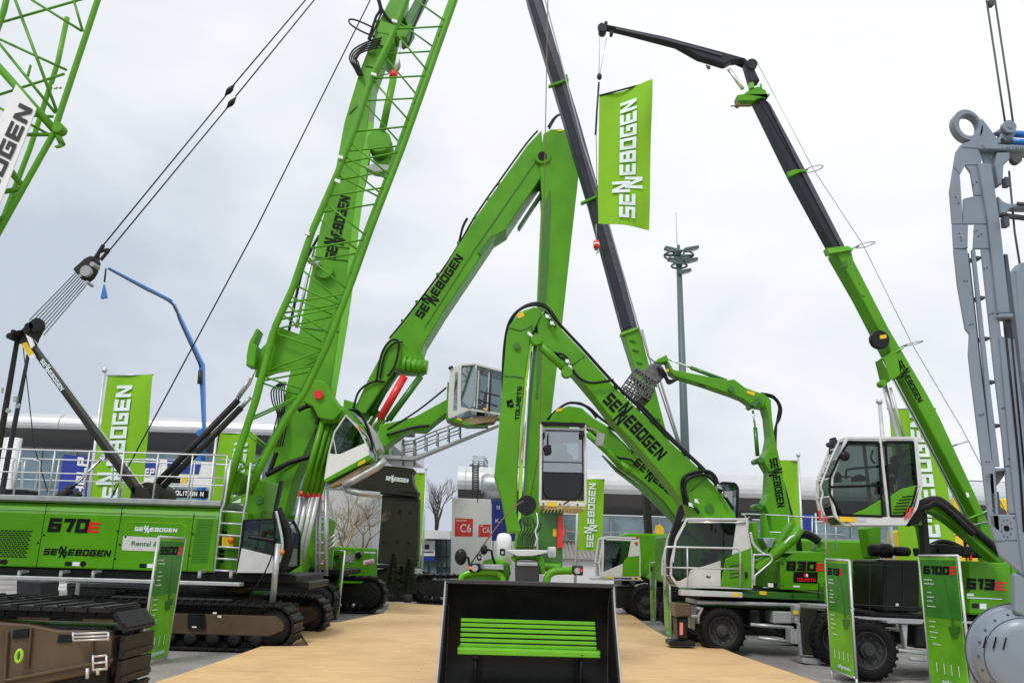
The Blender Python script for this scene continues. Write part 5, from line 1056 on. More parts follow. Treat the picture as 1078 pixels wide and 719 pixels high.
# bucket: open towards the camera; side plates flare forward
zb0 = dz + .02; TLb, TRb = p.pt(472, 613), p.pt(643, 615.5)
Yt = YB; yf = 9.75
ztop = (TLb.z + TRb.z) / 2; xl, xr_ = TLb.x, TRb.x
prof = [(yf, zb0 + .02), (yf + .4, zb0), (YB - .1, zb0 + .02), (YB + .12, zb0 + .12), (YB + .28, zb0 + .32), (YB + .32, zb0 + .55), (YB + .26, ztop - .25), (YB + .05, ztop - .02), (YB, ztop)]
m = MB(); m.grid([[(X, y, z) for y, z in prof] for X in (xl, xr_)], closed=False, caps=False, smooth=True)
m.grid([[(X, y + .03, z - (.03 if i < 4 else -.0)) for i, (y, z) in enumerate(prof)] for X in (xl, xr_)], closed=False, caps=False, smooth=True)
bu = m.build('bucket', 'black_gloss', r)
m = MB()
for X in (xl, xr_):
    s = -1 if X == xl else 1
    pts = [(X, y, z) for y, z in prof] ; pts.append((X, YB - .12, ztop - .28)); pts.append((X, yf + .25, zb0 + .45))
    m.ext(pts, (s * .03, 0, 0))
m.build('bucket_side', 'black', bu, bev=.006)
m = MB(); m.box(((xl + xr_) / 2, YB + .02, ztop + .0), (xr_ - xl + .06, .10, .05)); m.box(((xl + xr_) / 2, yf - .02, zb0 + .03), (xr_ - xl + .08, .22, .03)); m.build('bucket_edge', 'dark_grey', bu, bev=.008)
m = MB(); m.tube([(xl - .035, YB, ztop), (xl - .035, YB - .12, ztop - .28), (xl - .035, yf + .25, zb0 + .45), (xl - .035, yf, zb0)], .012, 6); m.tube([(xr_ + .035, YB, ztop), (xr_ + .035, YB - .12, ztop - .28), (xr_ + .035, yf + .25, zb0 + .45), (xr_ + .035, yf, zb0)], .012, 6); m.build('lit_edge', 'grey', bu)  # light along the side plate edges, put in as grey tubes
# bench in the bucket
bq = Pl(YB + .06); rb = thing('bench', Vector((bq.pt(557, 690).x, YB - .1, zb0 + .02)), 'slatted lime green bench standing inside the black loader bucket', 'bench')
m = MB(); rows = [(651, 658.2), (655, 0)]
for i, y in enumerate((650.2, 655.2, 660.4, 665.8, 671.2, 676.4)):
    w = 4.0; m.prism(bq, [(485.3 - i * .2, y), (626.5 + i * .35, y + 4.0), (626.7 + i * .35, y + 4.0 + w), (485.1 - i * .2, y + w)], -.06 - i * .012, -.02 - i * .012)
m.build('backrest', 'green_bright', rb, bev=.006)
m = MB(); bs = Pl(YB - .12)
m.prism(bs, [(482, 682), (631.5, 686.3), (632, 692.5), (481.5, 688.5)], -.1, -.04); a = bs.pt(481.8, 682.2); b = bs.pt(631.6, 686.4)
for j in range(3): m.obox(((a + b) / 2) + Vector((0, -.02 + j * .09 - .01, .0)), (b - a) / 2, (0, .036, 0), (0, 0, .013))
m.build('seat', 'green_bright', rb, bev=.006)
for x in (501, 612):
    m = MB(); a = bs.pt(x, 688); m.tube([a + Vector((0, -.05, 0)), a + Vector((0, -.03, -.2)), Vector((a.x, a.y + .06, zb0 + .05)), Vector((a.x, a.y + .1, zb0 + .035))], .022, 6); m.tube([a + Vector((0, .2, -.0)), Vector((a.x, a.y + .24, zb0 + .05))], .022, 6); m.lathe(a + Vector((0, -.08, -.03)), (0, 1, 0), [(.01, 0), (.03, .0), (.03, .04), (.01, .05)], 10)
    m.box((a.x, a.y + .06, a.z - .01), (.03, .32, .03)); m.build('leg', 'black', rb)
# chassis behind
m = MB(); m.box((.25, 14.6, 1.0), (1.2, 4.6, .6)); m.box((.25, 12.9, .75), (.8, 1.6, .4)); m.build('chassis', 'green_deep', r, bev=.04)
for X, y in ((-.42, 13.6), (.92, 13.6), (-.42, 16.4), (.92, 16.4)):
    wheel(r, (X - .22 if X < 0 else X + .22, y, .75), (1, 0, 0) if X < 0 else (-1, 0, 0), .62, .42, 'white', 20)
q = Pl(12.6)
m = MB(); m.prism(q, [(486, 612), (486, 603), (494, 598), (508, 595), (508, 590), (520, 587), (536, 592), (538, 603), (534, 614), (488, 618)], .0, .7); hd = m.build('bonnet', 'green', r, bev=.03, seg=2)
m = MB(); m.hose(q, [(485, 612), (488, 605), (500, 602), (520, 602), (528, 606), (531, 615)], .045, -.05, 8); m.build('mudguard_edge', 'green_bright', hd)
m = MB(); m.hose(q, [(575, 614), (577, 606), (583, 601.5), (594, 600.5), (602, 600.5)], .055, -.2, 10); m.hose(q, [(560, 597), (575, 597), (590, 597.5)], .06, .2, 10); m.hose(q, [(540, 590), (545, 586), (563, 586), (569, 590), (570, 604)], .05, .0, 8); m.build('lamp_arm', 'green', r)
m = MB(); m.prism(q, [(542, 594), (544, 590), (566, 590), (568, 594), (567.5, 616), (542.5, 616)], -.25, .1); o = m.build('front_cover', 'dark_grey', r, bev=.03, seg=2); m = MB(); m.prism(q, [(544, 591.5), (566, 592), (566, 596), (544, 595.5)], -.27, -.24); m.build('cover_top', 'zinc', o, bev=.01)
m = MB(); m.prism(q, [(534, 578.5), (577, 579), (577, 582), (560, 585.5), (545, 585.5), (534, 581)], -.1, .0); m.build('light_bar', 'cab_silver', r, bev=.01)
m = MB(); m.prism(q, [(503, 593.5), (530, 594), (531, 600), (507, 599)], -.15, .0); m.build('bonnet_plate', 'zinc', hd, bev=.01)
for pts, fr in (([(526, 577), (532, 577.5), (532, 585), (526, 584.5)], 'black'), ([(576, 575.5), (585.5, 575.5), (585, 587), (577, 587)], 'silver'), ([(493, 593), (506, 592.5), (506, 602), (494, 602)], 'black'), ([(602, 594.5), (614, 595), (614, 606), (602, 605)], 'dark_grey'), ([(502, 582), (507, 582), (507, 590), (502, 590)], 'dark_grey')):
    m = MB(); m.prism(q, pts, -.28, -.1); o = m.build('headlight', fr, r, bev=.015); xs = sum(a_ for a_, _ in pts) / 4; ys = sum(b_ for _, b_ in pts) / 4
    m = MB(); m.disc(q, xs, ys + .5, (pts[1][0] - pts[0][0]) * .25 * q.Y / F, -.30, -.27, 14); m.build('lens', 'zinc', o)
    if fr in ('black', 'dark_grey') and pts[0][0] != 526 and pts[0][0] != 502:
        m = MB(); xx = pts[0][0] + (1.8 if pts[0][0] < 550 else 9.8); m.disc(q, xx, ys, 1.7 * q.Y / F, -.31, -.27, 10); m.build('indicator', 'orange' if pts[0][0] < 550 else 'red', o)
for x, y, s in ((485, 586, 1.0), (509.5, 578.5, .62)):
    m = MB(); c = q.ex(x, y, -.1); m.lathe(c, (0, 1, 0), [(.01, -.04), (.07 * s, -.04), (.085 * s, .0), (.085 * s, .08), (.05 * s, .13), (.01, .14)], 20)
    for v in m.v: v.z = c.z + (v.z - c.z) * 1.35
    m.ptube(q, [(x + 4, y), (x + 8, y + 1), (x + 9, y + 8), (x + 12, y + 16)], .018, -.02); m.build('mirror', 'black', r)
m = MB(); c = q.ex(530, 588, .5); R_ = .115; m.lathe(c, (0, 0, 1), [(.01, -.1), (R_, -.1), (R_, .26), (R_ * .93, .32), (R_ * .7, .36), (.01, .375)], 24); m.build('air_cleaner', 'white_shiny', r)
m = MB(); m.ptube(q, [(496, 593), (513, 568), (527, 549), (540, 534), (551, 527)], .010, -.1, 5); m.build('antenna', 'rusty', r)
q7 = Pl(14.0)
m = MB(); m.disc(q7, 554.5, 531.5, .155, -.06, .1, 28); o = m.build('hose_reel', 'black', r); m = MB()
for rr in (.06, .10, .135): m.tube([q7.ex(554.5, 531.5, -.065) + Vector((math.cos(q_) * rr, 0, math.sin(q_) * rr)) for q_ in [2 * math.pi * i / 24 for i in range(25)]], .006, 5)
m.build('reel_winding', 'dark_grey', o)
m = MB()
for k in range(9): m.hose(q7, [(545 + k * 2.3, 577), (546 + k * 2, 566), (549 + k * 2.2 + (k % 3), 556), (547 + k * 2.8, 550 - k % 2 * 5)], .011, -.1 + .03 * (k % 3), 5)
m.build('hydraulic_hose', 'dark_grey', r); m = MB(); m.hose(q7, [(565, 540), (566, 552), (563.5, 560), (565, 568), (563, 575)], .016, -.12); m.build('chain', 'chrome', r)
m = MB(); m.prism(q7, [(543, 556), (563, 556), (564, 578), (541, 578)], .1, .4); m.prism(q7, [(549, 542), (563, 543), (560, 553), (553, 556)], .1, .3); m.build('boom_nose', 'green', r, bev=.03)
q8 = Pl(14.6)
m = MB(); m.prism(q8, [(567, 536), (593, 537), (592, 600), (566, 600)], .0, .35); co = m.build('cab_lift', 'green_deep', r, bev=.02)
m = MB(); m.prism(q8, [(587.5, 543), (592, 543), (592.5, 576), (586.5, 577)], -.06, -.0); m.build('side_marker', 'red', co); m = MB(); m.ptube(q8, [(592, 554), (595.5, 554), (595.5, 564), (592, 564)], .012, -.03); m.build('hook', 'red', co)
m = MB(); m.prism(q8, [(582, 556.5), (586, 556.5), (586, 564.5), (582, 564.5)], -.01, 0); m.build('sticker', 'yellow', co)
# raised cab seen from the front
qc = Pl(14.4)
out = [(569, 447), (616, 448), (617, 460), (616.5, 524), (615.5, 532), (568, 528), (567.5, 520), (568, 462)]
m = MB(); m.bar(qc, (570, 446), (568.5, 530), 3.2, 0, .14); m.bar(qc, (615.8, 447), (616, 533), 3.2, 0, .14); m.bar(qc, (570, 446), (568.5, 530), 3, 1.3, 1.4); m.bar(qc, (615, 447), (616, 533), 3, 1.3, 1.4); cf = m.build('cab_frame', 'cab_silver', r, bev=.012)
m = MB(); m.prism(qc, [(570, 443.5), (616, 445), (617, 450), (569, 449)], -.04, 1.35); m.bar(qc, (573, 452.5), (613, 453.5), 1.0, -.05, .0); m.bar(qc, (572, 447), (614, 448.5), 1.6, -.12, -.02); m.build('cab_roof', 'black', cf, bev=.01)
m = MB(); m.prism(qc, [(568, 526), (616, 528), (617, 536), (612, 540), (571, 540), (567, 535)], -.02, 1.3); sill = m.build('cab_sill', 'grating', cf, bev=.012)
m = MB(); m.prism(qc, [(568, 526.5), (616, 528.5), (616, 533), (568, 532)], -.03, -.02); o = m.build('sill_face', 'cab_silver', cf); m = MB(); m.sheet(qc, [(576, 528), (586, 528.4), (586, 533), (576, 532.8)], -.04); m.build('sticker', 'yellow', o); m = MB()
for x, y in ((572, 530), (589.5, 530.5), (608, 531)): m.disc(qc, x, y, .015, -.05, -.02, 8)
m.ptube(qc, [(593, 531), (599, 527)], .012, -.07); m.build('wiper', 'black', o)
m = MB()
for i in range(11): m.bar(qc, (572 + i * 3.7, 539.5), (574.5 + i * 3.7, 534), 1.1, -.035, -.02)
m.build('grating_bar', 'wood_under', sill)
m = MB(); m.prism(qc, [(571, 450), (614, 451), (614.5, 498), (570.5, 497)], .04, .06); m.build('windscreen', 'cab_glass_mirror', cf); m = MB(); m.prism(qc, [(570.5, 497.5), (614.5, 498.5), (614.5, 527), (570, 526)], .04, .06); m.build('lower_window', 'cab_glass_dark', cf)
m = MB(); m.hose(qc, [(571.5, 452), (571.5, 480), (571.5, 510), (574, 521), (582, 524.5), (602, 525.5), (610, 521), (613, 510), (613.5, 480), (613, 454)], .011, .03, 6); m.ptube(qc, [(571, 486), (613, 487)], .008, .03); m.ptube(qc, [(572, 497), (613, 498)], .008, .03); m.build('windscreen_seal', 'letter_black', cf)
m = MB(); m.prism(qc, [(571, 498), (614, 499), (614, 527), (570, 526)], .45, 1.25); m.prism(qc, [(571, 450), (577, 450), (577, 500), (571, 500)], 1.0, 1.3); m.prism(qc, [(609, 450), (614, 450), (614, 500), (609, 500)], 1.0, 1.3); m.prism(qc, [(577, 450), (609, 451), (609, 467), (577, 466)], 1.25, 1.3); m.prism(qc, [(577, 484), (609, 484), (609, 500), (577, 500)], 1.25, 1.3); m.build('cab_back', 'dark_grey', cf)
m = MB(); m.prism(qc, [(582, 478), (588, 475.5), (598, 475.5), (603, 480), (604, 500), (581, 500)], .8, .95); m.prism(qc, [(588, 468), (597, 468), (597, 476), (588, 476)], .82, .92); m.prism(qc, [(581, 498), (604, 498), (604, 505), (581, 505)], .4, .9); m.build('seat', 'seat_cloth', cf, bev=.03, seg=2)
m = MB(); c = qc.ex(594, 489, .35); m.tube([c + Vector((math.cos(q_) * .15, 0, math.sin(q_) * .10)) for q_ in [2 * math.pi * i / 20 for i in range(21)]], .012, 6); m.tube([c, qc.ex(594, 522, .3)], .03, 8); m.build('steering_wheel', 'black', cf)
m = MB(); m.prism(qc, [(572.5, 469), (580, 468), (581, 477), (574, 478)], -.12, -.08); m.prism(qc, [(571, 455), (574, 455), (574, 461), (571, 461)], -.14, -.02); m.prism(qc, [(610, 453), (615, 453), (614.5, 461), (610.5, 461)], -.14, -.02); m.ptube(qc, [(577, 456), (577, 470)], .01, -.1); m.build('mirror', 'black', cf, bev=.01)

# ================================================================ SECOND EXCAVATOR BEHIND (boom arching over the cab)
Y2 = 24.0; p = Pl(Y2); b = G(775, 665); r = thing('excavator', (p.pt(775, 640).x, Y2 + 1, 0), 'green excavator mostly hidden, its shorter lettered boom arching behind the raised loader cab', 'excavator')
m = MB(); m.prism(p, [(573, 470), (577, 444), (582, 436), (588, 431), (598, 427), (612, 429), (625, 440), (640, 449), (664, 473), (700, 500), (730, 525), (745, 560), (735, 575), (722, 562), (709, 549), (696, 531), (675, 511), (650, 493), (632, 470), (617, 452), (600, 448), (592, 470), (586, 520), (572, 520)], 0, .7); bo = m.build('boom', 'green', r, bev=.03, seg=2)
lettering(bo, p, LOGO, *along((666.5, 488), (722, 536), 8.5), 'letter_black', -.01)
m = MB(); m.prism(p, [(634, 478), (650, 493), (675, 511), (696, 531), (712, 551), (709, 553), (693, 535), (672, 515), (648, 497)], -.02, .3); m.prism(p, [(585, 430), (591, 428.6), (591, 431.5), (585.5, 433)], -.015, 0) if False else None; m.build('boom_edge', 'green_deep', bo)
m = MB(); m.prism(p, [(585, 431), (592, 429), (592, 432.5), (585.5, 434)], -.015, 0); m.build('sticker', 'yellow', bo)
m = MB(); m.ptube(p, [(618, 456), (640, 476), (654, 492)], 3.4 * Y2 / F, -.25, 12); m.ptube(p, [(652, 488), (664, 497)], 4.2 * Y2 / F, -.2, 12); m.build('cylinder', 'green', r)
m = MB(); m.hose(p, [(576, 442), (586, 432), (600, 424), (618, 428), (632, 440), (645, 450), (664, 471)], .04, .1); m.hose(p, [(602, 424), (612, 425), (622, 432), (628, 440)], .04, .4); m.hose(p, [(615, 450), (622, 455), (630, 460), (636, 466)], .03, -.1); m.hose(p, [(640, 478), (652, 482), (664, 484), (672, 491)], .035, -.1); m.hose(p, [(640, 449), (655, 458), (668, 476)], .05, -.1); m.build('hydraulic_hose', 'black', r)
m = MB(); m.prism(p, [(628.5, 455), (637, 456.5), (635, 470), (626.5, 468.5)], -.6, -.55); m.ptube(p, [(618, 450), (628, 453), (631, 457)], .02, -.55); m.build('mirror', 'grey', r, bev=.02)
q = p.back(.6); out = [(757, 510), (761, 508), (774, 509), (777, 514), (776, 550), (757, 550)]
cab(r, q, out, .0, 1.4, 2.6, frame='black', gl='cab_glass', panels=[('blind', 'grey', [(762, 517), (771, 517), (771, 545), (762, 545)])], both=False)
m = MB(); a = p.pt(775, 590); m.box((a.x + .3, Y2 + 1.3, 1.95), (4.2, 2.4, 1.3)); m.build('engine_house', 'green', r, bev=.06); m = MB(); m.box((a.x + .8, Y2 + 1.2, .85), (3.0, 2.2, .7)); m.build('chassis', 'black', r, bev=.04)
for dx in (-1.5, 1.5):
    wheel(r, (a.x + dx, Y2, .55), (0, 1, 0), .55, .5)

# ================================================================ GRAB EXCAVATOR (behind, right of centre)
Y3 = 26.0; p = Pl(Y3); a = p.pt(825, 600); r = thing('excavator', (a.x, Y3 + 1, 0), 'green excavator behind the nearest one, with sharply folded arm holding a slotted grab', 'excavator')
m = MB(); m.prism(p, [(799, 430), (805, 415), (812, 425), (813, 440), (816, 462), (824, 496), (828, 520), (833, 543), (838, 548), (840, 562), (846, 585), (812, 590), (800, 575), (806, 560), (804, 545), (798, 533), (803, 518), (803.5, 499), (796, 486), (802, 476), (804.5, 460), (802, 440)], .0, .7); bo = m.build('boom', 'green', r, bev=.03, seg=2)
lettering(bo, p, LOGO, *along((810, 483), (818.5, 534), 8), 'letter_black', -.01)
m = MB(); m.prism(p, [(686, 384), (692, 378), (702, 373), (704, 380), (709, 389), (727, 392.5), (745, 396), (766, 400), (773, 399), (785, 408), (805, 415), (812, 421), (812, 434), (799, 432), (788, 430), (780, 424), (771, 420), (741, 409.5), (710, 400), (703, 396), (699, 384), (690, 386)], .1, .6); ar = m.build('stick', 'green', r, bev=.03, seg=2)
m = MB(); m.ptube(p, [(727, 387), (765, 401)], 2.2 * Y3 / F, .35, 10); m.ptube(p, [(795, 450), (797.5, 480)], 2.2 * Y3 / F, .3, 10); m.build('cylinder', 'green_deep', r)
m = MB(); m.ptube(p, [(703, 378), (727, 387)], 1.0 * Y3 / F, .35, 8); m.ptube(p, [(792.5, 432), (795, 450)], 1.2 * Y3 / F, .3, 8); m.build('cylinder_rod', 'chrome', r)
m = MB(); m.prism(p, [(786, 411), (795, 413), (794, 417), (786, 414)], .08, .1); m.prism(p, [(700, 389), (704, 388), (704, 391), (701, 391.5)], .08, .1); m.build('sticker', 'yellow', ar)
m = MB()
for k in range(3): m.hose(p, [(801, 414 + k), (814, 417 + k), (822 - k, 428), (821 - k * 1.2, 440), (816 + k * .5, 452), (817 + k * .3, 480), (827 + k * .5, 520), (834 + k * .3, 545)], .035, .2 + .1 * k)
for k in range(3): m.hose(p, [(692, 386 + k), (700, 392 + k * 3), (704, 400 + k * 2), (714, 399)], .03, .0)
m.prism(p, [(735, 404), (743, 406.5), (743, 408), (735, 405.5)], .07, .1); m.build('hydraulic_hose', 'black', r)
m = MB()
for x, y in ((799, 421), (795, 425), (801, 484), (800, 533), (770, 409)): m.disc(p, x, y, .09, -.03, .75, 12)
m.build('pivot_pin', 'green_deep', ar)
gp = p.back(-.1)
go = thing('sorting_grab', gp.pt(675, 420), 'grey slotted sorting grab hanging from the folded arm', 'grab')
gr = MB(); gr.prism(gp, [(670, 385), (693, 401), (690, 406), (667, 391)], .0, 1.1); gr.disc(gp, 690, 392, .30, .2, .9, 18); gr.prism(gp, [(683, 384), (691, 382), (698, 388), (694, 399), (684, 394)], .3, .8); gr.build('grab_head', 'grab_grey', go, bev=.02)
gr = MB(True)
for v in (-.02, 1.05):
    for i in range(8):
        x0, y0 = 669 + i * 3.2, 388 + i * 2.25; gr.bar(gp, (x0, y0), (x0 - 10.5, y0 + 17.5 - abs(i - 4) * .8), 1.7, v, v + .08)
    for k in range(4): gr.bar(gp, (667 - k * 3.2, 390 + k * 5.4), (692 - k * 2.6, 407 + k * 4.6), 1.3, v, v + .08)
for i in range(7):
    for v in (.15, .35, .55, .75, .95): gr.bar(gp, (658 + i * 3.3, 407.5 + i * 2.1), (656.5 + i * 3.3, 410 + i * 2.1), 1.8, v, v + .06)
gr.build('shell', 'grab_grey', go, bev=.004)
gr = MB(); gr.bar(gp, (664, 395), (684, 417), 3.5, .3, .5); gr.disc(gp, 681, 418, .14, .1, .9, 14); gr.bar(gp, (688, 408), (683, 420), 4, .0, .1); gr.build('grab_arm', 'dark_grey', go, bev=.01)
m = MB(); m.box((a.x + .5, Y3 + 1.4, 1.95), (4.6, 2.4, 1.4)); m.build('engine_house', 'green', r, bev=.06); m = MB(); m.box((a.x + .3, Y3 + 1.3, .8), (4.4, 2.2, .7)); m.build('chassis', 'dark_grey', r, bev=.04)
for dx in (-1.3, 1.6): wheel(r, (a.x + dx, Y3, .55), (0, 1, 0), .55, .5)

# ================================================================ FAR EXCAVATOR
Y4 = 29; p = Pl(Y4); a = p.pt(668, 630); r = thing('excavator', (a.x, Y4 + 1, 0), 'small distant excavator with white and green cab seen between flag and nearest excavator', 'excavator')
out = [(635, 567), (639, 565), (672, 566.5), (673.5, 585), (673.5, 607), (632, 607), (631, 592)]
cab(r, p, out, 0, 1.4, 2.0, panels=[('side_panel', 'green', [(657, 590), (661, 586), (673, 584.5), (673, 606.5), (655, 606.5)]), ('side_panel', 'cab_silver', [(633, 603), (656, 593), (655, 607), (632, 607)]), ('rear_pillar', 'cab_silver', [(664.5, 568), (672.5, 568), (673, 585), (661, 587)])], gl='cab_glass', seat=(650, 591, .55), frame='cab_silver', extra=[((635, 570), (634, 603), 2.4), ((638, 567.5), (665, 568.5), 2)], both=False)
m = MB(); m.prism(p, [(672, 607), (690, 577), (699, 572), (712, 574), (716, 612), (680, 612)], .1, 2.0); m.build('engine_house', 'green', r, bev=.04)
m = MB(); m.prism(p, [(620, 608), (677, 609.5), (677, 611.5), (620, 610)], -.1, 1.6); m.prism(p, [(666, 615), (676, 613), (684, 614), (680, 619), (668, 620)], -.1, .4); m.build('platform', 'zinc', r, bev=.01)
m = MB(); m.prism(p, [(663, 609), (690, 610), (690, 616), (663, 616)], .3, 1.6); m.prism(p, [(642, 615), (720, 616), (720, 641), (642, 640)], .1, 2.0); m.build('chassis', 'black', r, bev=.03)
m = MB(); m.sheet(p, [(638.5, 606.5), (645, 606.8), (645, 609), (638.5, 608.6)], -.12); m.sheet(p, [(665, 608), (668, 608), (668, 610), (665, 610)], -.12); m.sheet(p, [(671, 608), (675, 608), (675, 610.2), (671, 610)], -.12); m.build('sticker', 'yellow', r)
m = MB(); m.disc(p, 671, 565.5, .05, 0, .1, 8); m.disc(p, 670, 571.5, .05, -.05, .0, 8); m.build('beacon', 'red', r)
for x in (680, 720): w0 = p.pt(x, 633); wheel(r, (w0.x, Y4 - .25, .58), (0, 1, 0), .58, .5)

# ================================================================ YELLOW MACHINES FAR BEHIND
p = Pl(40); a = p.pt(694, 610); r = thing('yellow_excavator', (a.x, 40.5, 0), 'distant yellow excavator arm behind the near excavator cab', 'excavator')
m = MB(); m.prism(p, [(688, 574), (688.5, 560), (690, 553), (695, 552), (699, 556), (699, 570), (692, 571), (691, 580), (688, 580)], 0, .7); m.build('boom', 'yellow', r, bev=.06, seg=2); m = MB(); m.prism(p, [(670, 577), (680, 565), (686, 566), (686, 590), (672, 590)], 0, 1.0); m.build('bucket', 'sand_dirt', r, bev=.08); m = MB(); m.prism(p, [(672, 588), (712, 588), (712, 618), (672, 618)], .2, 2); m.build('body', 'yellow', r, bev=.1); m = MB(); m.box((a.x, 41, .35), (4, 2.4, .7)); m.build('undercarriage', 'black', r, bev=.05)
p = Pl(24); a = p.pt(985, 600); r = thing('yellow_excavator', (a.x + 1, 25, 0), 'orange yellow construction machine behind the telescopic crane body', 'excavator')
m = MB(); m.prism(p, [(934, 557), (968, 558), (968, 610), (932, 610)], .0, 1.2); m.prism(p, [(1000, 573), (1006, 562), (1012, 560), (1020, 570), (1020, 610), (996, 610)], 0, 1); m.prism(p, [(1045, 535), (1066, 535), (1085, 560), (1085, 610), (1045, 610)], 0, 1); m.prism(p, [(967, 582), (1050, 582), (1050, 612), (967, 612)], .1, 1.5); m.build('body', 'yellow', r, bev=.06, seg=2)
m = MB(); m.prism(p, [(1001, 524), (1006, 524), (1018, 548), (1013, 552), (1000, 535)], .2, .6); m.prism(p, [(1045, 524), (1075, 526), (1080, 542), (1045, 540)], .2, .6); m.bar(p, (1010, 548), (1016, 576), 4, .3, .5); m.build('boom', 'yellow', r, bev=.03); m = MB(); m.box((a.x + 1.2, 25.2, .6), (5, 2.2, 1.2)); m.build('undercarriage', 'black', r, bev=.05)

# ================================================================ CRANE WITH DARK TELESCOPIC MAST
Y5 = 31; p = Pl(Y5); a = p.pt(700, 600); r = thing('telescopic_crane', (a.x, Y5 + 1.2, 0), 'crane with tall dark grey telescopic mast sliding out of a green base section', 'crane')
m = MB(); m.prism(p, [(547, -28), (563, -28), (597, 88), (610, 131), (640, 237), (670, 345), (654, 352), (617, 214), (580, 90), (553, 0)], 0, .62); ms = m.build('mast', 'mast_black', r, bev=.04)
m = MB(); m.prism(p, [(561, -28), (569, 0), (598, 88), (611, 131), (641, 237), (671, 345), (665, 346), (634, 237), (604, 131), (591, 88), (561, 0), (553, -28)], -.03, .0) ; m.build('mast_section', 'leader_dark', ms)
for a_, b_ in (((577, 92), (599, 84)), ((611, 215), (630, 207))):
    m = MB(); m.bar(p, a_, b_, 4.5, -.12, .75); m.bar(p, (b_[0] - 3, b_[1] - 6), (b_[0] - 1, b_[1] + 7), 2.5, -.1, .6); m.build('clamp', 'green', ms, bev=.02)
m = MB(); m.prism(p, [(652, 352), (660, 349), (672, 345), (674, 349), (687, 397), (700, 448), (716, 505), (732, 560), (712, 560), (691, 500), (677, 440), (663, 386)], -.06, .75); bs_ = m.build('mast_base', 'green', r, bev=.04, seg=2)
m = MB(); m.prism(p, [(651, 351), (673, 343.5), (674.5, 348), (652.5, 356)], -.14, .82); m.build('collar', 'green_bright', bs_, bev=.02)
m = MB()
for x, y in ((666, 358), (669, 368), (673, 381), (676, 392), (680, 405), (692, 440)): m.bar(p, (x - 3, y), (x + 3, y + 1.5), 1.6, -.12, -.06)
m.build('slide_pad', 'green_deep', bs_)
m = MB(); m.tube([p.ex(566, -30, -.3), p.ex(613, 150, -.3), p.ex(642, 240, -.3), p.ex(671, 340, -.3), p.ex(716, 474, -.3)], .03, 6); m.ptube(p, [(676, 347), (683, 376), (689, 381), (706, 436), (723, 490)], .045, -.1, 6); m.build('rope', 'grey', r)
m = MB(); m.prism(p, [(675, 512), (684, 514), (688, 577), (681, 610), (672, 610), (679, 575)], .4, .9); m.build('support_leg', 'olive_black', r, bev=.02)
m = MB(); m.box((a.x + 1, Y5 + 1.4, 2.1), (4.6, 2.4, 1.4)); m.build('engine_house', 'green', r, bev=.06); m = MB(); m.box((a.x + 1, Y5 + 1.3, .9), (5, 2.2, .8)); m.build('chassis', 'black', r, bev=.04)
for dx in (-1, 2.8): wheel(r, (a.x + dx, Y5 - .1, .58), (0, 1, 0), .58, .5)

# ================================================================ 830 EXCAVATOR (near, right of centre)
YE = 19.3; p = Pl(YE); a = p.pt(790, 640); r = thing('material_excavator', (a.x, YE + 1.3, 0), 'nearest green wheeled excavator marked 830 with big lettered boom folded down to the left', 'excavator')
q = p.back(1.0)
m = MB(); m.prism(q, [(562, 332), (575, 326.5), (590, 345), (617, 373.5), (647, 407), (674, 433), (700, 460), (720, 478), (736, 493), (754, 513.5), (774, 541), (782, 572), (752, 585), (735, 566), (718, 540), (700, 514), (687, 498), (662, 470), (640, 446), (623, 424), (600, 397), (580, 381), (566, 368)], 0, .8); bo = m.build('boom', 'green', r, bev=.035, seg=2)
lettering(bo, q, LOGO, *along((634, 422), (693, 485), 13.5), 'letter_black', -.01)
m = MB(); m.prism(q, [(536, 343), (547, 328), (563, 322.5), (570, 328), (569, 340), (563, 352), (559, 360), (553, 398), (548, 450), (545, 500), (544, 540), (549, 560), (534, 562), (527, 523), (520, 503), (524, 465), (530, 392), (533, 355)], -.05, .75); st = m.build('stick', 'green', r, bev=.03, seg=2)
m = MB(); m.prism(q, [(558.5, 360), (561.5, 360), (556, 410), (551, 480), (548.5, 545), (545, 550), (547, 470), (552.5, 400)], -.08, .6); m.build('stick_sunlit_face', 'lime', st)  # lime strip: sunlight on this face put into the colour
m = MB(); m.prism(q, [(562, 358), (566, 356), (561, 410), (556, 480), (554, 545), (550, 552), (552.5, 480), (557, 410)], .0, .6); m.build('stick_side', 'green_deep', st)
m = MB(); m.ptube(q, [(559, 370), (553, 440), (549, 484)], .035, -.12, 10); m.ptube(q, [(555.5, 350), (563, 358)], .05, -.2, 8); m.build('cylinder_rod', 'chrome', r)
m = MB(); m.ptube(q, [(562, 356), (598, 392)], 4.2 * q.Y / F, -.2, 14); m.disc(q, 565, 357, .13, -.35, -.05, 16); m.disc(q, 597, 391, .13, -.32, -.05, 16); m.build('cylinder', 'green', r)
lettering(st, q, 'TOLMETS', *along((546.5, 442), (549.5, 407), 4.6), 'letter_black', -.065)
m = MB(); m.sheet(q, [(533, 422), (539, 420), (540, 423.5), (536, 425), (538, 427.5), (534, 428.5), (533.5, 425.5)], -.06); m.sheet(q, [(536.5, 427), (540.5, 424), (540.5, 428.5), (537, 429.5)], -.061); m.build('emblem', 'letter_black', st)
m = MB(); m.sheet(q, [(544, 331.5), (550.5, 328.3), (552.5, 332.5), (546, 335.5)], -.06); m.build('sticker', 'yellow', st)
m = MB(); m.disc(q, 544, 364, .08, -.12, .8, 12); m.disc(q, 747, 535, .1, -.05, .85, 12); m.disc(q, 561, 346, .05, -.09, .8, 12); m.build('pivot_pin', 'green_deep', st)
m = MB()
for P in ([(531, 396), (540, 396), (551, 398)], [(602, 385), (612, 377), (616, 374)], [(536, 345), (548, 348), (556, 345), (560, 342)], [(727, 517), (748, 500)]): m.ptube(q, P, .014, -.06 if P[0][0] < 560 else -.005, 5)
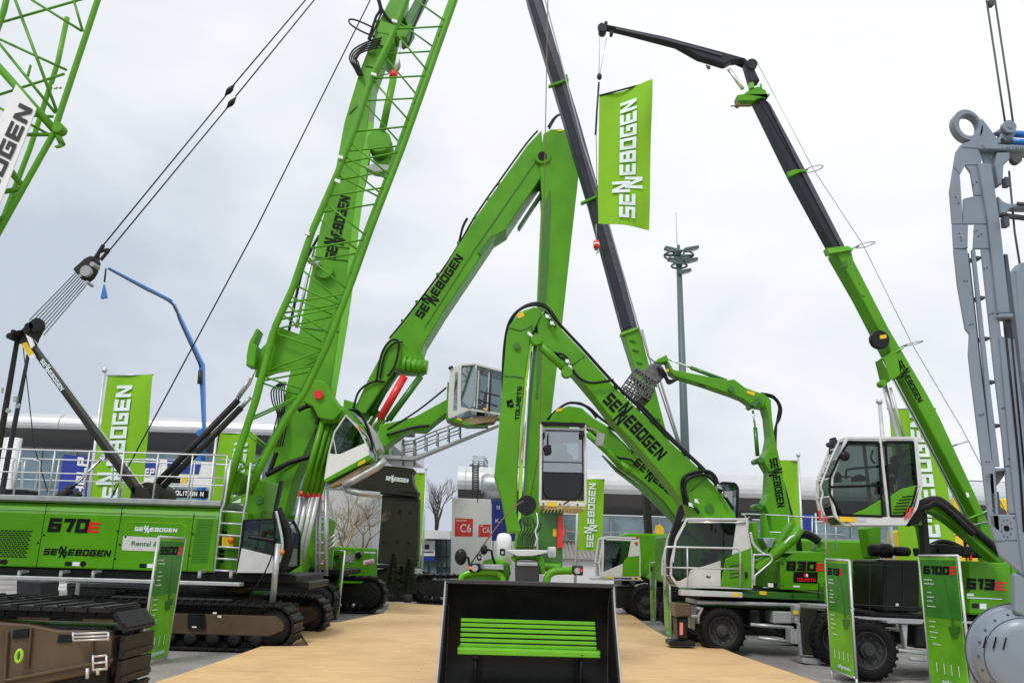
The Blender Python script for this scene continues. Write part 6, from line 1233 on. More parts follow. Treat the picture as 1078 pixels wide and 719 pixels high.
m.build('weld_seam', 'green_deep', bo)
m = MB()
m.hose(q, [(531, 440), (529.5, 400), (531, 365), (536, 340), (547, 326), (562, 321), (575, 324), (586, 338), (616, 370), (647, 404), (674, 430), (700, 457), (720, 475), (737, 491), (755, 511), (772, 536)], .04, .1)
m.hose(q, [(536, 342), (548, 325), (563, 319), (576, 323), (588, 339)], .03, .3); m.hose(q, [(669, 423), (675, 427), (700, 454), (722, 476), (740, 493), (758, 514)], .045, .5)
m.hose(q, [(570, 360), (577, 370), (590, 376), (598, 381), (602, 388), (610, 398), (622, 403), (640, 401), (646, 400)], .035, -.15); m.hose(q, [(575, 364), (582, 371), (592, 373), (598, 378)], .03, -.2)
m.hose(q, [(721, 531), (718, 512), (720, 503), (728, 498), (744, 496), (752, 501), (756, 510), (762, 521)], .045, -.1); m.hose(q, [(725, 531), (721, 516), (722, 507), (730, 501), (742, 500), (750, 505)], .04, -.15); m.hose(q, [(722, 530), (730, 534), (736, 540)], .04, -.1)
m.build('hydraulic_hose', 'black', r)
m = MB()
for x, y in ((575, 331), (579, 338), (583, 343), (648, 409), (673, 431), (687, 445), (701, 459), (721, 478), (737, 494)): m.bar(q, (x - 2, y - 3), (x + 2, y + 1), 4, -.05, .85)
m.build('pipe_clamp', 'black', bo); m = MB()
for x, y in ((576, 333), (581, 340), (597, 380), (600, 386), (727, 531), (733, 527), (757, 512), (762, 520)):
    m.disc(q, x, y, .045, -.25, -.1, 8); m.tube([q.ex(x - 2, y - 2, -.2), q.ex(x + 3, y + 3, -.2)], .025, 6)
m.build('hose_fitting', 'chrome', r)
# upper carriage
m = MB(); m.prism(p, [(791, 590), (803, 583), (827, 580), (873, 580), (873, 622), (792, 619)], .0, 2.5); hs = m.build('engine_house', 'green', r, bev=.04, seg=2)
m = MB(); m.prism(p, [(717, 618), (792, 619), (873, 622), (873, 633), (792, 629), (717, 625)], .04, 2.5); m.build('platform', 'green_deep', r, bev=.02)
m = MB(); m.prism(p, [(714, 620), (782, 623), (782, 629), (714, 626.5)], -.25, .05); cw = m.build('catwalk', 'silver', r, bev=.01)
m = MB(); m.sheet(p, [(771.5, 623.5), (778, 623.8), (778, 628), (771.5, 627.8)], -.26); m.sheet(p, [(708, 623), (714, 623.5), (714, 626), (708, 625.5)], -.26) if False else None; m.sheet(p, [(799.5, 622), (807, 622.3), (807, 626), (799.5, 625.5)], -.02); m.build('sticker', 'yellow', cw)
m = MB(); m.prism(p, [(786, 548), (797, 550), (800, 570), (806, 582), (793, 592), (786, 580)], .9, 1.7); m.build('boom_bracket', 'green', r, bev=.02)
m = MB(); m.ptube(p, [(796, 600), (836, 566), (842, 556)], 5.0 * YE / F, -.05, 14); m.prism(p, [(808, 580), (832, 545), (840, 556), (836, 568), (812, 588)], .3, .7); m.build('boom_cylinder', 'green', r, bev=.01)
m = MB(); m.hose(p, [(826, 572), (832, 566), (838, 563), (842, 562)], .03, -.12); m.hose(p, [(790, 560), (793, 572), (800, 580), (806, 584)], .03, -.1); m.build('grab_rail', 'silver', r)
m = MB(); m.hose(p, [(793, 612), (793.5, 586), (796, 584), (809, 584), (812.5, 587), (811, 592), (797, 604), (794.5, 608), (794, 616)], .022, -.15, 8); m.build('handrail', 'silver', r)
m = MB(); m.prism(p, [(794, 566), (817, 566), (812, 577), (800, 577)], .5, 1.6); m.build('side_window', 'window_glass', r, bev=.01)
m = MB(); m.hose(p, [(840, 563), (848, 562), (857, 566), (862, 570)], .1, .3, 8); m.prism(p, [(838, 564), (843, 564), (845, 580), (838, 580)], .3, .9); m.hose(p, [(824, 572), (828, 567), (833, 566), (838, 566)], .04, -.05); m.build('exhaust', 'black', r, bev=.01)
m = MB(); m.prism(p, [(854, 580), (858, 570), (868, 567), (870, 580)], .3, 1.0); m.prism(p, [(800, 540), (806, 540), (812, 565), (806, 580), (800, 578)], 1.2, 1.8); m.build('boom_foot', 'green', r, bev=.02)
lettering(hs, p, '830', (828, 600), (858.5, 600.6), (828.8, 591), 'letter_black', -.01); lettering(hs, p, 'E', (859, 600.6), (868.5, 600.8), (859.6, 593), 'red', -.01)
m = MB(); m.sheet(p, [(835.5, 601.5), (861, 602), (860.5, 614), (835, 613)], -.008); lb = m.build('name_plate', 'letter_black', hs)
lettering(lb, p, 'TOLMETS', (838.5, 611.5), (858.5, 612), (838.8, 608.2), 'red', -.014); m = MB(); m.sheet(p, [(846, 603.5), (848.5, 603.5), (848.5, 607), (846, 607)], -.015); m.build('emblem', 'red', lb); m = MB(); m.sheet(p, [(848.6, 603.5), (850.5, 604), (850.5, 607), (848.6, 607)], -.015); m.build('emblem', 'letter_white', lb)
m = MB(); m.sheet(p, [(808.5, 613.5), (814, 614), (814, 618), (808.5, 617.5)], -.008); m.sheet(p, [(835, 616), (842, 616.3), (842, 618), (835, 617.8)], -.008); m.build('sticker', 'white', hs); m = MB(); m.disc(p, 816.5, 616, .045, -.01, 0, 14); m.build('plate', 'black', hs)
m = MB(); m.bar(p, (791.5, 590), (792, 619), .6, -.003, .003); m.bar(p, (834, 622), (834, 632), .5, -.003, .02); m.bar(p, (862, 613), (861, 630), 1.0, -.03, .0); m.build('panel_gap', 'black', hs)
m = MB()
for i in range(7): m.bar(p, (846 + i * .1, 583 + i * 0), (846, 583), 1, -.01, 0) if False else m.sheet(p, [(862, 617 + i * 1.6), (871, 617.3 + i * 1.6), (871, 618 + i * 1.6), (862, 617.7 + i * 1.6)], -.012)
m.build('louvre', 'green_deep', hs)
m = MB()
for a_, b_ in (((820, 590), (822, 619)), ((822, 590), (871, 591)), ((796, 600), (797, 618)), ((718, 621.5), (870, 626))): m.bar(p, a_, b_, .45, -.004, .002)
m.build('panel_gap', 'letter_dim', hs)
m = MB()
for x, y in ((824, 593), (824, 616), (868, 594), (868, 614)): m.disc(p, x, y, .018, -.015, .0, 8)
m.build('bolt', 'black', hs)
# cab
out = [(723, 546), (787, 546.5), (786, 560), (790.5, 581), (791, 619), (714, 617), (706, 606), (706.5, 590), (712, 566)]
cb = cab(r, p, out, -.05, 1.05, 2.2, panels=[('side_panel', 'cab_silver', [(725, 600), (740, 596), (758, 590), (758, 617), (715, 617), (710, 612), (716, 611), (725, 606)]), ('rear_panel', 'green', [(763, 588), (790, 576), (790.5, 619), (757.5, 617)]), ('rear_pillar', 'cab_silver', [(775, 548), (787, 548), (786, 560), (789.5, 577), (770, 584)])], gl='cab_glass_dark', seat=(752, 588, 1.0), frame='cab_silver', extra=[((721, 551), (711, 570), 1.5), ((711, 569), (708, 592), 1.5)], both=False, roof=[(723, 545), (787, 545.5), (787, 548), (722, 548.5)])
m = MB(); m.prism(p, [(717, 549), (722, 547), (712, 568), (708, 592), (711, 607), (722, 613), (718, 614), (707, 607), (704, 592), (707, 567)], .0, .16); m.prism(p, [(713, 535), (718, 530), (721, 541), (712, 560), (707, 590), (711, 612), (716, 618), (712, 617), (703, 606), (701, 590), (704, 565)], .05, .2); m.build('front_guard', 'black', cb)
m = MB(); m.sheet(p, [(742, 607), (748, 606.2), (748, 607.4), (745, 607.6)], -.07); m.sheet(p, [(743.5, 604.5), (746, 606.5), (747.5, 609), (745, 608)], -.071)
for i in range(4): m.bar(p, (768, 596 + i * 4), (781, 594 + i * 4), 1.0, -.075, -.06)
m.build('emblem', 'dark_grey', cb)
m = MB(); m.prism(p, [(784, 602), (787, 602), (787, 608), (784, 608)], -.1, -.06); m.bar(p, (723, 598), (726, 600), 4, -.09, -.05); m.build('door_handle', 'black', cb)
m = MB(); m.ptube(p, [(724, 549.5), (785, 550)], .02, -.08); m.disc(p, 790, 546, .05, -.1, 0, 8); m.build('roof_rail', 'chrome', cb)
m = MB(); q5 = p.back(-.3); P = [(700.5, 576), (724, 575.5), (777, 577.5), (779, 579)]
m.ptube(q5, [(700, 620), (700, 578), (702, 575.5), (776, 577), (779, 580), (779.5, 618)], .022, 0, 8); m.ptube(q5, [(700, 597), (779, 599)], .018, 0, 6); m.ptube(q5, [(723.5, 575.5), (724, 618)], .018, 0, 6); m.build('railing', 'silver', cw)
m = MB(); q6 = p.back(2.3); m.hose(q6, [(785, 570), (785, 545), (788, 541), (880, 546)], .02, 0, 6); m.ptube(q6, [(788, 559), (890, 563)], .018, 0, 6)
for x in (805, 830, 855, 880): m.ptube(q6, [(x, 543), (x, 580)], .018, 0, 6)
m.build('railing', 'silver', hs)
# under carriage
m = MB(); m.prism(p, [(722, 629), (880, 634), (880, 639), (722, 636)], .0, 2.4); m.prism(p, [(724, 636), (735, 636), (732, 664), (724, 660)], .3, .5); m.build('frame_beam', 'zinc', r, bev=.02)
m = MB(); m.prism(p, [(728, 636), (876, 640), (876, 660), (728, 656)], .6, 1.8); m.prism(p, [(720, 616), (876, 622), (876, 634), (720, 630)], .4, 2.3); m.prism(p, [(783, 640), (800, 641), (800, 662), (783, 660)], .0, .6); m.build('chassis', 'black', r, bev=.03)
m = MB(); m.prism(p, [(804, 641), (836, 642), (836, 656), (804, 656)], .0, .8); m.prism(p, [(790, 655), (836, 658), (836, 661), (790, 658)], -.1, .3); m.build('tool_box', 'grey', r, bev=.02)
m = MB(); m.prism(p, [(830, 645), (836, 645), (836, 649), (830, 649)], -.14, -.1); m.build('sticker', 'yellow', r) if False else None
m = MB()
for P in ([(733, 640), (739, 640), (735, 648), (735, 656)], [(724, 648), (736, 649)], [(790, 657), (835, 661)], [(798, 671), (835, 676)]): m.ptube(p, P, .04, -.1, 6)
m.build('step_rail', 'zinc', r)
m = MB(); m.prism(p, [(705, 633), (727, 634), (728, 648), (706, 650)], -.35, .3); o = m.build('outrigger_plate', 'brown_steel', r, bev=.02)
m = MB(); m.prism(p, [(708, 649), (725, 649), (724, 673), (709, 672)], -.3, .2); m.box(p.ex(716, 676, -.1), (.55, .5, .1)); m.build('outrigger', 'black', r, bev=.02); m = MB(); m.sheet(p, [(715.5, 655), (719, 655), (719, 668), (715.5, 668)], -.31); m.build('reflector', 'skin_red_white', o)
pO = p.back(-1.15); m = MB(); m.prism(pO, [(842, 639), (860.5, 640), (859.5, 690), (845, 689)], -.1, 0); o = m.build('outrigger_plate', 'olive_black', r, bev=.015)
m = MB(); m.prism(pO, [(838, 690), (865, 691), (864, 700), (839, 697)], -.1, .5); m.prism(pO, [(863, 650), (872, 652), (868, 660), (864, 672), (866, 690), (872, 692), (872, 695), (862, 694), (860, 672)], .05, .2); m.prism(pO, [(838, 655), (843, 655), (845, 690), (841, 690)], .0, .3); m.prism(pO, [(827, 660), (840, 662), (840, 678), (827, 676)], .1, .5); m.prism(pO, [(832, 636), (843, 637), (842, 656), (833, 656)], .05, .6); m.prism(pO, [(864, 650), (884, 652), (884, 655), (864, 653)], .1, .3); m.prism(pO, [(866, 672), (884, 674), (884, 677), (866, 675)], .1, .3); m.prism(pO, [(842, 634), (880, 636), (880, 641), (842, 640)], .1, 1.2); m.build('outrigger', 'zinc', r, bev=.01)
m = MB(); m.prism(pO, [(834.5, 642.5), (840.5, 642.8), (840.5, 646.5), (834.5, 646)], .01, .04); m.build('sticker', 'yellow', r)
for x in (761.5, 887):
    c = p.ex(x, 668, -.1); R_ = .50
    wheel(r, (c.x, YE - .1, R_), (0, 1, 0), R_, .48, 'dark_grey', 22); wheel(r, (c.x, YE + 2.5, R_), (0, 1, 0), R_, .48, 'dark_grey', 22)

# ================================================================ 613 TELESCOPIC CRANE (right)
YT = 16.1; p = Pl(YT); a = p.pt(985, 640); r = thing('telescopic_crane', (a.x, YT + 1.3, 0), 'green telescopic crane marked 613 with raised white cab and black jib flying a flag', 'crane')
m = MB(); m.prism(p, [(968, 589), (1100, 592.5), (1100, 650), (968, 645)], 0, 2.4); hs = m.build('engine_house', 'green', r, bev=.04, seg=2)
m = MB(); m.bar(p, (1064, 592), (1066, 650), 1, -.004, .003); m.build('panel_gap', 'black', hs)
m = MB(); m.prism(p, [(900, 588.5), (968, 589.5), (968, 645), (896.5, 642)], .1, 2.3); m.prism(p, [(896, 640), (1100, 649), (1100, 656), (896, 648)], .1, 2.3); ng = m.build('dark_cover', 'black', r, bev=.03)
m = MB(); m.prism(p, [(868, 598), (900, 598), (897, 640), (868, 636)], .8, 2.2); m.prism(p, [(902, 556), (914, 552), (928, 552), (928, 588), (908, 588)], 1.2, 2.0); m.build('boom_post', 'green', r, bev=.03)
m = MB(); random.seed(4); q9 = p.back(.6)
m.lathe(q9.pt(914, 579), (1, 0, 0), [(.02, 0), (.12, .02), (.12, .16), (.09, .2), (.14, .24), (.14, .42), (.09, .46), (.02, .48)], 14)
m.lathe(q9.pt(940, 580), (1, 0, 0), [(.02, 0), (.09, .02), (.09, .3), (.02, .34)], 12)
for x, y, s in ((975, 581, .2), (985, 578, .24), (998, 579, .22), (1012, 580, .22), (1026, 583, .18)): m.box(q9.pt(x, y), (s * 1.2, .6, s * .8))
m.hose(q9, [(978, 575), (990, 570), (1003, 572), (1015, 578)], .05); m.build('engine_part', 'black', r, bev=.02)
m = MB(); m.prism(q9, [(1020, 573), (1024, 573), (1024, 590), (1019, 590)], -.3, -.1); m.build('extinguisher', 'red', r, bev=.02)
m = MB()
for x in (916, 934, 951): m.bar(p, (x, 591), (x - .6, 643), .7, .085, .10)
m.bar(p, (900, 594), (966, 595.5), .8, .08, .10); m.bar(p, (898, 636), (966, 639), .8, .08, .10); m.build('cover_seam', 'dark_grey', ng)
m = MB(); m.sheet(p, [(943, 635), (946, 635), (946, 638.5), (943, 638)], .09); m.build('sticker', 'white', ng)
m = MB(); m.ptube(p, [(899, 640), (893, 646)], .03); m.prism(p, [(897, 648), (1100, 656), (1100, 660), (897, 652)], .0, .3); m.prism(p, [(925, 651), (972, 653), (972, 657), (925, 656)], -.2, .2); m.prism(p, [(945, 656), (956, 656), (955, 683), (950, 686), (948, 672)], -.15, .1); m.ptube(p, [(945, 684), (975, 688)], .035, -.15); m.ptube(p, [(957, 693), (975, 695)], .035, -.15); m.prism(p, [(955, 683), (975, 684), (975, 687), (955, 686)], -.18, .1); m.build('frame_beam', 'zinc', r, bev=.015)
m = MB(); m.prism(p, [(930, 660), (1100, 668), (1100, 690), (930, 680)], .4, 2.0); m.prism(p, [(955, 657), (975, 658), (975, 682), (955, 680)], -.05, .5); m.build('chassis', 'black', r, bev=.03); m = MB(); m.prism(p, [(929.5, 662), (937, 662.3), (937, 666), (929.5, 665.6)], -.02, .4); m.build('sticker', 'yellow', r)
lettering(hs, p, '613', (1017, 619.5), (1046, 620.7), (1018, 608.6), 'letter_black', -.01); lettering(hs, p, 'E', (1047.5, 620.8), (1058.5, 621.2), (1048, 612), 'red', -.01)
m = MB()
for i in range(6): m.sheet(p, [(1018 + i * 1.2, 624.5), (1018.9 + i * 1.2, 624.5), (1018.9 + i * 1.2, 627.2), (1018 + i * 1.2, 627.2)], -.008)
m.sheet(p, [(1018, 628.4), (1055, 630), (1055, 630.8), (1018, 629.3)], -.008); m.sheet(p, [(1031.5, 635), (1038.5, 635.3), (1038.5, 641), (1031.5, 640.7)], -.008); m.build('sticker', 'letter_white', hs); m = MB(); m.sheet(p, [(1023, 634.7), (1030.5, 635), (1030.5, 640), (1023, 639.7)], -.008); m.build('plate', 'black', hs)
for x in (907, 1062):
    c = p.pt(x, 690); R_ = .52
    wheel(r, (c.x, YT - .35, R_), (0, 1, 0), R_, .5, 'dark_grey', 26); wheel(r, (c.x + .25, YT + 1.7, R_), (0, 1, 0), R_, .5, 'dark_grey', 26)
# raised cab
out = [(874, 461), (892, 459.5), (962, 460), (971, 462), (966, 470), (970, 512), (965, 534), (953, 553), (880, 553), (869, 541), (864, 519), (867, 498), (884, 468)]
out = [(876, 462), (893, 460.5), (962, 461), (966, 470), (970, 512), (965, 534), (953, 552), (882, 552), (870, 540), (865.5, 519), (868, 500)]
out = [(892, 461), (962, 461), (966, 470), (970, 512), (965, 534), (953, 552), (890, 552), (880, 543), (875.5, 522), (876, 503), (884, 482)]
cb = cab(r, p.back(-.9), out, 0, .75, 2.8, panels=[('door_panel', 'green', [(898, 541), (910, 536), (920, 530), (928, 525.5), (929.5, 543), (898, 542)]), ('rear_panel', 'green', [(936.5, 523), (948, 515), (965, 510.5), (965, 520), (961, 530), (950, 543), (937, 543)])], gl='cab_glass_dark', seat=(940, 505, 1.1), frame='cab_silver', extra=[((926.5, 462), (936, 545), 2.8), ((964, 462), (967, 512), 4.5), ((966, 512), (952, 548), 5)], both=False, roof=[(891, 459.5), (970, 460), (972, 462), (966, 465), (890, 464)])
m = MB()
for P in ([(893.5, 465), (884, 480), (873.5, 503), (873.5, 520), (886, 542), (929, 543.5), (925, 466), (893.5, 465)], [(932, 465), (961, 465), (965, 511)], [(932, 465), (937.5, 543), (951, 543), (960, 531), (965, 512)], [(874, 512.5), (929, 511)]):
    for a_, b_ in zip(P, P[1:]): m.bar(p, a_, b_, 2.6, -.93, -.9)
m.build('window_seal', 'letter_black', cb)
m = MB(); m.prism(p, [(868, 539), (882, 543.5), (954, 544.5), (957, 548), (953, 554), (880, 554), (870, 547)], -.92, .25); sl_ = m.build('cab_sill', 'cab_silver', cb, bev=.02)
m = MB(); m.sheet(p, [(884, 543.6), (901, 544.5), (901.5, 549.5), (884.5, 549)], -.93); m.build('sticker', 'yellow', sl_); m = MB(); m.sheet(p, [(902, 545), (912, 545.3), (912, 549), (902, 548.6)], -.93); m.build('sticker', 'silver', sl_)
m = MB()
for i in range(4): m.bar(p, (952 + i * 2.1, 547 - i * .6), (956 + i * 2.1, 534 + i * 0), 1.0, -.95, -.935)
m.build('warning_stripe', 'red', cb)
m = MB()
for i in range(6): m.bar(p, (940 + i * .4 + i * i * .3, 539.5 - i * 3.3), (953 + i * 1.6, 538.8 - i * 3.4), 1.0, -.925, -.91)
m.build('vent_slot', 'letter_black', cb)
m = MB(); m.prism(p, [(894, 465.5), (916, 465), (916, 468), (892, 468)], -.7, -.2); m.hose(p, [(891, 504), (891, 496), (896, 493.5), (925, 491)], .02, -.4, 8); m.hose(p, [(919, 474), (917, 482), (921, 488)], .02, -.5, 6); m.prism(p, [(896, 503), (904, 498), (912, 502), (912, 507), (896, 507)], -.6, -.1); m.lathe(p.ex(889, 480, -.95), (0, 1, 0), [(.01, -.06), (.08, -.05), (.09, .0), (.07, .06), (.01, .07)], 14); m.prism(p, [(877, 500), (881, 495), (886, 500), (886, 508), (878, 508)], -.6, -.3); m.build('controls', 'black', cb)
m = MB(); m.hose(p, [(884, 463), (876, 480), (867, 503), (864, 512), (866, 520), (864, 530), (868, 543)], .02, -.95, 6); m.hose(p, [(881, 466), (872, 484), (865, 500)], .015, -.7, 6)
for i in range(6): m.ptube(p, [(880 - i * 2.5, 472 + i * 6), (874 - i * 2.2, 474 + i * 6)], .01, -.9, 5)
m.build('grab_rail', 'silver', cb); m = MB(); m.prism(p, [(873, 461), (880, 460), (882, 465), (876, 480), (872, 481)], -.8, .1); m.lathe(p.ex(873, 468, -.8), (0, 1, 0), [(.01, -.04), (.045, -.04), (.045, .06), (.01, .06)], 10); m.build('lamp_bracket', 'mast_black', cb, bev=.01)
m = MB(); m.prism(p, [(861.5, 537), (864, 537), (864.5, 548), (862, 548)], -.9, -.85); m.prism(p, [(868, 544), (871, 544), (871, 550), (868.5, 550)], -.9, -.8); m.build('marker_lamp', 'red', cb); m = MB(); m.ptube(p, [(869, 550), (870, 585)], .02, -.5); m.build('cable', 'zinc', cb)
# cab arm
m = MB(); m.prism(p, [(954, 553), (962, 538), (969, 530.5), (984, 525), (996, 530), (1030, 560), (1058, 584), (1058, 592), (1040, 592), (1000, 557), (986, 546), (976, 542), (979, 583), (968, 583), (963, 554)], -.5, -.15); arm_ = m.build('cab_arm', 'green', r, bev=.02)
m = MB(); m.hose(p, [(953, 552), (961, 538), (970, 530), (984, 526), (996, 531), (1030, 561), (1055, 583)], .07, -.55, 8); m.hose(p, [(955, 552), (966, 537), (976, 533), (990, 531), (1025, 562)], .06, -.62, 8); m.prism(p, [(966, 541), (976, 541), (980, 586), (969, 586)], -.53, -.12); m.prism(p, [(953, 553), (961, 539), (970, 534), (976, 541), (966, 552)], -.53, -.12); m.build('hose_bundle', 'black', arm_)
# telescopic boom
q = p.back(.7)
m = MB(); m.prism(q, [(868.5, 265), (896, 261), (899, 274), (935, 344), (975, 412), (990, 440), (1044, 557), (1056, 592), (1030, 592), (1016, 546), (960, 440), (925, 372), (896, 316), (871, 272)], 0, .7); bo = m.build('boom', 'green', r, bev=.03, seg=2)
m = MB(); m.prism(q, [(866.5, 264.5), (870, 261), (893, 259), (898, 262), (899, 266), (869, 270.5)], -.07, .77); m.bar(q, (925, 379), (952, 366), 1.6, -.04, .74); m.bar(q, (1018, 546), (1046, 535), 2.0, -.04, .74); m.build('boom_collar', 'green_bright', bo, bev=.01)
lettering(bo, q, LOGO, *along((943.5, 381.5), (966.5, 424), 6), 'letter_black', -.01)
m = MB(); m.ptube(q, [(929, 380), (961, 440), (1016, 546), (1026, 552), (1044, 548)], .012, -.02, 5); m.ptube(q, [(931, 378), (962, 436), (1019, 545)], .012, -.02, 5); m.build('pipe', 'zinc', bo)
m = MB(); m.disc(q, 927, 357, .19, -.14, .0, 26); o = m.build('cable_reel', 'black', bo, bev=.015); m = MB(); m.prism(q, [(926, 353), (933, 352), (933.5, 356), (926.5, 357)], -.155, -.14); m.build('sticker', 'yellow', o)
m = MB(); m.prism(q, [(921, 380), (944, 371), (948, 394), (937, 401), (933, 407), (927.5, 406), (924, 392)], -.05, .75); m.disc(q, 930.5, 403, .07, -.1, .1, 12); m.build('boom_lug', 'green', bo, bev=.02)
m = MB(); m.sheet(q, [(890 - 4, 276), (891, 274), (893, 281), (888, 282)], -.01); m.bar(q, (884, 282), (891, 280), 2.5, -.1, 0); m.disc(q, 909, 311, .02, -.02, 0, 8); m.disc(q, 905, 298, .015, -.02, 0, 8); m.build('boom_bolt', 'green_deep', bo); m = MB(); m.sheet(q, [(1016.5, 518), (1019.5, 518.5), (1021, 523), (1018, 523.5)], -.01); m.build('sticker', 'white', bo)
m = MB(); m.ptube(q, [(931, 406), (940, 440), (948, 470), (962, 540)], 2.9 * q.Y / F, .35, 14); m.ptube(q, [(937, 408), (952, 462)], .03, .1); m.build('lift_cylinder', 'silver', r)
m = MB(); m.prism(q, [(783, 95), (790, 92), (808, 108), (828, 147), (850, 187), (859, 203), (888, 260), (889, 264), (871, 266), (835, 200), (827, 185), (792, 113)], .08, .6); tb = m.build('boom_section', 'mast_black', r, bev=.03)
m = MB(); m.prism(q, [(806, 105), (811, 110), (852, 187), (890, 261), (885, 262), (846, 188)], .04, .08); m.build('section_rib', 'leader_dark', tb)
m = MB(); m.prism(q, [(826, 182), (838, 178), (849, 179), (851, 183), (840, 184), (829, 189)], .0, .68); m.build('clamp', 'green', tb, bev=.01)
m = MB(); m.prism(q, [(771, 101), (783, 99), (790, 94), (798, 91), (806, 95), (809, 102), (806, 107), (798, 109), (790, 113), (774, 113)], .0, .3); hd_ = m.build('boom_head', 'green', tb, bev=.03, seg=2)
m = MB(); m.prism(q, [(787, 88), (793, 86), (795, 94), (788, 96)], -.03, .68); m.prism(q, [(799, 88), (802, 88), (803, 93), (800, 94)], -.03, .68); m.build('head_bracket', 'green_bright', hd_, bev=.01); m = MB(); m.bar(q, (769, 112), (790, 111), 1.6, .0, .12); m.disc(q, 777, 110, .05, .0, .1, 12); m.build('sheave', 'rusty', hd_)
m = MB(); m.prism(q, [(633, 24), (647, 27), (700, 38), (760, 54), (785, 61), (793, 69), (803, 90), (787, 93), (780, 69), (768, 70), (761, 74), (733, 65.5), (710, 52.5), (647, 36), (635, 34)], .2, .5); jb = m.build('jib', 'mast_black', r, bev=.03)
m = MB(); m.prism(q, [(648, 29), (700, 40), (760, 57), (760, 60), (700, 43), (648, 31.5)], .17, .2); m.prism(q, [(742, 68), (748, 70), (748, 73), (745, 74)], .25, .45); m.build('jib_rib', 'leader_dark', jb)
m = MB(); m.disc(q, 635, 29.5, .09, .12, .35, 18); m.disc(q, 792, 67, .12, .15, .35, 18); m.disc(q, 644, 34, .04, .15, .3, 10); m.prism(q, [(628, 28), (633, 24), (638, 26), (636, 35), (630, 34)], .22, .48); m.disc(q, 638, 24, .04, .3, .5, 8); m.build('sheave', 'mast_black', jb)
m = MB(); m.ptube(q, [(767, 73), (782, 94)], .045, .1, 8); m.build('jib_cylinder', 'chrome', jb)
m = MB()
for c_, rx in (((848, 180), 1), ((902, 260), 1), ((952, 364), 1), ((1004, 469), .8)):
    A = q.ex(*c_, .3); m.tube([A + Vector((.18 * rx + math.cos(t_2) * .2 * rx, math.sin(t_2) * .16, .05 + math.cos(t_2) * .05)) for t_2 in [2 * math.pi * i / 18 for i in range(19)]], .012, 5); m.tube([A - Vector((.16, 0, .06)), A + Vector((.05, 0, .02))], .02, 5)
m.build('rope_guide', 'zinc', r)
m = MB(); m.tube([q.ex(797, 66, .3), q.ex(856, 178, .3), q.ex(908, 257, .3), q.ex(960, 362, .3), q.ex(1012, 450, .3), q.ex(1062, 545, .3)], .009, 5); m.tube([q.ex(631.5, 33, .3), q.ex(630.5, 79, .3)], .008, 5); m.tube([q.ex(638.5, 40, .3), q.ex(631.5, 79, .3)], .006, 5); m.build('hoist_rope', 'zinc', r)
m = MB(); A = q.ex(631, 80, .3); m.lathe(A + Vector((0, 0, -.04)), (0, 0, 1), [(.01, -.07), (.05, -.03), (.06, .03), (.03, .09), (.01, .1)], 12); m.ptube(q, [(630.5, 87), (628.5, 115), (627, 142)], .022, .3, 8); m.ptube(q, [(627.5, 142), (628.5, 200), (629.5, 237)], .008, .3, 5); m.build('hook', 'mast_black', r)
flag((631, 101), (686, 87), (684.5, 240), (629, 235.5), q.Y + .3, 'green lettered flag hanging in the sky from the black jib', LOGO, None, .09, 'green flags on tall poles', tw=(.40, .70), tr=(.10, .95), hem=False)
# rod on top of flag is part of the hanging flag
hf = [o for o in bpy.data.objects if o.name.startswith('flag') and o.parent is None][-1]
m = MB(); q0 = Pl(q.Y + .3); m.tube([q0.pt(631, 101), q0.pt(686.5, 86.5)], .022, 8); m.build('top_rod', 'mast_black', hf)
# small red hook block
q1 = Pl(26); rr_ = thing('hook_block', q1.pt(628, 268), 'small red and white hook block hanging below the big flag', 'hook'); A = q1.pt(627.8, 258)
m = MB(); m.lathe(A, (0, 0, 1), [(.01, -.14), (.09, -.12), (.10, -.02), (.10, .10), (.06, .16), (.01, .17)], 14); o = m.build('weight', 'red', rr_); m = MB(); m.lathe(A, (0, 0, 1), [(.104, .0), (.104, .05)], 14); m.build('band', 'white', o)
m = MB(); m.tube([A + Vector((math.sin(t_2) * .06, 0, -.22 - math.cos(t_2) * .06)) for t_2 in [math.radians(x) for x in range(0, 260, 20)]], .018, 6); m.build('hook', 'black', rr_); m = MB(); m.tube([A + Vector((0, 0, .16)), q1.pt(627.5, 236)], .012, 5); m.build('rope', 'zinc', rr_)

# ================================================================ INFO BOARDS
pl = Pl2((149, 702), (176, 693.5)); sign((168, 565), (196, 567), (176.5, 691), (148.5, 700), pl, 'info board headed 5500 beside the brown foreground track', '5500', 'G')
pl = Pl2((875.5, 716), (901, 724)); sign((868, 588.5), (893, 590), (900.5, 714), (874.5, 704), pl, 'narrow info board headed 613 in front of the crane wheel', '613', 'E')
pl = Pl2((980, 728), (1024, 741)); sign((966, 585), (1007.5, 585), (1023, 733), (979.5, 722), pl, 'widest info board, headed 6100, nearest the grey steel leader', '6100', 'E')
pl = Pl2((345, 650), (355, 653)); sign((351, 579), (362.5, 580), (355, 652), (345, 649), pl, 'green info board in front of the power pack between two tracks', '870', 'E')
pl = Pl2((684.5, 656), (689.5, 658)); sign((684, 592), (690, 592), (689, 656), (685, 654), pl, 'info board seen almost edge on left of the nearest excavator, farther one', '825', 'E')
pl = Pl2((700, 671), (706, 675)); sign((697.5, 589), (703.5, 589.5), (706, 672), (700, 669), pl, 'info board seen almost edge on beside the nearest excavator railing', '830', 'E')

# ================================================================ GREY STEEL LEADER (right edge)
YL = 8.6; p = Pl(YL); p.n = p.n * .35; r = thing('piling_leader', (p.pt(1085, 700).x, YL + .4, 0), 'tall blue grey steel piling mast with ring eye and round drum at the right edge', 'piling rig')
def holed(mb, pl, strips, v0, v1):
    for P in strips: mb.prism(pl, P, v0, v1)
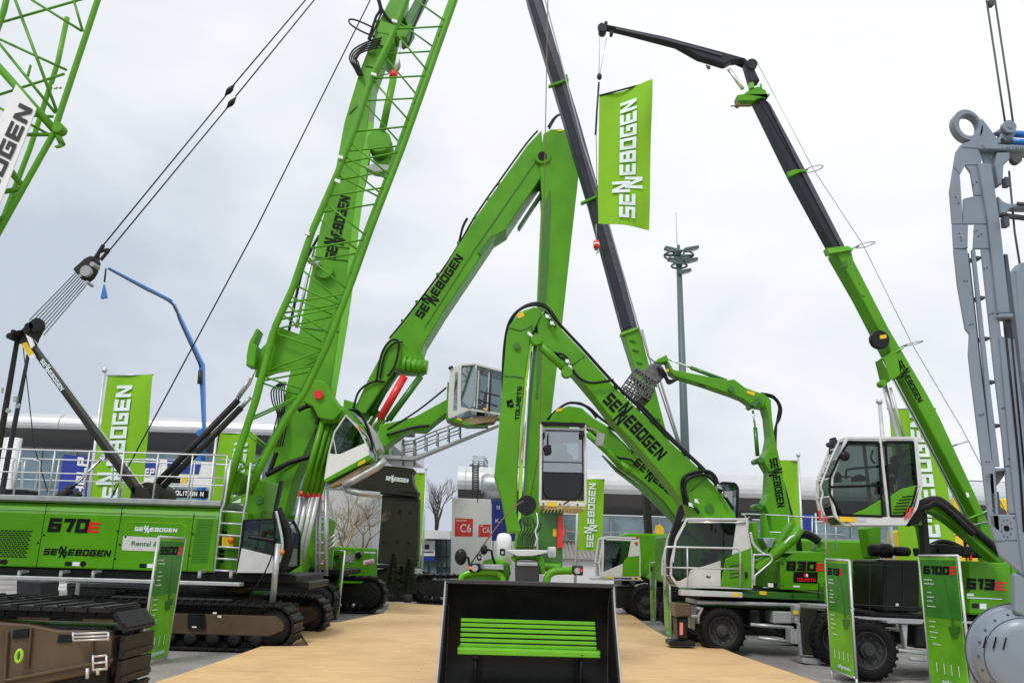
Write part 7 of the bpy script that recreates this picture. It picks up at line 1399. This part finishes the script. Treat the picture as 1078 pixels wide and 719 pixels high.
# left plate as butt-jointed panels so the slots stay open
m = MB(True)
holed(m, p, [[(1006.5, 160), (1012, 152), (1028, 152), (1034, 166), (1033, 174), (1016, 174), (1011, 184), (1004, 176)],
 [(1004, 176.2), (1010.8, 184.2), (1012.5, 208), (1014, 236), (1002.8, 236), (1000, 201)],
 [(1016.4, 174.2), (1033, 174.2), (1036, 206), (1026, 206), (1022, 182)],
 [(1014.6, 209), (1026, 206.3), (1036, 206.3), (1039, 236), (1014.2, 236)],
 [(1003, 236.3), (1019.5, 236.3), (1019, 262), (1008.4, 262), (1004.5, 262)],
 [(1026.5, 236.3), (1039, 236.3), (1042, 262), (1025, 262)],
 [(1004.3, 262.3), (1018.8, 262.3), (1034, 398), (1044.5, 484), (1048, 492), (1053, 560), (1042, 553), (1035, 496), (1022.5, 396), (1020, 374), (1021, 352), (1016.5, 346), (1008.4, 300)],
 [(1023, 262.3), (1027, 262.3), (1042, 400), (1053, 491), (1045.5, 491), (1036.5, 398)],
 ], 0, .10)
lp_ = m.build('mast_plate', 'leader_grey', r, bev=.008)
m = MB(True); m.prism(p, [(1033, 262), (1042, 262), (1052, 330), (1060, 400), (1070, 491), (1059, 491), (1048, 400)], 0, .10); m.prism(p, [(1028, 173), (1042, 174), (1051, 232), (1062, 331), (1049, 331), (1039, 236)], -.10, .35); m.prism(p, [(1049, 331.3), (1064, 331.3), (1064, 336), (1048, 336)], -.16, .3); m.prism(p, [(1051, 354), (1067, 358), (1076, 430), (1082, 520), (1082, 606), (1077, 606), (1066, 520)], -.08, .35); m.build('mast_channel', 'leader_grey', r, bev=.012)
m = MB(True); m.prism(p, [(1019, 262), (1042, 262), (1072, 491), (1084, 560), (1062, 560), (1046, 492)], .45, .5) if False else None
for y0, x0 in ((268, 1028), (310, 1032), (353, 1037), (399, 1043), (445, 1049)): m.prism(p, [(x0 - 1, y0), (x0 + 7, y0 + 1), (x0 + 7, y0 + 4), (x0 - .6, y0 + 3)], .08, .5)
m.prism(p, [(1018.5, 265), (1022.5, 265), (1037.5, 398), (1048, 486), (1044, 486), (1032.5, 398)], .11, .4); m.build('inner_web', 'leader_dark', r, bev=.006)
m = MB(True); m.prism(p, [(1052, 191), (1057, 191), (1058, 200), (1053, 200)], -.32, -.1); m.prism(p, [(1051, 232), (1056, 232), (1057, 242), (1052, 242)], -.32, -.1); m.prism(p, [(1058, 268), (1061, 268), (1072, 360), (1078, 420), (1078, 470), (1070, 400), (1062, 320)], .0, .4); m.build('recess', 'leader_dark', r)
m = MB(True); m.prism(p, [(1057, 266), (1063, 266), (1066, 285), (1071, 286), (1082, 400), (1084, 540), (1079, 540), (1074, 420), (1066, 330)], .1, .4); m.prism(p, [(1071, 284), (1077, 275), (1092, 275), (1092, 500), (1084, 500)], .1, .5); m.build('rear_channel', 'leader_grey', r, bev=.01)
m = MB(True); holed(m, p, [[(1048, 492.3), (1058.6, 492.3), (1059, 495), (1048, 497)], [(1035.2, 497.3), (1046.5, 497.3), (1049.5, 541), (1040.8, 541)], [(1059, 491.3), (1070.5, 491.3), (1084, 541), (1062.5, 541), (1060, 510)], [(1041, 541.3), (1084, 541.3), (1090, 610), (1078, 606.5), (1053, 585), (1042.5, 552)]], 0, .12); lo_ = m.build('lower_plate', 'leader_grey', r, bev=.012)
m = MB(True); m.prism(p, [(1050, 540), (1051, 520), (1054, 517), (1056, 533), (1062, 538), (1062, 541), (1050, 541)], .13, .3); m.prism(p, [(1048, 497), (1060, 494), (1060, 500), (1053, 510), (1049, 512)], .13, .3); m.build('recess', 'leader_dark', lo_)
m = MB(True); 
for i in range(9): t_3 = 2 * math.pi * i / 9; m.disc(p, 1059.5 + math.cos(t_3) * 5.5, 556 + math.sin(t_3) * 9, .007, -.02, .0, 6)
for i in range(10): m.disc(p, 1046 + i * 2.6, 568.5 + (.8 if i < 5 else 0), .007, -.02, 0, 6)
for x, y in ((1014, 262), (1016, 262), (1018, 261), (1011, 250), (1012, 253), (1010, 246), (1025, 244), (1028, 243), (1033, 247), (1030, 249), (1015, 296), (1018, 296), (1036, 283), (1039, 282), (1021, 342), (1024, 341), (1042, 331), (1045, 330), (1031, 437), (1033, 437), (1035, 436), (1055, 430), (1057, 429), (1038, 486), (1041, 486), (1062, 483), (1064, 482), (1009, 214), (1006, 208), (1024, 195), (1028, 192), (1045, 537), (1047, 540), (1051, 546), (1067, 545)): m.disc(p, x, y, .008, -.115 if x > 1024 and y < 232 and False else -.02, .0, 6)
m.build('bolt_hole', 'leader_dark', lp_); m = MB(True); m.disc(p, 1059.5, 556, .028, -.02, .0, 14, 1.0)
for v in m.v: pass
m.build('oval_hole', 'letter_black', lo_)
# ring eye
m = MB(True); outer = []; inner = []
C0 = p.pt(1019.5, 131.5); 
for i in range(33):
    t_3 = 2 * math.pi * i / 32; outer.append(C0 + Vector((math.cos(t_3) * .158, 0, math.sin(t_3) * .185 + math.cos(t_3) * -.02))); inner.append(C0 + Vector((.012 + math.cos(t_3) * .108, 0, math.sin(t_3) * .128)))
th = Vector((0, .12, 0)); m.grid([outer, [x + th for x in outer], [x + th for x in inner], inner, outer], closed=False, caps=False, smooth=False)
m.prism(p, [(1034, 124), (1042, 134), (1052, 148), (1051, 156), (1040, 155), (1030, 146)], 0, .12); m.prism(p, [(1012, 152), (1020, 149), (1032, 143), (1042, 154), (1036, 158), (1012, 156)], -.03, .25); m.build('ring_eye', 'leader_grey', r, bev=.012)
m = MB(True); m.prism(p, [(1030, 152), (1090, 154), (1090, 160), (1036, 158)], -.06, .5); m.prism(p, [(1050, 160), (1064, 160), (1063, 168), (1057, 174), (1056, 194), (1051.5, 195), (1048, 174)], .0, .35); m.prism(p, [(1050.5, 206), (1056, 212), (1062, 214.5), (1090, 214.5), (1090, 220), (1066, 219), (1062, 221), (1060, 225), (1053, 225)], -.02, .35); m.prism(p, [(1056, 139), (1048, 138), (1060, 130), (1068, 130), (1072, 138), (1066, 152), (1052, 150)], .1, .35); br_ = m.build('top_bracket', 'leader_grey', r, bev=.012)
lettering(br_, p, 'LSTEIN', (1055, 157.6), (1080, 158.4), (1055, 154.8), 'leader_dark', -.065)
m = MB(True); m.disc(p, 1062, 134, .075, -.06, .12, 20); m.disc(p, 1062, 134, .03, -.09, .14, 12); m.prism(p, [(1036, 150), (1047, 160), (1052, 194), (1048, 196), (1040, 168)], .2, .3); m.build('sheave', 'leader_grey', br_)
m = MB(True); m.ptube(p, [(1065, 148.5), (1095, 150)], .034, .05, 12); m.ptube(p, [(1066, 136), (1095, 138)], .04, .3, 12); m.build('hydraulic_cylinder', 'pump_blue', r); m = MB(True); m.ptube(p, [(1056, 149), (1064, 148)], .045, .05, 12); m.ptube(p, [(1056, 224), (1090, 228)], .03, .2, 10); m.disc(p, 1071, 167, .055, .0, .2, 16); m.ptube(p, [(1070, 215), (1095, 217)], .02, -.05, 8); m.build('hydraulic_fitting', 'leader_dark', r)
m = MB(True); m.tube([p.pt(1038, -30, .2), p.pt(1057, 95, .2), p.pt(1062, 127, .2)], .012, 5); m.tube([p.pt(1047, -30, .2), p.pt(1066, 95, .2), p.pt(1071, 132, .2)], .012, 5); m.tube([p.pt(1068, 176, .3), p.pt(1074, 240, .3), p.pt(1082, 290, .3)], .012, 5); m.prism(p, [(1043, -2), (1049, -2), (1049, 3), (1044, 3)], .1, .3); m.build('rope', 'leader_dark', r)
# drum
A = p.pt(1081, 694, -.15); Rd = .475; Ax = Vector((.35, .94, 0)).normalized()
m = MB(True); m.lathe(A, Ax, [(.02, .0), (Rd * .55, .0), (Rd * .78, .03), (Rd * .93, .16), (Rd * .93, .40), (Rd * .96, .40), (Rd * 1.02, .42), (Rd * 1.04, .46), (Rd * 1.0, .52), (.02, .54)], 64); m.build('drum', 'leader_grey', r)
m = MB(True)
m = MB(True); m.prism(p, [(1069, 603), (1082, 607), (1095, 640), (1095, 660), (1070, 645)], .0, .3); m.box((A.x + .2, YL + .3, .12), (1.2, 1.2, .24)); m.box((A.x + .3, YL + .4, .5), (.4, .4, .8)); m.build('base', 'leader_grey', r, bev=.02)
d_ = MB(True); ud = Vector((.94, -.35, 0)).normalized()
for i in range(3):
    c = A - ud * (.37 - .085 * i) + Vector((0, 0, .14)) - Ax * .004; d_.obox(c, ud * .005, ud * .018 + Vector((0, 0, .055)), Ax * .012)
d_.build('drum_slot', 'letter_black', r)
m = MB(True); up_ = Vector((0, 0, 1))
for i in range(20):
    t_4 = 2 * math.pi * i / 20; c = A + (ud * math.cos(t_4) + up_ * math.sin(t_4)) * Rd * .885 + Ax * .115; m.cyl(c - Ax * .02, c + Ax * .02, .011, 6)
m.build('bolt', 'leader_dark', r)
m = MB(True); m.tube([A + (ud * math.cos(t_4) + up_ * math.sin(t_4)) * Rd * .80 + Ax * .04 for t_4 in [2 * math.pi * i / 48 for i in range(49)]], .006, 5); m.tube([A + (ud * math.cos(t_4) + up_ * math.sin(t_4)) * Rd * 1.04 + Ax * .44 for t_4 in [2 * math.pi * i / 48 for i in range(49)]], .009, 5); m.build('weld_seam', 'leader_dark', r)
m = MB(True); m.tube([p.pt(1056, 345, -.1), p.pt(1064, 420, -.1), p.pt(1072, 500, -.1), p.pt(1076, 560, -.1)], .011, 6); m.tube([p.pt(1062, 345, -.1), p.pt(1069, 420, -.1), p.pt(1077, 500, -.1)], .009, 6); m.build('hydraulic_hose', 'black', r)
